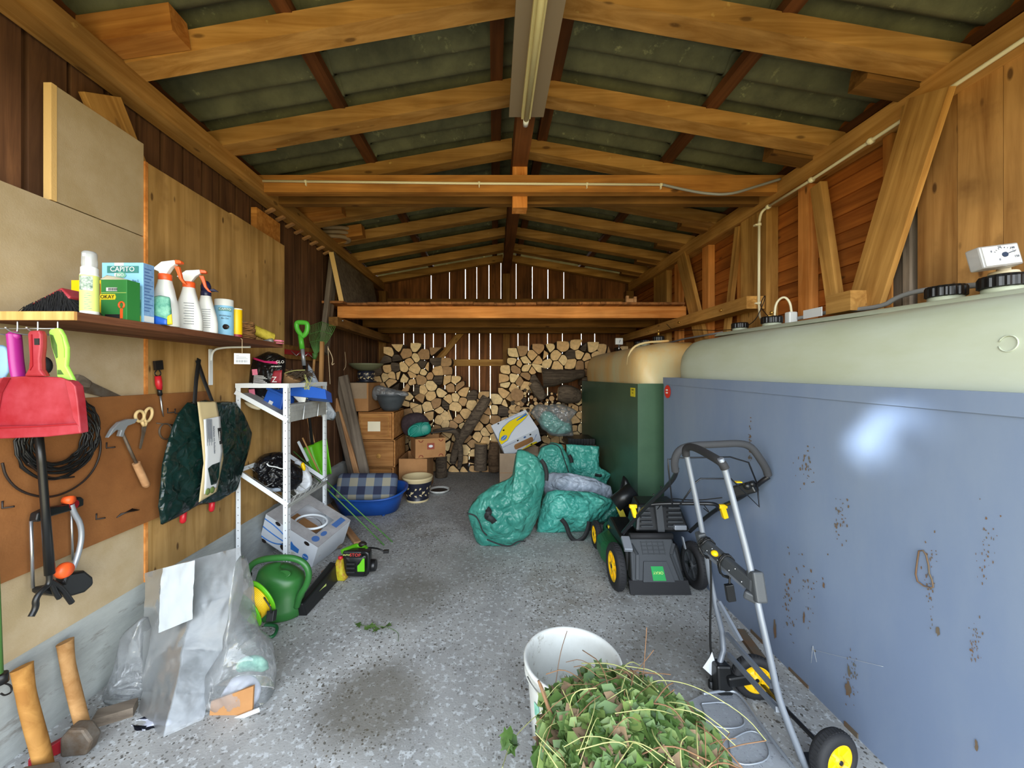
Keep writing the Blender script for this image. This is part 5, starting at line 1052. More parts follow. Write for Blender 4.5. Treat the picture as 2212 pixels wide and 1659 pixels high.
b = MB(); b.lathe([(.115, .021), (.0001, .021)], c, 30, caps=False); tag(b.done('saucer_dirt', 'soil'), 'thin layer of dark dirt in the shallow saucer', 'dirt', kind='stuff')
# mesh cap and hedge trimmer on the printed box
b = MB(); o = [P(u, v, 5.25) for u, v in ((866, 905), (880, 893), (905, 890), (918, 896), (930, 912), (928, 945), (880, 945), (866, 928))]; pillow(b, o, (0, -1, 0), .10, .12, amp=.012, f=10, seg=48, rings=10); tag(b.done('cloth_bundle', 'mesh_dark'), 'dark striped cloth bundle on the printed cardboard box behind the teal trimmer', 'cloth')
t = T('hedge_trimmer', 'teal electric hedge trimmer lying on the printed cardboard box', 'hedge trimmer', P(905, 945, 5.0))
b = MB(); o = [P(u, v, 5.02) for u, v in ((888, 918), (905, 911), (925, 912), (932, 920), (931, 936), (915, 942), (890, 946), (880, 940), (882, 928))]; pillow(b, o, (0, -1, 0), .05, .05, amp=.004, seg=40, rings=8); b.done('motor_body', 'teal_tool', t)
b = MB(); b.tube(smoothpts([P(u, v, 4.98) for u, v in ((884, 940), (882, 928), (893, 919), (905, 920), (900, 932), (886, 942))], 2), .014, 8); b.tube(smoothpts([P(u, v, 4.98) for u, v in ((915, 938), (908, 925), (914, 913), (926, 914))], 2), .012, 8); b.done('handle', 'teal_tool', t)
b = MB(); b.beam(P(930, 935, 5.0), P(982, 927, 5.15), .012, .05, up=(0, 1, 0)); b.done('blade', 'black_matte', t)
# planks leaning at the back left
t_ = [((782, 1060, 4.70), (722, 862, 4.80), .075, .03, 'lath_wood', 'pale narrow lath leaning in front of the grey planks beside the drawers'), ((800, 1075, 4.66), (742, 812, 4.82), .11, .035, 'grey_wood', 'tallest weathered grey plank leaning beside the drawers'),
      ((778, 1075, 4.74), (733, 815, 4.88), .09, .03, 'grey_wood', 'second weathered grey plank leaning just left of the tallest one'), ((771, 1075, 4.66), (727, 890, 4.76), .05, .03, 'grey_wood', 'short dark grey lath leaning behind the pale lath')]
for a, c, w_, h_, m, lb in t_:
    p, q = P(*a), P(*c); p.z = max(p.z, .02); beam_obj('leaning_plank', p, q, w_, h_, m, up=(0, 1, 0), label=lb, cat='plank')
# blue pet bed with plaid cushion
t = T('pet_bed', 'blue plastic pet bed tub on the floor in front of the wooden drawers', 'pet bed', (-1.40, 4.32, 0))
c = V((-1.385, 4.30, .0)); b = MB(); rows = []
for r_, z, lip in ((.0001, .03, 0), (.70, .03, 0), (.78, .04, 0), (.88, .13, 0), (.95, .20, 1), (1.0, .205, 1), (1.01, .19, 1), (1.0, .185, 1), (.93, .18, 1), (.84, .11, 0), (.76, .015, 0), (.0001, .015, 0)):
    rows.append([c + V((.42 * r_ * (abs(math.cos(a)) ** .8) * (1 if math.cos(a) > 0 else -1), .29 * r_ * (abs(math.sin(a)) ** .8) * (1 if math.sin(a) > 0 else -1), z + (.07 * max(0, math.sin(a)) + .05 * abs(math.cos(a)) ** 3) * (z > .1) * (z / .2))) for a in [2 * math.pi * i / 48 for i in range(49)]])
b.grid(rows); b.done('tub', 'blue_tub', t)
b = MB()
for x_ in (-.2, .2):
    for y_ in (-.16, .16): b.tube([c + V((x_, y_, 0)), c + V((x_, y_, .03))], .02, 10)
b.done('foot', 'blue_tub', t, kind='stuff')
M = FM((-1.40, 4.26, .27), (1, .02, 0), (0, .45, 1)); b = MB(); b.box((-.33, -.15, -.06), (.33, .15, .06)); b.bm.transform(Matrix.Identity(4))
o = b.done('cushion', 'plaid', local=True, M=M @ Matrix.Rotation(R(-90), 4, 'X') if False else M, bevel=.05, bseg=5); tag(o, 'navy and grey checked cushion standing in the blue pet bed', 'cushion')
# fibre: plaid uses object x and z; the cushion's face lies in x and y, so turn the mesh
me = o.data; me.transform(Matrix.Rotation(R(90), 4, 'X')); o.matrix_world = M @ Matrix.Rotation(R(-90), 4, 'X')
# ---------------------------------------------------------------- the heap of green bags in the middle
def c6(x, y): return (980 + x / 4.879, 860 + y / 4.879)
def ol(pts, Y, f=c6): return [P(*f(x, y), Y) for x, y in pts]
def strap(parent, pts, w_=.04, name='strap', m='black_matte'):
    b = MB(); pts = smoothpts(pts, 2); rows = []
    for i, p in enumerate(pts):
        d = (pts[min(i + 1, len(pts) - 1)] - pts[max(i - 1, 0)]).normalized(); s = d.cross(V((0, 1, 0))).normalized() * w_ / 2; rows.append([p - s, p + s])
    b.grid(rows); return b.done(name, m, parent, solid=.003)
t = T('garden_bag', 'large crumpled green garden bag slumped upright on the floor, frontmost of the green bags', 'garden bag', P(1090, 1183, 3.4))
b = MB(); o = ol([(135, 1210), (180, 1130), (290, 1000), (420, 910), (520, 870), (610, 830), (650, 720), (650, 600), (680, 530), (790, 550), (880, 610), (940, 700), (975, 850), (945, 1000), (905, 1180), (870, 1300), (820, 1420), (740, 1500), (590, 1590), (310, 1590), (220, 1480), (170, 1320)], 3.42)
pillow(b, o, (0, -1, .15), .16, .22, amp=.042, f=6, seg=150, rings=34, smooth=1, seed=2, pw=.7, floor=.002); b.done('bag_body', 'green_tarp_dark', t)
strap(t, [P(*c6(350, 1165), 3.28), P(*c6(380, 1200), 3.25), P(*c6(340, 1250), 3.25), P(*c6(400, 1275), 3.24), P(*c6(430, 1310), 3.26)], .05)
b = MB(); b.tube(smoothpts(ol([(140, 1215), (230, 1235), (275, 1310), (300, 1400), (350, 1445)], 3.25), 2), .006, 6); b.tube(smoothpts(ol([(350, 1490), (500, 1550), (600, 1565), (680, 1505), (755, 1510)], 3.24), 2), .006, 6); b.done('seam_binding', 'black_matte', t)
strap(t, ol([(920, 650), (960, 700), (985, 800), (975, 870)], 3.40), .035)
t = T('garden_bag', 'flattened bright green garden bag with a black carrying loop, right of the frontmost bag', 'garden bag', P(1230, 1150, 3.7))
b = MB(); o = ol([(865, 1440), (890, 1250), (930, 1080), (980, 985), (1080, 960), (1450, 985), (1690, 1070), (1640, 1180), (1520, 1290), (1440, 1400), (1200, 1440), (980, 1450)], 3.72)
pillow(b, o, (0, -1, .35), .16, .25, amp=.05, f=6.5, seg=130, rings=30, smooth=0, seed=5, pw=.8, floor=.002); b.done('bag_body', 'green_tarp', t)
strap(t, ol([(1135, 1275), (1190, 1340), (1215, 1440), (1280, 1520), (1370, 1480), (1415, 1390), (1430, 1300)], 3.50), .04)
b = MB(); o = ol([(945, 930), (970, 800), (1050, 780), (1250, 790), (1500, 850), (1660, 930), (1700, 1070), (1650, 1200), (1000, 1200)], 4.0)
pillow(b, o, (0, -1, .5), .12, .2, amp=.05, f=6, seg=120, rings=28, smooth=0, seed=8, pw=.8, floor=.002); tag(b.done('tarpaulin', 'grey_tarp'), 'crumpled silver grey tarpaulin folded between the green bags', 'tarpaulin')
t = T('garden_bag', 'upright green garden bag with a black seam at the back of the heap', 'garden bag', P(1200, 1030, 4.3))
b = MB(); o = ol([(870, 620), (925, 510), (1030, 460), (1140, 485), (1200, 600), (1250, 780), (1260, 1180), (900, 1180), (900, 800)], 4.32)
pillow(b, o, (0, -1, .1), .14, .2, amp=.045, f=7, seg=110, rings=26, smooth=0, seed=11, pw=.8, floor=.002); b.done('bag_body', 'green_tarp', t)
b = MB(); b.tube(smoothpts(ol([(900, 530), (960, 500), (1040, 475), (1120, 510), (1150, 600), (1180, 690), (1210, 780)], 4.17), 2), .006, 6); b.done('seam_binding', 'black_matte', t)
t = T('garden_bag', 'green tarpaulin bag with stiff folded corners leaning on the green tank casing', 'garden bag', P(1270, 1040, 4.5))
b = MB(); o = ol([(1180, 480), (1535, 500), (1530, 720), (1665, 805), (1620, 890), (1600, 1080), (1200, 1080), (1200, 700)], 4.45)
pillow(b, o, (0, -1, .2), .07, .12, amp=.05, f=6, seg=110, rings=26, smooth=0, seed=14, pw=.8, floor=.002); b.done('bag_body', 'green_tarp', t)
strap(t, ol([(1215, 600), (1240, 640), (1245, 680)], 4.3), .04); strap(t, ol([(1490, 805), (1540, 820), (1560, 810)], 4.35), .03)
b = MB(); o = ol([(1540, 1180), (1690, 1090), (1745, 1110), (1750, 1300), (1620, 1320), (1500, 1310)], 3.80); pillow(b, o, (0, -1, .2), .08, .1, amp=.03, f=8, seg=70, rings=16, smooth=0, seed=15, pw=.7, floor=.002); tag(b.done('garden_bag', 'green_tarp_dark'), 'small rumpled corner of green sheeting squeezed between the heap and the mowers', 'sheeting')
# carton under, banana box on top
t = carton('cardboard_box', Mz(.36, 4.95, 0), (.56, .5, .50), 'plain brown carton behind the frontmost green bag, under the banana box', m='cardboard_grey')
b = MB(); b.box((-.282, -.002, .25), (.282, 0, .255)); b.done('fold_line', 'cardboard', t, local=True)
def banana_box(M, label, style, hole='long'):
    t = T('banana_box', label, 'banana box', M=M); X_, Y_, Z_ = .52, .39, .25; th = .005
    b = MB()
    b.m = 0; b.box((0, 0, 0), (X_, th, Z_)) if style != 'open' else b.box((0, 0, 0), (X_, th, Z_))
    b.box((0, Y_ - th, 0), (X_, Y_, Z_)); b.box((0, th, 0), (th, Y_ - th, Z_)); b.box((X_ - th, th, 0), (X_, Y_ - th, Z_)); b.box((0, 0, 0), (X_, Y_, th))
    b.m = 1
    if style == 'open':   # top rim with a big opening
        b.box((0, 0, Z_), (X_, .09, Z_ + .004)); b.box((0, .30, Z_), (X_, Y_, Z_ + .004)); b.box((0, .09, Z_), (.14, .30, Z_ + .004)); b.box((.42, .09, Z_), (X_, .30, Z_ + .004))
    else:
        b.box((0, 0, Z_), (X_, Y_, Z_ + .004))
    b.m = 2; b.box((th + .001, th + .001, th), (X_ - th - .001, Y_ - th - .001, th + .004))
    b.done('carton_body', ['card_white', 'card_dirty' if style == 'open' else 'card_white', 'cardboard'], t, local=True)
    return t, X_, Y_, Z_
# the box by the tarps: long axis rises to the right, the printed top faces the viewer
e1 = V((.90, .12, .40)).normalized(); fn = V((-.12, -.62, .76)); e2 = fn.cross(e1).normalized(); e3 = e1.cross(e2)
# e1 along the box, e3 = outward normal of the upper face, e2 away from the viewer
o0 = P(*c6(505, 505), 4.88) - e3 * .25
M = basis(e1, e2, e3, o0)
t, X_, Y_, Z_ = banana_box(M, 'white banana box with yellow bananas and blue print lying tilted on the brown carton', 'lid')
b = MB()      # printed banana on the upper face
Mt = M @ Matrix.Translation((0, 0, Z_ + .005))
def patch(b, pts, Mx): b.face([b.v(Mx @ V((x, y, 0))) for x, y in pts])
top = [(.0, .02), (.03, .12), (.10, .19), (.20, .235), (.32, .25), (.44, .245), (.50, .25), (.515, .235), (.50, .205), (.44, .20), (.34, .195), (.24, .165), (.16, .11), (.10, .04), (.09, .0), (.01, .0)]
q = [(x * 1.0, y * 1.15 + .03) for x, y in top]
cx_, cy_ = sum(x for x, y in q) / len(q), sum(y for x, y in q) / len(q)
def strip(b, lo, hi, Mx):  # quads between two polylines
    for i in range(len(lo) - 1): b.face([b.v(Mx @ V((*lo[i], 0))), b.v(Mx @ V((*lo[i + 1], 0))), b.v(Mx @ V((*hi[i + 1], 0))), b.v(Mx @ V((*hi[i], 0)))])
hi_ = [(.0, .10), (.05, .20), (.13, .275), (.24, .32), (.36, .33), (.45, .325), (.505, .335)]; lo_ = [(.005, .015), (.10, .035), (.19, .12), (.28, .18), (.38, .215), (.46, .25), (.51, .285)]
strip(b, lo_, hi_, Mt); b.done('banana_print', 'print_yellow', t, label='yellow banana printed on the box')
b = MB(); M2 = Mt @ Matrix.Translation((0, 0, .0006)); b.tube([M2 @ V((x, y, 0)) for x, y in hi_], .004, 4); b.tube([M2 @ V((x, y, 0)) for x, y in lo_], .003, 4); strip(b, [(.33, .27), (.42, .28), (.50, .29)], [(.34, .285), (.42, .31), (.50, .325)], M2); b.done('blue_outline', 'print_blue', t)
b = MB(); M3 = M2 @ Matrix.Translation((.075, .10, .0004)) @ Matrix.Rotation(R(25), 4, 'Z'); b.prism([(.05 * math.cos(2 * math.pi * i / 28), .036 * math.sin(2 * math.pi * i / 28)) for i in range(28)], M3, .0008); b.done('oval_emblem', 'print_blue', t)
b = MB(); b.tube([M3 @ V((.043 * math.cos(2 * math.pi * i / 28), .030 * math.sin(2 * math.pi * i / 28), .001)) for i in range(28)], .0015, 4, closed=True); b.ball(M3 @ V((.012, 0, .001)), .012, 8, (1, 1, .2)); b.done('emblem_ring', 'print_yellow', t)
txt('Chiquita', .022, M3 @ Matrix.Translation((0, 0, .002)), 'text_white', t)
b = MB()
for x_, y_ in ((.12, .22), (.10, .365)): b.prism([(x_ + .013 * math.cos(2 * math.pi * i / 16), y_ + .013 * math.sin(2 * math.pi * i / 16)) for i in range(16)], M2, .0008)
b.done('vent_hole', 'text_black', t, kind='stuff')
txt('PREMIUM BANANAS', .022, Mt @ Matrix.Translation((.30, .37, .001)), 'print_navy', t)
Mf = M @ basis((1, 0, 0), (0, 0, 1), (0, -1, 0), (0, -.001, 0))
b = MB(); b.prism([(.17, .06), (.40, .06), (.42, .08), (.42, .14), (.40, .165), (.17, .165), (.15, .14), (.15, .08)], Mf, .0006); b.done('hand_hole', 'cardboard', t, label='large hand hole showing the brown inside')
b = MB()
for x_, y_ in ((.22, .215), (.40, .215), (.38, .025)): b.prism([(x_ + .014 * math.cos(2 * math.pi * i / 16), y_ + .014 * math.sin(2 * math.pi * i / 16)) for i in range(16)], Mf @ Matrix.Translation((0, 0, .001)), .0006)
b.done('vent_hole', 'text_black', t, kind='stuff')
txt('PREMIUM BANANAS', .02, Mf @ Matrix.Translation((.10, .215, .0012)), 'print_navy', t); txt('ONLY Quality', .02, Mf @ Matrix.Translation((.45, .12, .0012)) @ Matrix.Rotation(R(60), 4, 'Z'), 'print_navy', t)
b = MB(); strip(b, [(.20, .004), (.30, .004), (.38, .004), (.46, .004)], [(.21, .006), (.30, .03), (.38, .05), (.46, .03)], Mf @ Matrix.Translation((0, 0, .0008))); b.done('banana_print', 'print_yellow', t)
b = MB(); b.prism([(.30 + .018 * math.cos(2 * math.pi * i / 20), .215 + .016 * math.sin(2 * math.pi * i / 20)) for i in range(20)], Mf @ Matrix.Translation((.02, 0, .001)), .0006); b.done('round_print', 'print_navy', t)
# bag of green plastic on a black crate on boards
beam_obj('low_table', (.98, 5.25, .585), (1.33, 5.25, .585), .55, .03, 'grey_wood', label='grey plank edge showing between the black crate and the green bag', cat='plank')
b = MB(); b.box((1.02, 5.05, 0), (1.32, 5.5, .568)); tag(b.done('wooden_crate', 'plank_wood'), 'brown crate hidden behind the green bags, carrying the black tray', 'crate')
t = T('plant_tray', 'black ribbed plastic tray on the plank beside the green tank casing', 'tray', (1.14, 5.2, .6))
b = MB(); b.box((1.00, 5.03, .601), (1.30, 5.35, .612)); b.box((.97, 5.0, .612), (1.32, 5.38, .68))
b.done('tray', 'black_plastic', t)
b = MB()
for i in range(9): b.box((.98 + i * .038, 4.985, .605), (.995 + i * .038, 5.002, .685))
b.done('ribs', 'black_plastic', t, kind='stuff')
b = MB(); o = ol([(890, 250), (930, 140), (1010, 130), (1060, 160), (1150, 250), (1240, 260), (1250, 380), (1030, 385), (930, 320)], 5.2); pillow(b, o, (0, -1, 0), .10, .10, amp=.02, f=9, seg=60, rings=12, smooth=1, seed=3); tag(b.done('green_bundle', 'green_tarp'), 'green plastic bundle packed inside the clear bag on the black tray', 'bundle')
b = MB(); o = ol([(800, 150), (870, 60), (1000, 70), (1100, 55), (1200, 80), (1305, 135), (1240, 220), (1265, 400), (1100, 410), (1020, 395), (930, 330), (870, 230)], 5.2); pillow(b, o, (0, -1, 0), .15, .14, amp=.045, f=9, seg=100, rings=22, smooth=0, seed=4); tag(b.done('clear_bag', 'clear_film'), 'glossy clear plastic bag wrapped around green plastic, in front of the firewood', 'bag')
# ---------------------------------------------------------------- shelf on the left wall
def dup(root, M, label=None, group=None):
    r = root.copy(); col.objects.link(r); r.matrix_world = M; MW[r.name] = M.copy()
    if label: r['label'] = label
    if group: r['group'] = group
    for ch in list(root.children):
        c_ = ch.copy(); col.objects.link(c_); c_.parent = r
        for g_ in ch.children: d_ = g_.copy(); col.objects.link(d_); d_.parent = c_
    return r
SZ = 1.731
t = T('wall_shelf', 'long dark wooden shelf on the left wall holding bottles and boxes', 'shelf', (-1.7, 2.0, 1.7))
b = MB(); b.box((-1.878, 1.386, 1.70), (-1.50, 2.74, SZ)); b.done('board', 'shelf_wood', t, bevel=.002)
b = MB(); b.box((-1.878, 1.376, 1.70), (-1.50, 1.386, SZ)); b.done('sawn_end', 'endgrain_wood', t)
b = MB(); b.beam((-1.86, 2.53, 1.44), (-1.86, 2.53, 1.675), .03, .008, up=(1, 0, 0)); b.tube(smoothpts([(-1.855, 2.53, 1.60), (-1.85, 2.53, 1.665), (-1.79, 2.53, 1.688), (-1.60, 2.53, 1.690)], 3), .007, 8); b.done('bracket', 'white_paint', t)
t = T('price_tag', 'white price tag hanging from the shelf on a string', 'tag', P(523, 750, 2.42))
b = MB(); y_ = F * 1.492 / (CX - 523); a, c = P(523, 733, y_), P(523, 764, y_); b.tube([a + V((-.02, 0, .012)), a, c], .0016, 5); b.done('string', 'twine', t)
Mt = FM(P(523, 775, y_), (.8, .6, 0), (0, 0, 1)); b = MB(); b.box((-.04, -.032, -.0006), (.04, .032, .0006), Mt); b.done('card', 'paper', t)
b = MB()
for i in range(22):
    if i % 5 != 4: b.box((-.030 + i * .0026, -.022, .0008), (-.029 + i * .0026, -.008, .0012), Mt)
b.box((-.03, .0, .0008), (.028, .0015, .0012), Mt); b.box((-.03, .008, .0008), (.02, .0095, .0012), Mt); b.box((-.03, .018, .0008), (-.016, .0195, .0012), Mt); b.done('barcode', 'text_dark', t, kind='stuff')
# hand brush
t = T('hand_brush', 'red backed hand brush with black bristles lying on the near end of the shelf', 'brush', (-1.66, 1.48, SZ))
b = MB(); pts = []
for i in range(1500):
    x, y = random.uniform(-1.76, -1.585), random.uniform(1.44, 1.52); f = (x + 1.76) / .175; top = SZ + .028 + .062 * min(f / .75, 1) - (max(0, f - .8) * .2)
    b.beam((x, y, top), (x + random.uniform(-.02, .03) + (f - .3) * .02, y + random.uniform(-.02, .02), SZ + random.uniform(.0, .012)), .0018, .0018)
b.hexa([V((-1.765, 1.44, SZ + .004)), V((-1.58, 1.44, SZ + .004)), V((-1.58, 1.52, SZ + .004)), V((-1.765, 1.52, SZ + .004)), V((-1.75, 1.445, SZ + .03)), V((-1.60, 1.445, SZ + .075)), V((-1.60, 1.515, SZ + .075)), V((-1.75, 1.515, SZ + .03))])
b.done('bristles', 'bristle', t, kind='stuff')
b = MB(); b.hexa([V((-1.745, 1.44, SZ + .03)), V((-1.625, 1.44, SZ + .09)), V((-1.625, 1.52, SZ + .09)), V((-1.745, 1.52, SZ + .03)), V((-1.742, 1.45, SZ + .038)), V((-1.63, 1.45, SZ + .102)), V((-1.63, 1.51, SZ + .102)), V((-1.742, 1.51, SZ + .038))])
b.hexa([V((-1.63, 1.44, SZ + .088)), V((-1.595, 1.44, SZ + .055)), V((-1.595, 1.52, SZ + .055)), V((-1.63, 1.52, SZ + .088)), V((-1.625, 1.445, SZ + .102)), V((-1.588, 1.445, SZ + .066)), V((-1.588, 1.515, SZ + .066)), V((-1.625, 1.515, SZ + .102))])
b.done('brush_back', 'red_plastic', t, bevel=.004)
# pump bottle
t = T('foam_bottle', 'tall white pump bottle with a clear cap and a lime green label', 'bottle', (-1.53, 1.46, SZ)); c = V((-1.528, 1.455, SZ))
b = MB(); b.lathe([(.0001, 0), (.024, 0), (.0265, .004), (.0265, .148), (.024, .156), (.0245, .160), (.0245, .176), (.021, .180), (.016, .182)], c, 32); b.done('body', 'white_plastic', t)
b = MB(); b.lathe([(.0269, .012), (.0269, .146)], c, 32, caps=False); b.done('label', 'label_lime', t)
b = MB(); rows = []
for z in (.088, .142): rows.append([c + V((.0273 * math.cos(a), .0273 * math.sin(a), z)) for a in [R(-115 + i * 9) for i in range(11)]])
b.grid(rows); b.done('leaf_picture', 'leaf_print', t)
b = MB()
for k in range(8):
    z = .02 + k * .008; b.grid([[c + V((.0274 * math.cos(a), .0274 * math.sin(a), zz)) for a in [R(-75 + i * 9) for i in range(6 - (k % 3))]] for zz in (z, z + .0016)])
b.done('fine_print', 'text_teal', t, kind='stuff')
b = MB(); b.lathe([(.0215, .180), (.0225, .19), (.0215, .232), (.017, .238), (.0001, .239)], c, 28, caps=False); b.done('clear_cap', 'cap_clear', t)
b = MB(); b.tube([c + V((0, 0, .18)), c + V((0, 0, .228))], .009, 12); b.beam(c + V((0, -.02, .222)), c + V((0, .01, .224)), .014, .012); b.done('pump', 'white_plastic', t)
def carton_box(name, label, x0, x1, y0, y1, h, m, cat='box', m2=None):
    t = T(name, label, cat, ((x0 + x1) / 2, (y0 + y1) / 2, SZ)); b = MB(); b.m = 0; b.box((x0, y0, SZ), (x1, y1, SZ + h)); b.done('carton_body', m, t, bevel=.0015)
    if m2: b = MB(); b.box((x1, y0 + .002, SZ + .002), (x1 + .0008, y1 - .002, SZ + h - .002)); b.done('side_panel', m2, t)
    return t
def rect(t, name, x0, x1, z0, z1, y, m, kind=None, X=None):
    b = MB(); b.box((x0, y - .0012, z0), (x1, y - .0002, z1)); return b.done(name, m, t, kind=kind)
def ftxt(t, s, size, x, z, y, m, align='CENTER'): return txt(s, size, FM((x, y - .0016, z), (1, 0, 0), (0, 0, 1)), m, t, ext=.0002, align=align)
t = carton_box('product_box', 'small yellow box with a red framed letter behind the pump bottle', -1.79, -1.66, 1.63, 1.69, .175, 'yellow')
rect(t, 'red_frame', -1.745, -1.665, SZ + .095, SZ + .16, 1.63, 'terracotta'); ftxt(t, 'G', .06, -1.72, SZ + .125, 1.629, 'text_white'); rect(t, 'white_strip', -1.73, -1.665, SZ + .0, SZ + .03, 1.63, 'paper'); ftxt(t, 'Giessen', .014, -1.73, SZ + .07, 1.63, 'text_red')
y0 = 1.66; t = carton_box('product_box', 'large light blue box with white lettering on a teal banner', -1.69, -1.512, y0, 1.715, .258, 'box_blue', m2='box_side')
rect(t, 'white_band', -1.635, -1.595, SZ + .135, SZ + .257, y0, 'paper'); rect(t, 'banner', -1.665, -1.565 + .035, SZ + .213, SZ + .243, y0 - .0012, 'text_teal'); ftxt(t, 'CAPITO', .030, -1.598, SZ + .228, y0 - .0022, 'text_white')
b = MB(); b.prism([(.022 * math.cos(2 * math.pi * i / 24), .013 * math.sin(2 * math.pi * i / 24)) for i in range(24)], FM((-1.605, y0 - .0026, SZ + .203), (1, 0, 0), (0, 0, 1)), .0006); b.done('oval', 'teal_box', t); ftxt(t, 'BIO', .018, -1.605, SZ + .203, y0 - .0034, 'text_white')
for s_, z_, x_ in (('Schneckenkorn Bio S', .178, -1.528), ('Granulat Bio S', .162, -1.536), ('Bio S', .146, -1.542)): ftxt(t, s_, .0135, x_, SZ + z_, y0 - .0018, 'text_dark', 'RIGHT')
for i in range(3): rect(t, 'print_line', -1.565, -1.53 + .004 * i, SZ + .125 - i * .009, SZ + .1265 - i * .009, y0 - .001, 'print_navy')
rect(t, 'picture', -1.60, -1.52, SZ + .025, SZ + .098, y0, 'teal_box'); rect(t, 'yellow_field', -1.60, -1.52, SZ + .0, SZ + .028, y0 - .0012, 'sticker_yellow'); ftxt(t, 'gegen Schnecken', .0085, -1.555, SZ + .014, y0 - .003, 'text_teal')
b = MB(); b.box((-1.5112, y0 + .004, SZ + .004), (-1.510, 1.711, SZ + .03)); b.done('white_field', 'paper', t)
b = MB()
for i in range(14): b.box((-1.5112, y0 + .006, SZ + .05 + i * .014), (-1.5105, y0 + .03 + .018 * ((i * 7) % 3) / 2, SZ + .054 + i * .014))
b.done('fine_print', 'print_navy', t, kind='stuff')
y0 = 1.58; t = carton_box('product_box', 'torn open dark green box with a yellow name and orange tool picture', -1.613, -1.506, y0, 1.64, .165, 'box_green')
ftxt(t, 'OKAY', .021, -1.583, SZ + .093, y0 - .0022, 'text_black')
b = MB(); b.prism([(-.03, -.011), (.03, -.011), (.034, 0), (.03, .012), (-.03, .012), (-.034, 0)], FM((-1.583, y0 - .001, SZ + .093), (1, 0, 0), (0, 0, 1)), .0006); b.done('name_plate', 'sticker_yellow', t)
rect(t, 'barcode_label', -1.59, -1.545, SZ + .117, SZ + .132, y0, 'paper')
b = MB()
for i in range(9): b.box((-1.58 + i * .0042, y0 - .002, SZ + .119), (-1.578 + i * .0042, y0 - .0013, SZ + .130))
b.done('barcode', 'text_black', t, kind='stuff')
b = MB(); Mo = FM((-1.527, y0 - .001, SZ + .06), (1, 0, 0), (0, 0, 1)); b.tube([Mo @ V((.011 * math.cos(a), .013 * math.sin(a), 0)) for a in [R(-60 + i * 300 / 14 * 1.0) for i in range(15)]], .0035, 5); b.box((-.005, -.055, -.001), (.005, -.014, .0012), Mo); b.done('tool_picture', 'orange', t)
rect(t, 'fold_line', -1.61, -1.508, SZ + .110, SZ + .1115, y0, 'label_lime'); rect(t, 'tear', -1.595, -1.535, SZ + .0, SZ + .022, y0, 'black_matte')
b = MB(); sheet(b, [[V((-1.615, 1.58, SZ + .166)), V((-1.56, 1.582, SZ + .166)), V((-1.51, 1.582, SZ + .165))], [V((-1.618, 1.61, SZ + .19)), V((-1.57, 1.615, SZ + .182)), V((-1.515, 1.61, SZ + .167))]], 6, 10, .003); b.done('torn_flap', 'cream', t, solid=.002)
# pouch of clear plastic
t = T('product_pouch', 'glossy teal and blue plastic pouch standing in front of the first spray bottle', 'pouch', (-1.53, 1.74, SZ)); y0 = 1.745
def pxp(pts, Y): return [P(u, v, Y) for u, v in pts]
b = MB(); pillow(b, pxp([(327, 702), (327, 641), (345, 638), (367, 641), (372, 700)], y0), (0, -1, 0), .018, .018, amp=.005, f=20, seg=56, rings=10, smooth=0); b.done('pouch', 'teal_box', t)
b = MB(); pillow(b, pxp([(328, 701), (328, 680), (345, 684), (362, 690), (362, 702)], y0 - .014), (0, -1, 0), .008, .004, amp=.002, f=20, seg=40, rings=8, smooth=0); b.done('blue_print', 'blue_bin', t)
b = MB(); pillow(b, pxp([(362, 702), (362, 682), (371, 678), (373, 701)], y0 - .012), (0, -1, 0), .008, .004, amp=.001, f=20, seg=30, rings=6, smooth=0); b.done('yellow_print', 'sticker_yellow', t)
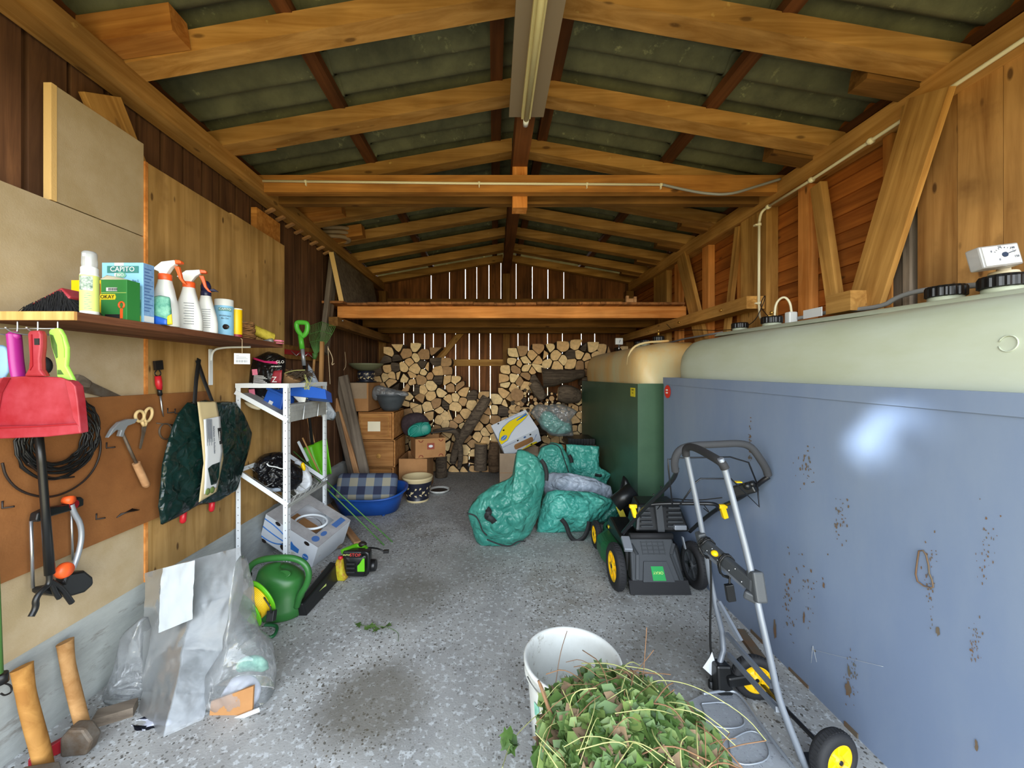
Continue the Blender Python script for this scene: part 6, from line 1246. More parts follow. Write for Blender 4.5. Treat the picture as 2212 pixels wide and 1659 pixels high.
# spray bottles
def spray(label, M, blue=False):
    t = T('spray_bottle', label, 'bottle', M=M, group='white spray bottles on the shelf'); k = .000345
    def q(x, y): return ((x - 352) * k, (1062 - y) * k)
    lv = [(1062, 192, 520), (1050, 188, 524), (900, 186, 524), (780, 192, 508), (650, 222, 474), (540, 258, 446), (460, 276, 428), (432, 280, 424)]
    b = MB(); rows = []
    for y, a, c_ in lv:
        x0, z = q(a, y); x1, _ = q(c_, y); cx_ = (x0 + x1) / 2; rx = (x1 - x0) / 2; rows.append([V((cx_ + rx * math.copysign(abs(math.cos(an)) ** .8, math.cos(an)), min(rx, .032) * math.copysign(abs(math.sin(an)) ** .8, math.sin(an)), z)) for an in [2 * math.pi * i / 32 for i in range(33)]])
    q_ = b.grid(rows); b.face([v_ for v_ in q_[0][:-1]][::-1]); b.done('body', 'white_plastic', t, local=True)
    b = MB(); b.lathe([(.0255, 0), (.0265, .004), (.0265, .026), (.024, .03)], (0, 0, q(0, 434)[1]), 24); b.done('collar', 'navy' if blue else 'orange', t, local=True)
    Mh = basis((1, 0, 0), (0, 0, 1), (0, -1, 0), (0, .013, 0))
    if blue:
        b = MB(); b.lathe([(.024, 0), (.026, .03), (.02, .05), (.012, .06)], (0, 0, q(0, 352)[1]), 20); b.done('sprayer_head', 'navy', t, local=True)
        b = MB(); b.prism([q(350, 330), q(470, 300), q(520, 330), q(530, 352), q(500, 345), q(360, 352)], Mh, .026); b.done('nozzle', 'navy', t, local=True, bevel=.003)
    else:
        b = MB(); b.prism([q(300, 362), q(292, 318), q(210, 282), q(325, 182), q(492, 155), q(500, 212), q(440, 262), q(392, 340), q(385, 362)], Mh, .026); b.done('sprayer_head', 'white_plastic', t, local=True, bevel=.004)
        b = MB(); b.prism([q(494, 152), q(560, 158), q(578, 178), q(572, 200), q(500, 206)], basis((1, 0, 0), (0, 0, 1), (0, -1, 0), (0, .012, 0)), .024); b.done('nozzle', 'orange', t, local=True, bevel=.003)
        b = MB(); b.prism([q(478, 240), q(538, 238), q(560, 330), q(575, 400), q(634, 482), q(590, 468), q(540, 405), q(512, 320)], basis((1, 0, 0), (0, 0, 1), (0, -1, 0), (0, .008, 0)), .016); b.done('trigger', 'orange', t, local=True, bevel=.003)
    return t
M1 = Matrix.Translation((-1.545, 1.81, SZ)) @ Matrix.Rotation(R(5), 4, 'Z')
s1 = spray('white spray bottle with an orange trigger, nearest of the three, behind the teal pouch', M1)
s2 = dup(s1, Matrix.Translation((-1.552, 1.96, SZ)) @ Matrix.Rotation(R(22), 4, 'Z'), 'white spray bottle with an orange trigger, standing between the other two bottles')
s3 = spray('white bottle with a dark blue collar and nozzle, farthest of the three', Matrix.Translation((-1.555, 2.08, SZ)) @ Matrix.Rotation(R(20), 4, 'Z') @ Matrix.Scale(.92, 4), True)
for s_, dx in ((s2, .03), (s3, .035)):
    b = MB()
    for k in range(9):
        z = .03 + k * .013; b.box((-.012 + (k % 2) * .004, -.0335, z), (.022 + dx * .3, -.0325, z + .0018))
    b.done('printed_text', 'text_dark', s_, local=True, kind='stuff')
def can(label, c, r_, h, m, parts=()):
    t = T('round_can', label, 'can', c); b = MB(); b.lathe([(r_ * .96, 0), (r_, .004), (r_, h - .003), (r_ * .97, h), (.0001, h)], c, 36); b.done('body', m, t)
    for nm, z0, z1, mm, e in parts: b = MB(); b.lathe([(r_ + e, z0), (r_ + e, z1)], c, 36, caps=False); b.done(nm, mm, t)
    return t
c = V((-1.565, 2.235, SZ)); t = can('white lidded round can with a light blue label, next to the bottles', c, .047, .21, 'white_plastic', (('label', .004, .172, 'box_blue', .0006),))
def ctxt(s, size, ang, z, m, r_): # text on a round can
    a = R(ang); p = c + V((r_ * math.cos(a), r_ * math.sin(a), z)); return txt(s, size, FM(p, (-math.sin(a), math.cos(a), 0), (0, 0, 1)), m, t, ext=.0003)
b = MB(); a = R(-50); b.box((-.030, -.009, -.002), (.030, .009, .0012), FM(c + V((.0478 * math.cos(a), .0478 * math.sin(a), .15)), (-math.sin(a), math.cos(a), 0), (0, 0, 1))); b.done('banner', 'text_teal', t)
ctxt('CAPITO', .016, -50, .15, 'text_white', .0502); ctxt('Wühlmaus', .013, -50, .113, 'text_dark', .0495); ctxt('Bio Gas', .011, -50, .098, 'text_dark', .0495)
b = MB(); a = R(-50); b.ball(c + V((.047 * math.cos(a), .047 * math.sin(a), .05)), .022, 14, (1.1, .35, .7)); b.done('mouse_picture', 'cable_brown', t, label='small brown rodent picture printed on the can')
c = V((-1.535, 2.30, SZ)); can('slim yellow round can with a red base', c, .0285, .17, 'yellow', (('red_base', 0, .016, 'red_plastic', .0006), ('rim', .163, .169, 'white_plastic', .0005)))
# twine, glove, pink brush
t = T('twine_bundle', 'flat bundle of dark brown fibre cord tied with string lying on the shelf', 'cord bundle', (-1.60, 2.42, SZ)); rr = random.Random(3)
b = MB()
for k in range(16):
    z = SZ + .008 + k * .0062; w_ = .085 - .0022 * k; y0 = 2.44 + rr.uniform(-.006, .006)
    b.tube([V((-1.60 + .075 * math.cos(a), y0 + w_ * 1.0 * math.sin(a), z + .006 * math.sin(3 * a + k))) for a in [2 * math.pi * i / 28 for i in range(28)]], .0045, 5, closed=True)
b.done('cord', 'straw', t)
b = MB(); b.lathe([(.0001, .09), (.03, .115), (.05, .10), (.06, .085)], V((-1.60, 2.44, SZ)), 12); b.done('pale_core', 'twine', t)
t = T('work_glove', 'yellow ribbed rubber cuff rolled up on the far end of the shelf', 'glove', (-1.58, 2.55, SZ))
b = MB(); a, c2 = V((-1.60, 2.50, SZ + .085)), V((-1.53, 2.66, SZ + .032)); n_ = 20; pts = [a.lerp(c2, i / n_) for i in range(n_ + 1)]
b.tube(pts, [.042 + .004 * (i % 2) - .0006 * i for i in range(n_ + 1)], 20, caps=False, ry=[.030 + .003 * (i % 2) for i in range(n_ + 1)]); b.done('cuff', 'yellow_fabric', t, solid=.003)
b = MB(); pillow(b, [P(u, v, 2.62) for u, v in ((520, 737), (540, 735), (575, 738), (590, 728), (592, 744), (560, 745), (530, 742))], (0, -1, 0), .02, .02, amp=.006, f=20, seg=40, rings=8); tag(b.done('plastic_wrap', 'milky_film'), 'bit of crumpled clear plastic under the yellow glove', 'plastic film')
t = T('nail_brush', 'small pink brush at the far end of the shelf', 'brush', P(597, 735, 2.68)); y_ = 2.67
b = MB(); b.beam(P(584, 735, y_), P(611, 737, y_), .035, .012); b.done('brush_back', 'pink', t, bevel=.004)
b = MB(); b.beam(P(586, 740, y_), P(611, 742, y_), .03, .006); b.done('brush_base', 'pink', t, bevel=.002)
# ---------------------------------------------------------------- hook rail and hanging tools near the shelf end
t = T('hook_rack', 'wire hook rack fixed under the near end of the shelf', 'hook rack', (-1.66, 1.4, 1.69))
b = MB(); b.tube([(-1.875, 1.40, 1.672), (-1.575, 1.40, 1.672)], .0022, 6); b.done('wire_rail', 'steel', t)
for u in (-8, 38, 82, 125):
    x = (u - CX) * 1.40 / F; b = MB(); b.tube(smoothpts([(x, 1.40, 1.699), (x, 1.40, 1.655), (x - .004, 1.385, 1.645), (x - .02, 1.34, 1.652), (x - .022, 1.325, 1.665)], 2), .0028, 6); b.ball((x - .022, 1.325, 1.666), .004, 8); b.done('hook', 'steel', t)
def pxprism(b, pts, Y, th, m2=None):
    M = basis((1, 0, 0), (0, 0, 1), (0, 1, 0)); M = basis((1, 0, 0), (0, 0, 1), (0, -1, 0), (0, Y + th, 0)); b.prism([(P(u, v, Y).x, P(u, v, Y).z) for u, v in pts], M, th, m2)
t = T('dustpan', 'dusty red plastic dustpan hanging by its handle from the hook rack', 'dustpan', P(73, 946, 1.33))
b = MB(); pan = [(-26, 840), (-15, 822), (5, 815), (60, 812), (128, 815), (150, 823), (161, 833), (166, 862), (171, 912), (174, 937), (100, 943), (0, 947), (-34, 947), (-30, 900)]
pxprism(b, pan, 1.335, .012); b.done('pan', 'red_plastic', t, bevel=.004)
b = MB(); pxprism(b, [(138, 820), (152, 824), (162, 834), (167, 864), (172, 914), (174, 936), (169, 922), (157, 905), (150, 870)], 1.308, .028); b.done('side_wall', 'red_plastic', t, bevel=.006); b = MB(); pxprism(b, [(-26, 840), (-15, 822), (5, 815), (0, 822), (-15, 850), (-25, 905), (-34, 940)], 1.308, .028); b.done('side_wall', 'red_plastic', t, bevel=.006)
b = MB(); pxprism(b, [(-30, 921), (80, 919), (170, 915), (174, 936), (100, 944), (0, 948), (-34, 948)], 1.318, .02); b.done('lip', 'red_plastic', t, bevel=.004)
b = MB(); b.beam(P(-28, 925, 1.316), P(80, 921, 1.316), .004, .004); b.beam(P(80, 921, 1.316), P(170, 915, 1.316), .004, .004); b.done('lip_groove', 'red_dark', t)
b = MB(); pxprism(b, [(58, 722), (62, 714), (84, 713), (88, 722), (88, 750), (85, 775), (86, 798), (97, 813), (50, 813), (60, 796), (62, 775), (60, 750)], 1.325, .022); b.done('handle', 'red_plastic', t, bevel=.006)
b = MB(); pxprism(b, [(73.5, 731), (84, 731), (84, 745), (74, 745)], 1.3235, .003); b.done('hanging_hole', 'black_matte', t)
b = MB(); pxprism(b, [(66, 722), (68, 722), (70, 790), (64, 800), (65, 770)], 1.322, .004); b.done('groove', 'red_dark', t)
t = T('scraper', 'lime green plastic scraper with a looped handle hanging right of the red dustpan', 'scraper', P(140, 886, 1.36))
b = MB(); out = [(104, 716), (108, 711), (120, 708), (128, 710), (136, 724), (144, 750), (144, 770), (142, 790), (155, 815), (168, 850), (179, 878), (178, 886), (173, 888), (166, 880), (150, 840), (138, 818), (122, 815), (121, 790), (118, 775), (110, 750)]
pxprism(b, out, 1.362, .014); b.done('body', 'lime', t, bevel=.005)
b = MB(); pxprism(b, [(108, 722), (114, 724), (122, 745), (124, 772), (121, 774), (113, 752)], 1.3605, .003); pxprism(b, [(124, 799), (130, 799), (137, 809), (124, 809)], 1.3605, .003); b.done('recess', 'foliage', t)
b = MB(); pxprism(b, [(130, 722), (133, 728), (138, 755), (138, 772), (136, 772), (136, 755)], 1.359, .004); b.done('ridge', 'lime', t)
t = T('dish_brush', 'magenta plastic handle hanging left of the red dustpan', 'brush handle', P(33, 815, 1.35))
b = MB(); b.tube(smoothpts([P(30, 722, 1.36), P(32, 740, 1.36), P(36, 790, 1.36), P(42, 822, 1.36)], 2), [.018] * 13 if False else .021, 16, ry=.014); b.ball(P(30, 726, 1.36), .021, 14, (1, .7, .9)); b.done('handle', 'magenta', t)
b = MB(); pillow(b, pxp([(-12, 745), (10, 744), (20, 760), (20, 820), (-20, 820)], 1.40), (0, -1, 0), .01, .01, amp=.004, seg=30, rings=6); tag(b.done('hanging_cloth', 'pale_blue'), 'pale blue cloth hanging behind the magenta handle at the picture edge', 'cloth')
b = MB(); b.lathe([(.0001, 0), (.035, .004), (.04, .02), (.02, .035)], V((0, 0, 0)), 24, M=None); b.bm.transform(FM(P(98, 790, 1.5), (1, 0, 0), (0, 0, 1))); tag(b.done('round_brush', 'black_matte'), 'round black brush head hanging behind the red dustpan handle', 'brush')
# ---------------------------------------------------------------- tools on the brown board
XB = -1.86
def wpr(b, pts, X, th):   # outline given on the wall, thickness into the room
    b.prism([(W(u, v, X).y, W(u, v, X).z) for u, v in pts], basis((0, 1, 0), (0, 0, 1), (1, 0, 0), (X, 0, 0)), th)
t = T('hand_saw', 'dark hand saw with a worn wooden handle hung above the brown tool board', 'saw', W(200, 840, -1.86))
b = MB(); wpr(b, [(180, 822), (192, 823), (265, 857), (225, 858), (170, 845)], -1.872, .003); b.done('blade', 'rust_steel', t)
b = MB(); wpr(b, [(160, 808), (172, 812), (190, 824), (186, 838), (160, 836), (150, 826)], -1.876, .022); b.done('handle', 'grey_wood', t, bevel=.005)
t = T('cable_coil', 'coil of black and brown cable hanging on the tool board, one loop sagging wide', 'cable', W(120, 1000, -1.83))
rr = random.Random(8); b = MB(); cy_, cz_ = F * 1.84 / (CX - 128), H - (955 - CY) * (F * 1.84 / (CX - 128)) / F
for k in range(15):
    r_ = .10 + .05 * rr.random(); oy, oz = rr.uniform(-.02, .015), rr.uniform(-.02, .02) + .02
    b.tube([V((-1.835 + rr.uniform(-.004, .012), cy_ + oy + r_ * math.cos(a), cz_ + oz + r_ * 1.05 * math.sin(a))) for a in [2 * math.pi * i / 36 for i in range(36)]], .0042, 5, closed=True)
b.done('coil', 'cable_black', t)
b = MB(); pts = [W(u, v, -1.835) for u, v in ((5, 1000), (12, 1030), (40, 1060), (85, 1074), (125, 1072), (170, 1050), (200, 1020), (216, 985), (218, 950), (205, 920), (190, 900))]; b.tube(smoothpts(pts, 2), .0045, 6)
b.tube(smoothpts([W(u, v, -1.83) for u, v in ((60, 1000), (95, 1030), (130, 1034), (160, 1030))], 2), .004, 6); b.done('loose_loop', 'cable_brown', t)
b = MB(); b.tube([W(132, 905, -1.84), W(132, 905, -1.84) + V((.07, 0, .01))], .005, 6); tag(b.done('wall_peg', 'black_matte'), 'peg in the tool board carrying the cable coil', 'peg')
t = T('cultivator', 'long black hand cultivator with bent claws hanging in front of the sprinkler', 'garden tool', W(95, 1240, -1.76))
b = MB(); X0 = -1.76; b.tube([W(82, 925, X0), W(90, 1000, X0), W(97, 1090, X0), (W(108, 1240, X0))], [.013, .013, .013, .016], 10); b.done('shaft', 'black_plastic', t)
b = MB(); b.tube(smoothpts([W(106, 1232, X0), W(108, 1262, X0), W(90, 1275, X0), W(76, 1295, X0), W(78, 1312, X0), W(67, 1332, X0)], 2), .010, 8); b.tube(smoothpts([W(108, 1255, X0), W(130, 1268, X0), W(143, 1285, X0), W(155, 1302, X0)], 2), .010, 8); b.tube(smoothpts([W(108, 1255, X0), W(120, 1280, X0), W(128, 1292, X0)], 2), .009, 8); b.done('claws', 'black_plastic', t)
t = T('lawn_sprinkler', 'oscillating lawn sprinkler with orange knobs and a curved silver tube hanging on the tool board', 'sprinkler', W(110, 1260, -1.82)); X0 = -1.83
b = MB(); wpr(b, [(60, 1126), (64, 1108), (90, 1096), (130, 1090), (158, 1072), (165, 1078), (165, 1092), (135, 1104), (100, 1114), (75, 1122), (68, 1128)], X0, .035); b.done('top_housing', 'black_plastic', t, bevel=.006)
b = MB(); b.tube([W(67, 1125, X0 + .01), W(71, 1270, X0 + .01)], .0055, 8); b.done('frame_bar', 'steel', t); b = MB(); b.tube([W(154, 1095, X0 + .0), W(157, 1210, X0 + .0)], .0045, 8); b.done('frame_bar', 'steel', t)
b = MB(); b.tube(smoothpts([W(154, 1090, X0 + .03), W(160, 1108, X0 + .03), W(174, 1130, X0 + .03), W(177, 1160, X0 + .03), W(170, 1195, X0 + .03), W(158, 1228, X0 + .03)], 2), .010, 10); b.done('spray_tube', 'alu', t)
b = MB(); wpr(b, [(115, 1258), (122, 1238), (160, 1232), (178, 1246), (180, 1262), (160, 1280), (125, 1290), (80, 1285), (64, 1280), (66, 1268), (95, 1262)], X0, .05); b.done('base', 'black_plastic', t, bevel=.01)
b = MB(); c = W(140, 1232, X0 + .055); b.lathe([(.030, -.012), (.032, 0), (.026, .014), (.0001, .016)], c, 24, M=basis((0, 1, 0), (0, 0, 1), (1, 0, 0))); b.done('dial', 'orange', t)
b = MB(); c = W(156, 1080, X0 + .038); b.lathe([(.017, -.03), (.017, 0), (.0001, .001)], c, 20, M=basis((0, 1, 0), (0, 0, 1), (1, 0, 0))); b.done('end_knob', 'orange', t)
b = MB(); c = W(153, 1090, X0 + .02); b.lathe([(.02, -.02), (.02, .015)], c, 20, M=basis((0, 1, 0), (0, 0, 1), (1, 0, 0))); b.done('knob_socket', 'red_dark', t)
t = T('mason_hammer', 'mason hammer with a grey head and wooden grip hanging on the tool board', 'hammer', W(270, 970, -1.83)); X0 = -1.83
b = MB(); wpr(b, [(225, 946), (236, 926), (250, 912), (270, 905), (290, 905), (284, 914), (268, 920), (262, 930), (258, 944), (250, 942), (254, 930), (245, 928), (234, 938)], X0, .02); b.done('head', 'alu', t, bevel=.003)
b = MB(); b.tube([W(262, 930, X0 + .01), W(282, 975, X0 + .012), W(296, 1004, X0 + .012)], .007, 8); b.done('shaft', 'rust_steel', t)
b = MB(); b.tube(smoothpts([W(294, 1000, X0 + .012), W(303, 1020, X0 + .012), W(316, 1048, X0 + .012)], 2), [.013, .014, .015, .016, .018, .019, .016, .012, .008][:9] if False else .017, 12); b.ball(W(316, 1047, X0 + .012), .017, 10); b.done('grip', 'lath_wood', t)
t = T('scissors', 'rusty scissors with cream plastic handles hanging beside the hammer', 'scissors', W(310, 930, -1.83)); X0 = -1.835
b = MB()
for (u, v, a_, b_) in ((302, 899, .024, .027), (320, 896, .022, .036)):
    c = W(u, v, X0 + .008); an = R(-20 if u > 310 else 12); b.tube([c + V((0, a_ * math.cos(q) * math.cos(an) - b_ * math.sin(q) * math.sin(an), a_ * math.cos(q) * math.sin(an) + b_ * math.sin(q) * math.cos(an))) for q in [2 * math.pi * i / 24 for i in range(24)]], .0075, 8, closed=True)
b.tube([W(306, 910, X0 + .008), W(311, 920, X0 + .008)], .008, 8); b.tube([W(316, 912, X0 + .008), W(312, 920, X0 + .008)], .008, 8); b.done('handles', 'scissor_cream', t)
b = MB(); wpr(b, [(306, 918), (316, 918), (312, 935), (303, 970), (300, 968), (305, 940)], X0, .005); b.done('blades', 'rust_steel', t)
t = T('screwdriver', 'screwdriver with a red and black handle hanging on the plywood', 'screwdriver', W(343, 840, -1.84)); X0 = -1.845
b = MB(); b.tube([W(341, 812, X0), W(343, 830, X0), W(345, 842, X0)], [.015, .017, .012], 12); b.done('handle', 'red_handle', t)
b = MB(); b.tube([W(344, 840, X0), W(346, 854, X0)], .011, 10); wpr(b, [(330, 780), (346, 778), (348, 798), (332, 800)], X0 - .01, .015); b.tube(smoothpts([W(339, 798, X0), W(333, 808, X0), W(341, 814, X0), W(349, 808, X0), W(343, 798, X0)], 2), .003, 6); b.done('black_collar', 'black_plastic', t)
b = MB(); b.tube([W(346, 852, X0), W(350, 884, X0), W(353, 900, X0)], [.005, .005, .002], 8); b.done('shaft', 'steel', t)
lhs = [(230, 968, 'beside the cable coil'), (208, 1122, 'low between the sprinkler and the green bag'), (378, 893, 'above the green bag corner'), (5, 1098, 'at the picture edge beside the sprinkler'), (362, 892, 'left of the hook above the green bag')]
for u, v, w_ in lhs:
    b = MB(); c = W(u, v, XP + .022); b.tube([c + V((0, 0, .028)), c, c + V((.03, .012, .003))], .004, 6); tag(b.done('board_hook', 'cable_brown'), f'small brown metal hook on the tool board, {w_}', 'hook', 'hooks of the tool board')
b = MB()
for k in range(5): a = W(252 + k * 2, 1118 - k * 2, XP + .024); b.tube([a, a + V((.004 + .004 * k, .08, .016 - .006 * k))], .0025, 5)
tag(b.done('wire_bits', 'cable_brown'), 'few rusty wire pins stuck low in the tool board', 'wire')
b = MB()
for k in range(3): b.tube([W(357 + 14 * math.cos(a) + k, 932 + 17 * math.sin(a), XP + .026 + .003 * k) for a in [2 * math.pi * i / 20 for i in range(20)]], .003, 5, closed=True)
b.tube([W(338, 914, XP + .026), W(375, 918, XP + .026)], .003, 5); tag(b.done('wire_ring', 'rust_steel'), 'small ring of rusty wire between the scissors and the green bag', 'wire')
# dark green bag on a strap
t = T('hanging_bag', 'glossy dark green plastic garden bag hanging by a black strap on the plywood', 'garden bag', W(430, 1100, -1.80)); X0 = -1.79
def wol(pts, X=X0): return [W(u, v, X) for u, v in pts]
b = MB(); pillow(b, wol([(385, 890), (405, 870), (440, 866), (510, 868), (528, 895), (545, 935), (538, 970), (512, 1060), (470, 1085), (428, 1092), (385, 1118), (346, 1136), (340, 1095), (350, 1000), (362, 950), (375, 915)]), (1, 0, 0), .055, .04, amp=.028, f=7, seg=120, rings=26, smooth=0, seed=3, pw=.6); b.done('bag_body', 'green_dark', t)
b = MB(); sheet(b, [[W(430, 868, -1.735) - V((.01, 0, 0)), W(468, 868, -1.735)], [W(434, 930, -1.715), W(478, 925, -1.715)], [W(440, 1000, -1.712), W(483, 990, -1.712)], [W(430, 1085, -1.72), W(468, 1062, -1.72)]], 20, 8, .004, 9, 4, (1, 0, 0)); b.done('card_sleeve', 'ceramic_cream', t, solid=.003)
b = MB(); sheet(b, [[W(440, 906, -1.710), W(476, 899, -1.710)], [W(444, 985, -1.704), W(481, 975, -1.704)], [W(441, 1068, -1.712), W(469, 1052, -1.712)]], 16, 6, .002, 9, 4, (1, 0, 0)); b.done('white_label', 'paper', t, solid=.002)
Ml = FM(W(463, 950, -1.698), (.0, .05, -1), (0, 1, .05)); txt('Abfallsack mit Rollboden', .017, Ml, 'text_dark', t); b = MB()
for k in range(8): p = W(446 + k * 1.6, 905, -1.701); b.beam(p, p + V((.002, .004, -.16 + .02 * (k % 3))), .0012, .001)
b.done('fine_print', 'text_dark', t, kind='stuff')
b = MB(); wpr(b, [(449, 1012), (458, 1004), (474, 998), (472, 1030), (466, 1045), (456, 1048)], -1.706, .003); b.done('bag_picture', 'green_dark', t)
b = MB(); wpr(b, [(470, 925), (476, 924), (479, 958), (474, 960)], -1.706, .004); b.done('name_plate', 'black_matte', t); txt('GARDENLINE', .010, FM(W(474.5, 942, -1.7005), (.0, .05, -1), (0, 1, .05)), 'text_white', t)
b = MB()
for cy1, cz1 in ((449, 1062), (459, 1058)): c = W(cy1, cz1, -1.703); b.lathe([(.0001, .003), (.014, .001), (.02, 0)], c, 14, M=basis((0, 1, 0), (0, 0, 1), (1, 0, 0)))
b.done('leaf_print', 'foliage_light', t)
def wstrap(parent, pts, w_=.03):
    b = MB(); rows = []
    for i, p in enumerate(pts):
        d = (pts[min(i + 1, len(pts) - 1)] - pts[max(i - 1, 0)]).normalized(); s = d.cross(V((1, 0, 0))).normalized() * w_ / 2; rows.append([p - s, p + s])
    b.grid(rows); return b.done('strap', 'black_matte', parent, solid=.003)
wstrap(t, [W(430, 775, -1.85), W(424, 820, -1.83), W(420, 872, -1.77)], .032); wstrap(t, [W(426, 778, -1.85), W(442, 825, -1.83), W(458, 866, -1.77)], .030)
for u, v0, v1, w_ in ((395, 1100, 1130, 'the left one'), (457, 1075, 1105, 'the right one')):
    b = MB(); b.tube([W(u + 2, v0, -1.83), W(u, v1 - 4, -1.83), W(u, v1, -1.83)], [.017, .017, .009], 12); tag(b.done('red_handle', 'red_handle'), f'red tool handle poking out below the dark green bag, {w_}', 'tool handle')
# ---------------------------------------------------------------- farther rail with red hooks, rakes and shovel
t = T('tool_rail', 'dark board with a red hook strip on the left wall beyond the shelf', 'rail', (-1.9, 3.8, 1.7))
b = MB(); b.box((-1.955, 3.47, 1.66), (-1.915, 4.35, 1.79)); b.done('board', 'joist_wood', t)
b = MB(); b.box((-1.914, 3.52, 1.70), (-1.905, 4.05, 1.745)); b.done('hook_strip', 'red_dark', t)
for y in (3.62, 3.78, 3.94):
    b = MB(); b.tube([(-1.904, y, 1.735), (-1.86, y + .01, 1.69), (-1.83, y + .015, 1.72)], .004, 6); b.done('hook', 'steel', t)
t = T('spade', 'long spade with a bright green D shaped grip standing behind the white rack', 'spade', P(668, 840, 3.5)); Y_ = 3.52
b = MB(); g = smoothpts([P(u, v, Y_) for u, v in ((655, 727), (649, 722), (642, 712), (640, 700), (643, 696), (660, 697), (664, 700), (664, 712), (660, 722), (653, 727))], 2); b.tube(g, .018, 10, ry=.022); b.tube([P(649, 724, Y_), P(653, 754, Y_)], .022, 12); b.done('grip', 'green_handle', t)
b = MB(); b.tube([P(653, 752, Y_), P(657, 790, Y_)], .017, 12); b.done('shaft', 'alu', t)
b = MB(); b.tube([P(657, 788, Y_), P(662, 850, Y_), P(675, 960, Y_)], .013, 10); b.done('lower_shaft', 'black_plastic', t)
t = T('leaf_rake', 'green fan shaped leaf rake standing head up beside the spade', 'rake', P(690, 800, 3.9)); Y_ = 3.95
b = MB(); c = P(681, 768, Y_)
for k in range(17):
    f = (k - 8) / 8; tip = P(697 + f * 29, 694 + abs(f) * 10, Y_ - .02); b.tube(smoothpts([c, c.lerp(tip, .5) + V((f * .03, 0, .0)), tip, tip + V((0, -.035, -.012))], 2), .0028, 5)
for s_ in (.45, .72): b.tube([c.lerp(P(697 + (k - 8) / 8 * 29, 694 + abs((k - 8) / 8) * 10, Y_ - .02), s_) + V(((k - 8) / 8 * .03 * (1 - abs(s_ - .5)), 0, 0)) for k in range(17)], .003, 5)
b.done('tines', 'rake_green', t)
b = MB(); b.tube([c + V((0, 0, .02)), P(679, 776, Y_)], [.03, .016], 10); b.done('socket', 'rake_green', t)
b = MB(); b.tube([P(679, 774, Y_), P(677, 800, Y_), P(672, 900, Y_)], .013, 10); b.done('stick', 'stick_wood', t)
beam_obj('broom_stick', P(696, 738, 3.9), P(691, 900, 3.85), .032, .032, 'stick_wood', up=(0, 1, 0), label='pale round broom stick standing right of the leaf rake', cat='stick')
b = MB(); b.tube(smoothpts([P(708, 748, 3.9), P(711, 790, 3.9), P(713, 830, 3.9)], 2), .003, 5); b.tube(smoothpts([P(708, 750, 3.9), P(720, 775, 3.9), P(716, 790, 3.9), P(722, 785, 3.9)], 2), .004, 5); b.tube(smoothpts([P(745, 760, 4.4), P(748, 790, 4.4), P(742, 800, 4.4)], 1), .002, 5); tag(b.done('hanging_twine', 'twine'), 'strands of twine hanging in the corner beyond the leaf rake', 'twine')
b = MB(); o = [P(u, v, 3.7) for u, v in ((664, 783), (676, 800), (690, 830), (712, 870), (727, 895), (722, 908), (700, 908), (672, 870), (664, 830))]; pillow(b, o, (0, -1, 0), .03, .03, amp=.012, seg=50, rings=8, smooth=0); tag(b.done('folded_film', 'grey_tarp'), 'folded pale grey plastic sheet standing behind the rack', 'sheeting')
b = MB(); o = [P(u, v, 5.02) for u, v in ((738, 915), (746, 905), (760, 920), (764, 1000), (756, 1050), (738, 1055))]; pillow(b, o, (0, -1, 0), .05, .08, amp=.05, f=5, seg=60, rings=12, smooth=0); tag(b.done('dark_fill', 'black_matte'), 'black lump added to fill the dark corner behind the leaning planks', 'sack')  # added lump makes the dark area behind the planks
# ---------------------------------------------------------------- white metal rack
t = T('metal_rack', 'white painted slotted metal rack with two sloping trays against the left wall', 'rack', (-1.66, 3.08, 0))
xa, xb_, ya, yb_ = -1.85, -1.475, 2.76, 3.40; ZT = 1.44
def leg(x, y, sx_, sy_, m='white_paint'):
    b = MB(); b.box((x, y, 0), (x + sx_ * .035, y + sy_ * .002, ZT)) if sx_ > 0 else b.box((x - .035, y, 0), (x, y + sy_ * .002 if sy_ > 0 else y + .002, ZT))
    ylo, yhi = (y, y + .035) if sy_ > 0 else (y - .035, y); b.box((x, ylo, 0), (x + .002, yhi, ZT)) if sx_ > 0 else b.box((x - .002, ylo, 0), (x, yhi, ZT))
    o = b.done('leg', m, t); b = MB(); z = .06
    while z < ZT - .02:
        xc = x + sx_ * .018; b.tube([V((xc, y - .0012, z)), V((xc, y + .0005, z))], .0032, 8)
        if sx_ < 0: b.tube([V((x - .001, (ylo + yhi) / 2, z)), V((x + .0012, (ylo + yhi) / 2, z))], .0032, 8)
        z += .055
    b.done('bolt_holes', 'text_black', o, kind='stuff')
leg(xa, ya, 1, 1); leg(xb_, ya, -1, 1); leg(xa, yb_, 1, -1, 'rack_dirty'); leg(xb_, yb_, -1, -1)
def bar(p0, p1, w_=.004, h=.032, nm='rail', m='white_paint', up=(0, 0, 1)):
    b = MB(); b.beam(p0, p1, w_, h, up=up); b.done(nm, m, t)
bar((xa, ya - .003, ZT - .01), (xb_, ya - .003, ZT - .01)); bar((xb_ + .002, ya, ZT - .01), (xb_ + .002, yb_, ZT - .01)); bar((xa, ya, ZT - .01), (xa, yb_, ZT - .01)); bar((xa, yb_, ZT - .01), (xb_, yb_, ZT - .01))
bar((xa, ya - .005, 1.385), (xb_, ya - .005, 1.18), nm='tray_side'); bar((xa, yb_, 1.385), (xb_, yb_, 1.18), nm='tray_side'); bar((xa, ya - .005, .825), (xb_, ya - .005, .575), nm='tray_side'); bar((xa, yb_, .825), (xb_, yb_, .575), nm='tray_side')
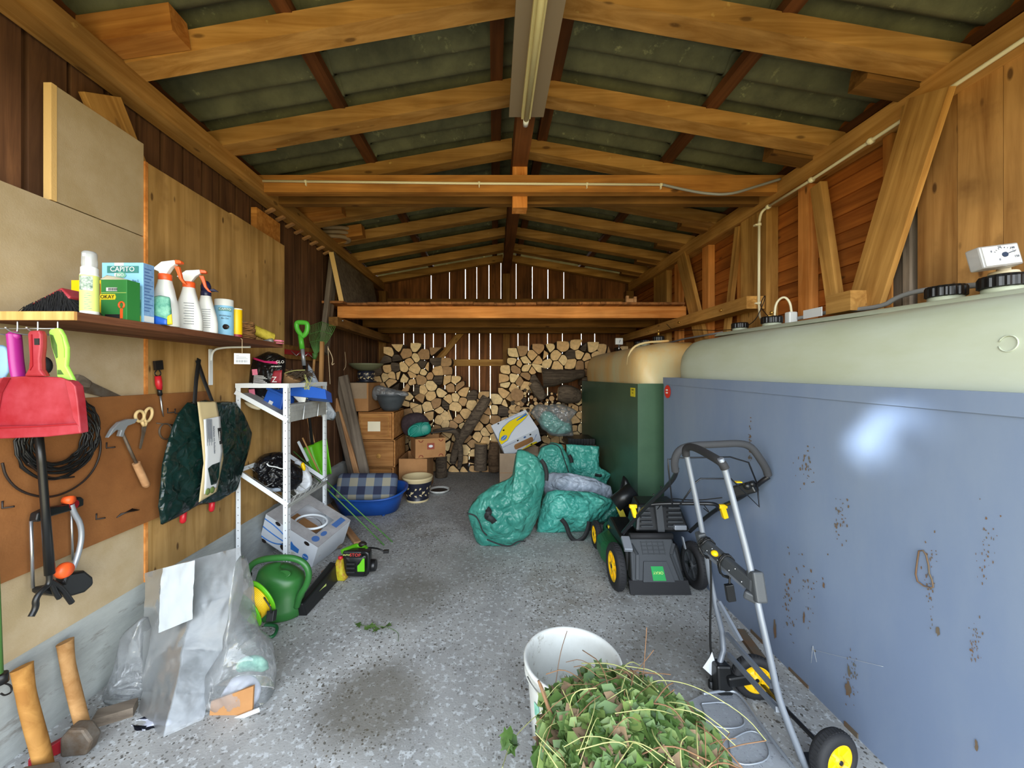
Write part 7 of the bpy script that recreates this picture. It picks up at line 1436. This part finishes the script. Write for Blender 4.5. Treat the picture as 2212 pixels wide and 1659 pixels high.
b = MB(); b.hexa([V((xa, ya, 1.37)), V((xb_, ya, 1.165)), V((xb_, yb_, 1.165)), V((xa, yb_, 1.37)), V((xa, ya, 1.373)), V((xb_, ya, 1.168)), V((xb_, yb_, 1.168)), V((xa, yb_, 1.373))]); b.done('tray', 'rack_dirty', t, label='dusty grey sloping top tray')
b = MB(); b.box((xb_ - .001, ya + .02, 1.165), (xb_ + .003, yb_ - .02, 1.295))
for z in (1.20, 1.232, 1.265): b.box((xb_ + .003, ya + .02, z), (xb_ + .007, yb_ - .02, z + .006))
b.box((xb_ - .03, ya + .02, 1.292), (xb_ + .003, yb_ - .02, 1.296)); b.done('tray_front', 'rack_dirty', t, label='grey slatted front of the top tray')
for y in (2.98, 3.22):
    b = MB(); b.tube([V((xb_ + .012, y, 1.27)), V((xb_ + .03, y - .06, 1.17))], .003, 6); b.done('price_holder', 'white_paint', t)
bar((xa, ya + .01, .812), (xa, yb_, .812), m='white_paint'); bar((xb_, ya, .565), (xb_, yb_, .565), nm='rail', m='rack_dirty')
b = MB()
for y in [ya + .05 + i * .09 for i in range(7)]: b.tube([V((xa, y, .815)), V((xb_, y, .572)), V((xb_ + .035, y, .63))], .0022, 5)
for f in (.0, .5, 1.0): b.tube([V((xa + (xb_ - xa) * f, ya, .815 - .243 * f)), V((xa + (xb_ - xa) * f, yb_, .815 - .243 * f))], .0025, 5)
b.tube([V((xb_ + .035, ya, .63)), V((xb_ + .035, yb_, .63))], .0025, 5); b.done('wire_tray', 'rack_dirty', t)
def c1(x, y): return (480 + x / 5.026, 680 + y / 5.026)
def c2(x, y): return (480 + x / 3.771, 930 + y / 3.771)
# black bag with pink stripe
t = T('charcoal_sack', 'black sack with a pink stripe and red patch leaning in the top rack tray', 'sack', P(575, 915, 3.0)); Y_ = 3.0
b = MB(); pillow(b, [P(*c1(x, y), Y_) for x, y in ((340, 470), (420, 430), (500, 395), (600, 420), (692, 470), (685, 600), (655, 740), (620, 950), (430, 960), (252, 905), (285, 740), (318, 570))], (0.2, -1, 0), .07, .07, amp=.008, f=7, seg=90, rings=18, smooth=0, pw=.4); b.done('sack_body', 'trash_black', t)
def onS(x, y, d=.078): return P(*c1(x, y), Y_ - d)
b = MB(); sheet(b, [[onS(338, 462, .03), onS(460, 500, .072), onS(600, 505, .080)], [onS(335, 482, .03), onS(458, 520, .074), onS(598, 536, .081)]], 2, 12, 0); b.done('pink_stripe', 'hot_pink', t, solid=.004)
txt('GLO', .030, FM(onS(628, 512, .083), (1, .1, -.02), (0.05, 0, 1)), 'text_white', t); txt('FIX-BRIKETT', .014, FM(onS(590, 562, .088), (1, .05, 0), (0, 0, 1)), 'text_white', t)
b = MB(); sheet(b, [[onS(560, 610, .084), onS(650, 600, .078)], [onS(520, 738, .088), onS(640, 742, .082)]], 4, 4, 0); b.done('red_patch', 'red_plastic', t, solid=.004); txt('Z', .06, FM(onS(565, 705, .092), (1, 0, 0), (.2, 0, 1)), 'text_white', t)
b = MB(); M0 = FM(onS(355, 622, .068), (1, .2, .1), (.15, 0, 1)); b.box((-.018, -.022, 0), (.018, .022, .003), M0); M0 = FM(onS(325, 850, .07), (1, .2, .1), (.15, 0, 1)); b.box((-.02, -.03, 0), (.02, .03, .003), M0); b.done('pink_badge', 'pink', t)
b = MB()
for k in range(7): p = onS(345 - k * 1.5, 658 + k * 14, .072); b.beam(p, p + V((.08 + .015 * (k % 3), -.01, -.006)), .002, .004)
b.done('fine_print', 'text_white', t, kind='stuff')
t = T('storage_bin', 'small bright blue plastic bin tipped forward in the top tray of the rack', 'bin', P(595, 890, 2.93)); Y_ = 2.92
q = [P(*c1(x, y), Y_ - .0) for x, y in ((495, 800), (668, 885), (632, 1062), (428, 958))]; bk = V((.02, .16, .05)); b = MB(); b.hexa([q[3], q[2], q[2] + bk, q[3] + bk, q[0], q[1], q[1] + bk, q[0] + bk]); b.done('bin', 'blue_bin', t, bevel=.008)
b = MB(); b.beam(q[0] + V((-.004, -.006, .004)), q[1] + V((.004, -.006, .004)), .012, .02); b.done('rim', 'blue_bin', t, bevel=.003)
b = MB(); Mk = FM((q[2] * .5 + q[3] * .5) + V((0, -.004, .03)), q[2] - q[3], q[0] - q[3]); b.box((-.02, -.012, 0), (.012, .022, .002), Mk); b.done('label', 'paper', t)
b = MB(); q = [P(*c1(x, y), 3.12) for x, y in ((830, 810), (900, 795), (1085, 885), (965, 918), (840, 900))]; b.prism([(0, 0), (.30, -.03), (.28, .05), (.10, .09), (.02, .07)], FM(P(*c1(800, 915), 3.1), (1, 0, 0), (0, .3, 1)), .12); tag(b.done('storage_bin', 'blue_bin', bevel=.004), 'second blue plastic bin lying sideways at the far right of the top tray', 'bin')
b = MB(); o = [P(*c1(x, y), 3.0) for x, y in ((755, 865), (900, 860), (920, 900), (880, 1000), (840, 960), (780, 900))]; pillow(b, o, (0, -1, 0), .01, .01, amp=.01, seg=40, rings=6); tag(b.done('paper_bag', 'white_dirty'), 'crumpled white paper hanging over the front of the top tray', 'paper')
t = T('potted_roots', 'upturned pot with a dark tangle of dry roots on top of the rack', 'dry plant', P(655, 838, 3.05))
b = MB(); c = P(*c1(735, 690), 3.08); b.lathe([(.055, -.05), (.085, .02), (.09, .035)], c, 20, M=Matrix.Rotation(R(35), 4, 'Y')); b.done('pot', 'dust_tan', t)
b = MB(); o = [P(*c1(x, y), 3.1) for x, y in ((750, 770), (930, 690), (945, 720), (900, 800), (770, 815))]; pillow(b, o, (0, -1, 0), .04, .04, amp=.01, seg=40, rings=6); b.done('scoop', 'grey_plastic', t)
b = MB(); rr = random.Random(31)
for k in range(130):
    p = P(*c1(rr.uniform(690, 960), rr.uniform(620, 680)), rr.uniform(3.0, 3.14)); d = V((rr.uniform(-1, 1), rr.uniform(-.5, .5), rr.uniform(-.35, .35))).normalized() * rr.uniform(.04, .11); b.tube([p - d / 2, p + V((0, 0, rr.uniform(-.01, .02))), p + d / 2], rr.uniform(.001, .003), 4)
b.done('roots', 'bark', t, kind='stuff')
b = MB()
for k in range(30):
    p = P(*c1(rr.uniform(880, 960), rr.uniform(720, 860)), 3.0); d = V((rr.uniform(-.6, .6), 0, rr.uniform(-1, 1))).normalized() * rr.uniform(.03, .08); b.tube([p, p + d], .0022, 4)
b.tube(smoothpts([P(*c1(665, 640), 3.0), P(*c1(760, 605), 3.0), P(*c1(900, 600), 3.0)], 2), .004, 5); b.done('pale_shoots', 'stem_green', t, kind='stuff')
b = MB(); o = [P(*c1(x, y), 2.9) for x, y in ((230, 945), (260, 935), (400, 990), (425, 1020), (400, 1040), (300, 1010))]; pillow(b, o, (0, -1, 0), .02, .02, amp=.003, seg=40, rings=6); tag(b.done('paper_stack', 'cream'), 'few pale sheets sticking out below the black sack at the back of the rack', 'paper')
# contents of the lower tray
t = T('rubbish_bag', 'black plastic rubbish bag with a white drawstring lying on the lower tray of the rack', 'rubbish bag', P(600, 1060, 3.0))
b = MB(); pillow(b, [P(*c2(x, y), 3.02) for x, y in ((255, 300), (290, 230), (340, 185), (430, 165), (500, 180), (560, 260), (640, 290), (655, 380), (640, 440), (590, 490), (480, 505), (330, 490), (268, 440))], (.1, -1, .1), .15, .15, amp=.05, f=8, seg=110, rings=24, smooth=1, seed=9, pw=.6); b.done('bag_body', 'trash_black', t)
b = MB(); b.tube(smoothpts([P(*c2(x, y), 2.84) for x, y in ((365, 268), (380, 290), (440, 295), (480, 312), (500, 308), (520, 322))], 2), .009, 6, ry=.004); b.done('drawstring', 'white_plastic', t)
b = MB(); o = [P(*c2(x, y), 2.87) for x, y in ((280, 440), (320, 455), (400, 470), (480, 465), (480, 500), (360, 498), (300, 480))]; pillow(b, o, (0, -1, 0), .02, .02, amp=.02, f=14, seg=50, rings=8); b.done('knotted_corner', 'grey_tarp', t, label='shiny grey knotted corner of the bag')
b = MB(); pillow(b, [P(*c2(x, y), 3.18) for x, y in ((585, 245), (640, 235), (690, 310), (735, 390), (725, 470), (660, 520), (600, 530), (585, 400))], (0, -1, .1), .08, .08, amp=.045, f=12, seg=90, rings=18, smooth=1, seed=4, pw=.6); tag(b.done('plastic_bag', 'card_white'), 'crumpled white plastic bag beside the black rubbish bag on the rack', 'bag')
b = MB(); o = [P(*c2(x, y), 3.08) for x, y in ((640, 265), (665, 255), (685, 320), (665, 335), (645, 310))]; pillow(b, o, (0, -1, 0), .02, .02, amp=.008, seg=30, rings=5); tag(b.done('yellow_packet', 'yellow'), 'small yellow packet stuck in the white plastic bag on the rack', 'packet')
t = T('snow_shovel', 'lime green plastic shovel blade standing behind the rack', 'shovel', P(690, 1020, 3.75))
b = MB(); rows = []
for i in range(13):
    f = i / 12; l_, r_ = V((*c2(655 + 60 * f + 70 * f * f, 145 + 235 * f), 0)), V((*c2(850 + 40 * f, 62 + 290 * f), 0)); rw = []
    for j in range(13):
        g = j / 12; u, v = l_.x + (r_.x - l_.x) * g, l_.y + (r_.y - l_.y) * g; rw.append(P(u, v, 3.72 + .07 * math.sin(math.pi * g) - .012 * (abs(g - .5) < .1) - .008 * (abs(g - .2) < .06)))
    rows.append(rw)
b.grid(rows); b.done('blade', 'green_lime', t, solid=.006)
b = MB(); p = P(*c2(745, 100), 3.78); b.tube([p, P(660, 880, 3.9)], .014, 8); b.done('handle', 'lath_wood', t)
for (a, c_, Ya, Yc, w_, m, lb, nm) in (((620, 90), (700, 250), 3.66, 3.6, .022, 'white_paint', 'short white metal strip standing in front of the green shovel blade', 'metal_strip'), ((655, 60), (790, 340), 3.6, 3.5, .012, 'stick_wood', 'thin bamboo cane crossing the green shovel blade', 'cane'), ((715, 0), (725, 95), 3.8, 3.8, .018, 'grey_wood', 'grey stick rising behind the green shovel blade', 'stick')):
    beam_obj(nm, P(*c2(*a), Ya), P(*c2(*c_), Yc), w_, w_ * .5, m, up=(0, 1, 0), label=lb, cat='stick')
b = MB(); b.tube([P(634, 975, 3.55), G(848, 1171, .004)], .0055, 7); tag(b.done('plant_stake', 'rake_green'), 'thin green plant stake leaning out of the rack, the upper one reaching farther right', 'plant stake')
b = MB(); b.tube([P(650, 1000, 3.52), G(830, 1178, .004)], .0055, 7); tag(b.done('plant_stake', 'rake_green'), 'thin green plant stake leaning out of the rack, the lower one', 'plant stake')
# banana box lying below the rack
e1, e2 = V((.453, -.10, -.217)).normalized(), V((.104, .35, .072)).normalized(); e2 = (e2 - e1 * e1.dot(e2)).normalized(); e3 = e1.cross(e2)
A = V((-1.81, 3.06, .40)); M = basis(e1, e2, e3, A - e3 * .25)
t, X_, Y_, Z_ = banana_box(M, 'open white banana box with blue lines lying tilted under the white rack', 'open')
Mf = M @ basis((1, 0, 0), (0, 0, 1), (0, -1, 0), (0, -.001, 0)); b = MB()
for pts in ([(.0, .205), (.10, .20), (.2, .175), (.265, .13)], [(.0, .125), (.08, .115), (.18, .11), (.26, .115)], [(.0, .03), (.08, .025), (.16, .045), (.22, .085), (.262, .105)]):
    b.tube([Mf @ V((x, y, 0)) for x, y in [(p.x, p.y) for p in smoothpts([(a_, c_, 0) for a_, c_ in pts], 2)]], .005, 4)
b.done('blue_line', 'print_blue', t)
b = MB(); b.prism([(.24, .10), (.27, .105), (.25, .13), (.28, .128), (.285, .16), (.31, .14), (.37, .13), (.37, .09), (.30, .085), (.285, .07)], Mf @ Matrix.Translation((0, 0, .001)), .001); b.done('blue_burst', 'print_blue', t)
b = MB(); b.prism([(.20, .075), (.215, .095), (.29, .055), (.295, .035), (.28, .025), (.215, .03), (.20, .045)], Mf @ Matrix.Translation((0, 0, .001)), .0015)
for x_, y_ in ((.13, .235), (.42, .225), (.04, .0)): b.prism([(x_ + .026 * math.cos(2 * math.pi * i / 16), y_ + .016 * math.sin(2 * math.pi * i / 16)) for i in range(16)], Mf @ Matrix.Translation((0, 0, .001)), .001)
b.done('vent_hole', 'cable_brown', t, kind='stuff')
b = MB(); b.prism([(.44 + .028 * math.cos(2 * math.pi * i / 24), .10 + .028 * math.sin(2 * math.pi * i / 24)) for i in range(24)], Mf @ Matrix.Translation((0, 0, .001)), .001); b.done('round_print', 'print_blue', t); txt('QUALITY', .011, Mf @ Matrix.Translation((.44, .10, .0026)), 'text_white', t)
b = MB(); Mt = M @ Matrix.Translation((0, 0, Z_ + .0045)); b.prism([(.44, .24), (.49, .24), (.49, .36), (.44, .36)], Mt, .0006); b.done('rim_print', 'print_navy', t); b = MB(); b.prism([(.45 + .03 * math.cos(2 * math.pi * i / 20), .05 + .03 * math.sin(2 * math.pi * i / 20)) for i in range(20)], Mt, .0006); b.prism([(.46 + .02 * math.cos(2 * math.pi * i / 20), .13 + .03 * math.sin(2 * math.pi * i / 20)) for i in range(20)], Mt, .0006); b.done('rim_print', 'print_navy', t)
t = T('lamp_ring', 'white hoop with a thin wire lying inside the open banana box', 'hoop', M @ V((.28, .2, .2)))
b = MB(); c = M @ V((.27, .21, .2)); b.tube([c + e1 * .13 * math.cos(a) + e2 * .10 * math.sin(a) + e3 * (.05 * math.cos(a)) for a in [2 * math.pi * i / 36 for i in range(36)]], .010, 8, closed=True); b.done('hoop', 'white_paint', t)
b = MB(); b.tube([c + e1 * .10 * math.cos(a) + e2 * .09 * math.sin(a) - e3 * .04 for a in [2 * math.pi * i / 30 for i in range(30)]], .003, 6, closed=True); b.done('wire', 'steel', t)
for (a, c_, w_, m, lb) in (((690, 1068), (772, 1172), .06, 'lath_wood', 'pale wooden lath lying on the floor from under the rack toward the chainsaw'), ((675, 1100), (732, 1182), .055, 'grey_wood', 'short grey lath end poking out under the banana box'), ((700, 1055), (755, 1150), .03, 'grey_wood', 'thin grey lath beside the pale lath on the floor')):
    p, q = G(*a, .03), G(*c_, .02); beam_obj('floor_lath', p, q, w_, .02, m, label=lb, cat='lath')
# ---------------------------------------------------------------- watering can, cable reel, chainsaw
t = T('watering_can', 'green plastic watering can with a thick looped handle on the floor', 'watering can', (-1.345, 2.44, 0)); c = V((-1.345, 2.43, 0))
b = MB(); rows = []
for r_, z in ((.0001, .002), (.115, 0), (.125, .01), (.128, .06), (.126, .064), (.130, .13), (.128, .134), (.131, .20), (.128, .235), (.115, .265), (.085, .29), (.04, .302), (.0001, .304)):
    rows.append([c + V((r_ * 1.12 * math.cos(a), r_ * .85 * math.sin(a), z + (.02 * math.cos(a) * (-1) if z > .25 else 0))) for a in [2 * math.pi * i / 40 for i in range(41)]])
b.grid(rows); b.done('body', 'green_can', t)
b = MB(); Mo = FM(c + V((.035, -.055, .272)), (1, 0, .12), (0, .7, .9)); b.tube([Mo @ V((.055 * math.cos(a), .022 * math.sin(a), 0)) for a in [2 * math.pi * i / 24 for i in range(24)]], .004, 6, closed=True); b.prism([(.052 * math.cos(2 * math.pi * i / 24), .020 * math.sin(2 * math.pi * i / 24)) for i in range(24)], Mo, .001); b.done('filling_opening', 'green_can', t)
b = MB(); b.tube(smoothpts([P(u, v, Y) for u, v, Y in ((532, 1245, 2.42), (540, 1222, 2.40), (560, 1209, 2.38), (600, 1204, 2.36), (636, 1205, 2.36), (660, 1217, 2.36), (669, 1240, 2.36), (662, 1265, 2.36), (648, 1285, 2.36), (641, 1310, 2.38))], 2), .019, 12); b.done('handle', 'green_can', t)
b = MB(); b.tube([P(537, 1240, 2.46), P(528, 1262, 2.5), P(520, 1290, 2.52)], [.02, .03, .035], 12); b.done('spout', 'black_plastic', t)
t = T('cable_reel', 'lime green cable reel wound with yellow cord in front of the watering can', 'cable reel', P(565, 1355, 2.1))
n_ = V((-.42, -.80, -.30)).normalized(); x_, y_, z_ = frame(n_); Mr = basis(y_, z_, x_, P(566, 1290, 2.22)); 
b = MB(); b.lathe([(.0001, -.004), (.11, -.004), (.113, 0), (.11, .006), (.0001, .006)], seg=40, M=Mr, c=(0, 0, 0)); b.done('back_disc', 'green_lime', t)
b = MB(); b.lathe([(.0001, .076), (.095, .076), (.112, .082), (.115, .087), (.11, .09), (.0001, .086)], seg=40, M=Mr); b.done('front_disc', 'green_lime', t)
b = MB(); hel = []
for ly in range(2):
    for i in range(36 * 9): a = 2 * math.pi * i / 36; f = i / (36 * 9); f = f if ly == 0 else 1 - f; hel.append(Mr @ V(((.078 + .008 * ly) * math.cos(a), (.078 + .008 * ly) * math.sin(a), .012 + .058 * f)))
b.tube(hel, .0048, 5); b.tube([Mr @ V((0, 0, .0)), Mr @ V((0, 0, .08))], .07, 24); b.done('cord', 'cord_yellow', t)
b = MB(); b.beam(P(588, 1318, 2.16), P(585, 1342, 2.14), .04, .035, up=(0, 1, 0)); b.tube([P(570, 1290, 2.14), P(584, 1312, 2.13), P(586, 1325, 2.13)], .0048, 6); b.done('plug', 'black_plastic', t, bevel=.005)
b = MB(); b.tube(smoothpts([G(572, 1350, .02), G(595, 1350, .02), G(600, 1358, .015), G(592, 1375, .015), G(575, 1378, .015)], 2), .009, 8); b.done('foot', 'mower_green', t)
t = T('chainsaw', 'dirty green and black electric chainsaw lying on the floor with its black blade cover', 'chainsaw', (-1.02, 2.85, 0)); Y_ = 2.82
def c4(x, y, Y=Y_): return P(640 + x / 7.9, 1120 + y / 7.9, Y)
b = MB(); b.hexa([V((-1.225, 2.40, .0)), V((-1.165, 2.40, .0)), V((-1.13, 2.84, .0)), V((-1.20, 2.86, .0)), V((-1.225, 2.38, .095)), V((-1.180, 2.38, .09)), V((-1.145, 2.82, .13)), V((-1.205, 2.84, .135))]); b.done('blade_cover', 'black_plastic', t, bevel=.01)
b = MB(); Mc = FM(V((-1.16, 2.60, .05)), (.1, 1, .05), (0, 0, 1)); b.box((-.05, -.018, .0), (.05, .018, .004), Mc @ Matrix.Rotation(R(20), 4, 'Z') if False else Mc); b.done('sticker', 'label_lime', t)
b = MB(); o = [c4(x, y) for x, y in ((655, 800), (690, 700), (790, 690), (830, 900), (880, 1010), (830, 1065), (690, 1060), (660, 960))]; pillow(b, o, (0, -1, 0), .03, .12, amp=.004, seg=50, rings=8, smooth=0, pw=.3, floor=.003); b.done('chain_case', 'orange_saw', t, label='lime chain case caked with sawdust')
b = MB(); o = [c4(x, y, 2.86) for x, y in ((800, 570), (1120, 565), (1240, 570), (1255, 620), (1245, 900), (1200, 975), (1050, 975), (850, 960), (820, 700))]; pillow(b, o, (0, -1, 0), .05, .12, amp=.003, seg=60, rings=10, smooth=0, pw=.25, floor=.003); b.done('motor_body', 'black_plastic', t)
b = MB(); Ms = FM(c4(955, 625, 2.79), (1, 0, -.02), (0, -.1, 1)); b.box((-.068, -.024, -.02), (.068, .026, .0), Ms); b.done('hand_guard', 'black_plastic', t, bevel=.008); txt('STOP', .034, Ms @ Matrix.Translation((.022, 0, .001)) @ Matrix.Shear('XZ', 4, (0, 0)) if False else Ms @ Matrix.Translation((.022, 0, .001)), 'text_red', t, ext=.0006); txt('AUTO', .018, Ms @ Matrix.Translation((-.042, 0, .001)), 'label_lime', t, ext=.0006)
b = MB(); b.prism([(-.028, -.048), (.026, -.048), (.026, .05), (.012, .05), (-.012, .01), (-.028, -.005)], FM(c4(1110, 790, 2.79), (1, 0, 0), (0, -.05, 1)), .01); b.done('side_panel', 'green_lime', t, bevel=.004)
b = MB(); 
for k in range(3): b.box((-.03, -.012 + .03 * k - .03, 0), (.03, .0 + .03 * k - .03, .008), FM(c4(930, 830, 2.79), (1, 0, 0), (0, 0, 1)))
b.done('cooling_slots', 'black_matte', t, bevel=.002)
b = MB(); b.tube(smoothpts([c4(1120, 575, 2.78), c4(1200, 575, 2.77), c4(1235, 620, 2.77), c4(1235, 900, 2.77), c4(1180, 960, 2.78)], 2), .013, 10); b.done('front_handle', 'black_plastic', t)
b = MB(); b.tube([c4(1270, 800, 2.84), c4(1360, 795, 2.84)], [.045, .04], 24); b.done('motor_end', 'black_plastic', t, bevel=.004)
b = MB(); b.tube(smoothpts([c4(780, 570, 2.88), c4(830, 540, 2.90), c4(940, 500, 2.95), c4(1030, 460, 3.0), c4(1110, 475, 3.0), c4(1190, 500, 2.98), c4(1195, 545, 2.93)], 2), .018, 12); b.done('rear_handle', 'green_lime', t)
b = MB(); b.ball(c4(1130, 440, 3.0), .028, 12, (1.2, 1, .8)); b.done('grip_end', 'cable_brown', t)
b = MB(); b.lathe([(.017, 0), (.017, .02), (.0001, .021)], c4(755, 690, 2.83), 16); b.done('oil_cap', 'red_handle', t)
b = MB(); b.tube(smoothpts([c4(1200, 500, 2.98), c4(1300, 500, 2.97), c4(1400, 515, 2.9), c4(1500, 560, 2.9)], 2), .006, 6); b.beam(c4(1490, 565, 2.9), c4(1575, 560, 2.9), .022, .022); b.done('power_plug', 'cable_black', t)
b = MB(); p, q = c4(470, 940, 2.9), c4(650, 780, 3.0); b.beam(p, q, .05, .02); tag(b.done('wood_offcut', 'clad_left' if False else 'drawer_wood'), 'small brown wooden offcut lying behind the chainsaw blade cover', 'offcut')
# ---------------------------------------------------------------- big clear bag
def c3(x, y, Y): return P(x / 3.16, 1180 + y / 3.16, Y)
t = T('clear_bag', 'big clear plastic bag full of crumpled film standing on the floor below the tool board', 'bag', G(430, 1600))
b = MB(); n0 = (.1, -1, .15)
sheet(b, [[c3(985, 185, 1.98), c3(1300, 95, 1.98), c3(1640, 5, 2.0)], [c3(985, 420, 1.90), c3(1320, 420, 1.86), c3(1665, 300, 1.94)], [c3(975, 700, 1.84), c3(1250, 700, 1.78), c3(1560, 720, 1.84)], [c3(965, 1000, 1.76), c3(1200, 1000, 1.68), c3(1430, 1000, 1.74)], [c3(905, 1300, 1.66), c3(1120, 1280, 1.60), c3(1390, 1170, 1.68)], [c3(895, 1470, 1.60), c3(1080, 1400, 1.575), c3(1280, 1370, 1.62)]], 60, 50, .016, 6, 3, n0); b.done('front_film', 'milky_film', t)
b = MB(); pillow(b, [c3(x, y, 1.80) for x, y in ((840, 590), (980, 470), (990, 900), (980, 1200), (890, 1470), (760, 1400), (700, 1040), (790, 820))], n0, .06, .1, amp=.03, f=6, seg=80, rings=18, smooth=0, seed=5, floor=.003); b.done('left_fold', 'clear_film', t)
b = MB(); pillow(b, [c3(x, y, 1.80) for x, y in ((1640, 60), (1660, 150), (1662, 440), (1740, 600), (1830, 690), (1870, 900), (1850, 1100), (1800, 1210), (1560, 1290), (1400, 1190), (1430, 850), (1560, 650), (1600, 400))], n0, .12, .15, amp=.03, f=5, seg=110, rings=24, smooth=0, seed=6, floor=.003); b.done('right_bulge', 'clear_film', t)
b = MB(); sheet(b, [[c3(1110, 150, 1.91), c3(1330, 95, 1.91)], [c3(1090, 330, 1.86), c3(1320, 300, 1.86)], [c3(1078, 595, 1.80), c3(1310, 500, 1.80)]], 24, 14, .010, 14, 2, n0); b.done('white_label', 'dull_paper', t)
b = MB(); o = [c3(x, y, 1.70) for x, y in ((1440, 1060), (1730, 955), (1722, 1120), (1420, 1232))]; 
b.hexa([o[3], o[2], o[2] + V((0, .01, 0)), o[3] + V((0, .01, 0)), o[0], o[1], o[1] + V((0, .01, 0)), o[0] + V((0, .01, 0))]); tag(b.done('cardboard_piece', 'cardboard'), 'piece of brown cardboard lying inside the right side of the clear bag', 'cardboard')
b = MB(); b.beam(c3(1440, 1245, 1.69), c3(1770, 1115, 1.69), .006, .016); tag(b.done('white_strip', 'white_plastic'), 'thin white strip along the cardboard inside the clear bag', 'strip')
b = MB(); pillow(b, [c3(x, y, 1.76) for x, y in ((1500, 1030), (1560, 920), (1640, 880), (1720, 890), (1790, 950), (1780, 1020), (1740, 1090), (1640, 1190), (1600, 1275), (1520, 1290), (1505, 1200))], n0, .05, .05, amp=.03, f=12, seg=70, rings=14, smooth=1, seed=2); tag(b.done('white_cloth', 'cloth_white'), 'crumpled white cloth behind the cardboard in the clear bag', 'cloth')
b = MB(); pillow(b, [c3(x, y, 1.66) for x, y in ((895, 1400), (920, 1290), (970, 1215), (1080, 1190), (1190, 1180), (1130, 1280), (1060, 1350), (905, 1465))], n0, .03, .04, amp=.02, f=12, seg=60, rings=12, smooth=1, seed=4, floor=.003); tag(b.done('white_cloth', 'cloth_white'), 'white cloth bunched in the bottom left corner of the clear bag', 'cloth')
b = MB(); pillow(b, [c3(x, y, 1.84) for x, y in ((1600, 800), (1700, 740), (1830, 760), (1840, 860), (1680, 850), (1620, 870))], n0, .02, .03, amp=.015, seg=40, rings=8, seed=4); tag(b.done('teal_scrap', 'teal_box'), 'pale teal scrap inside the upper right of the clear bag', 'scrap')
b = MB(); pillow(b, [c3(x, y, 1.82) for x, y in ((770, 1130), (900, 1130), (960, 1180), (900, 1290), (800, 1300))], n0, .03, .04, amp=.02, seg=40, rings=8, seed=4, floor=.003); tag(b.done('dark_rag', 'mesh_dark'), 'dark rag in the lower left of the clear bag', 'rag')
# ---------------------------------------------------------------- axes
t = T('axe', 'orange brown handled axe leaning on the concrete plinth, nearest to the viewer', 'axe', (-1.66, 1.43, 0))
def haft(pts, r0, r1, m='axe_wood'):
    b = MB(); pts = smoothpts(pts, 2); n_ = len(pts); b.tube(pts, [r0 + (r1 - r0) * math.sin(math.pi * i / (n_ - 1)) * -1 + .008 * max(0, 1 - i / 5) for i in range(n_)], 16, ry=[.85 * (r0 - .002 * math.sin(math.pi * i / (n_ - 1))) for i in range(n_)]); return b.done('haft', m, t)
haft([V((-1.835, 1.497, .368)), V((-1.81, 1.49, .26)), V((-1.765, 1.475, .17)), V((-1.715, 1.455, .095)), V((-1.68, 1.44, .03))], .027, .024)
b = MB(); b.prism([(-.05, -.02), (.05, -.02), (.07, .0), (.06, .05), (-.05, .05)], FM(V((-1.66, 1.41, .03)), (1, .2, 0), (0, 0, 1)), .05); b.done('head', 'rust_steel', t, bevel=.006)
t = T('axe', 'pale handled axe leaning on the plinth behind the nearest one, its blade painted red', 'axe', (-1.65, 1.58, 0))
haft([V((-1.835, 1.648, .362)), V((-1.82, 1.645, .26)), V((-1.775, 1.625, .18)), V((-1.725, 1.60, .11)), V((-1.69, 1.585, .05))], .024, .021, 'stick_wood')
b = MB(); b.prism([(-.05, -.035), (.045, -.035), (.065, .02), (.035, .07), (-.02, .075), (-.05, .04)], FM(V((-1.655, 1.56, .037)), (1, .1, 0), (0, 0, 1)), .05); b.done('head', 'rust_steel', t, bevel=.01)
b = MB(); b.hexa([V((-1.78, 1.47, .002)), V((-1.70, 1.54, .002)), V((-1.68, 1.57, .002)), V((-1.80, 1.50, .002)), V((-1.78, 1.47, .03)), V((-1.69, 1.54, .07)), V((-1.68, 1.57, .07)), V((-1.80, 1.50, .03))]); b.done('red_blade', 'red_dark', t, bevel=.004)
b = MB(); b.beam((-1.72, 1.66, .02), (-1.60, 1.72, .02), .06, .04); tag(b.done('wood_offcut', 'grey_wood'), 'small dark wood offcut lying on the floor between the axe head and the bag', 'offcut')
t = T('garden_pole', 'pale green pole end with a wire hook at the left picture edge above the axes', 'pole', (-1.80, 1.40, .5))
b = MB(); b.tube([W(-14, 1180, -1.80), W(-3, 1455, -1.80)], .012, 10); b.done('pole', 'rake_green', t)
b = MB(); b.tube([W(3, 1455, -1.80), W(5, 1475, -1.80)], .017, 10); b.tube(smoothpts([W(6, 1475, -1.8), W(24, 1480, -1.8), W(26, 1495, -1.8), W(10, 1503, -1.8), W(2, 1498, -1.8)], 2), .003, 6); b.done('hook', 'cable_black', t)
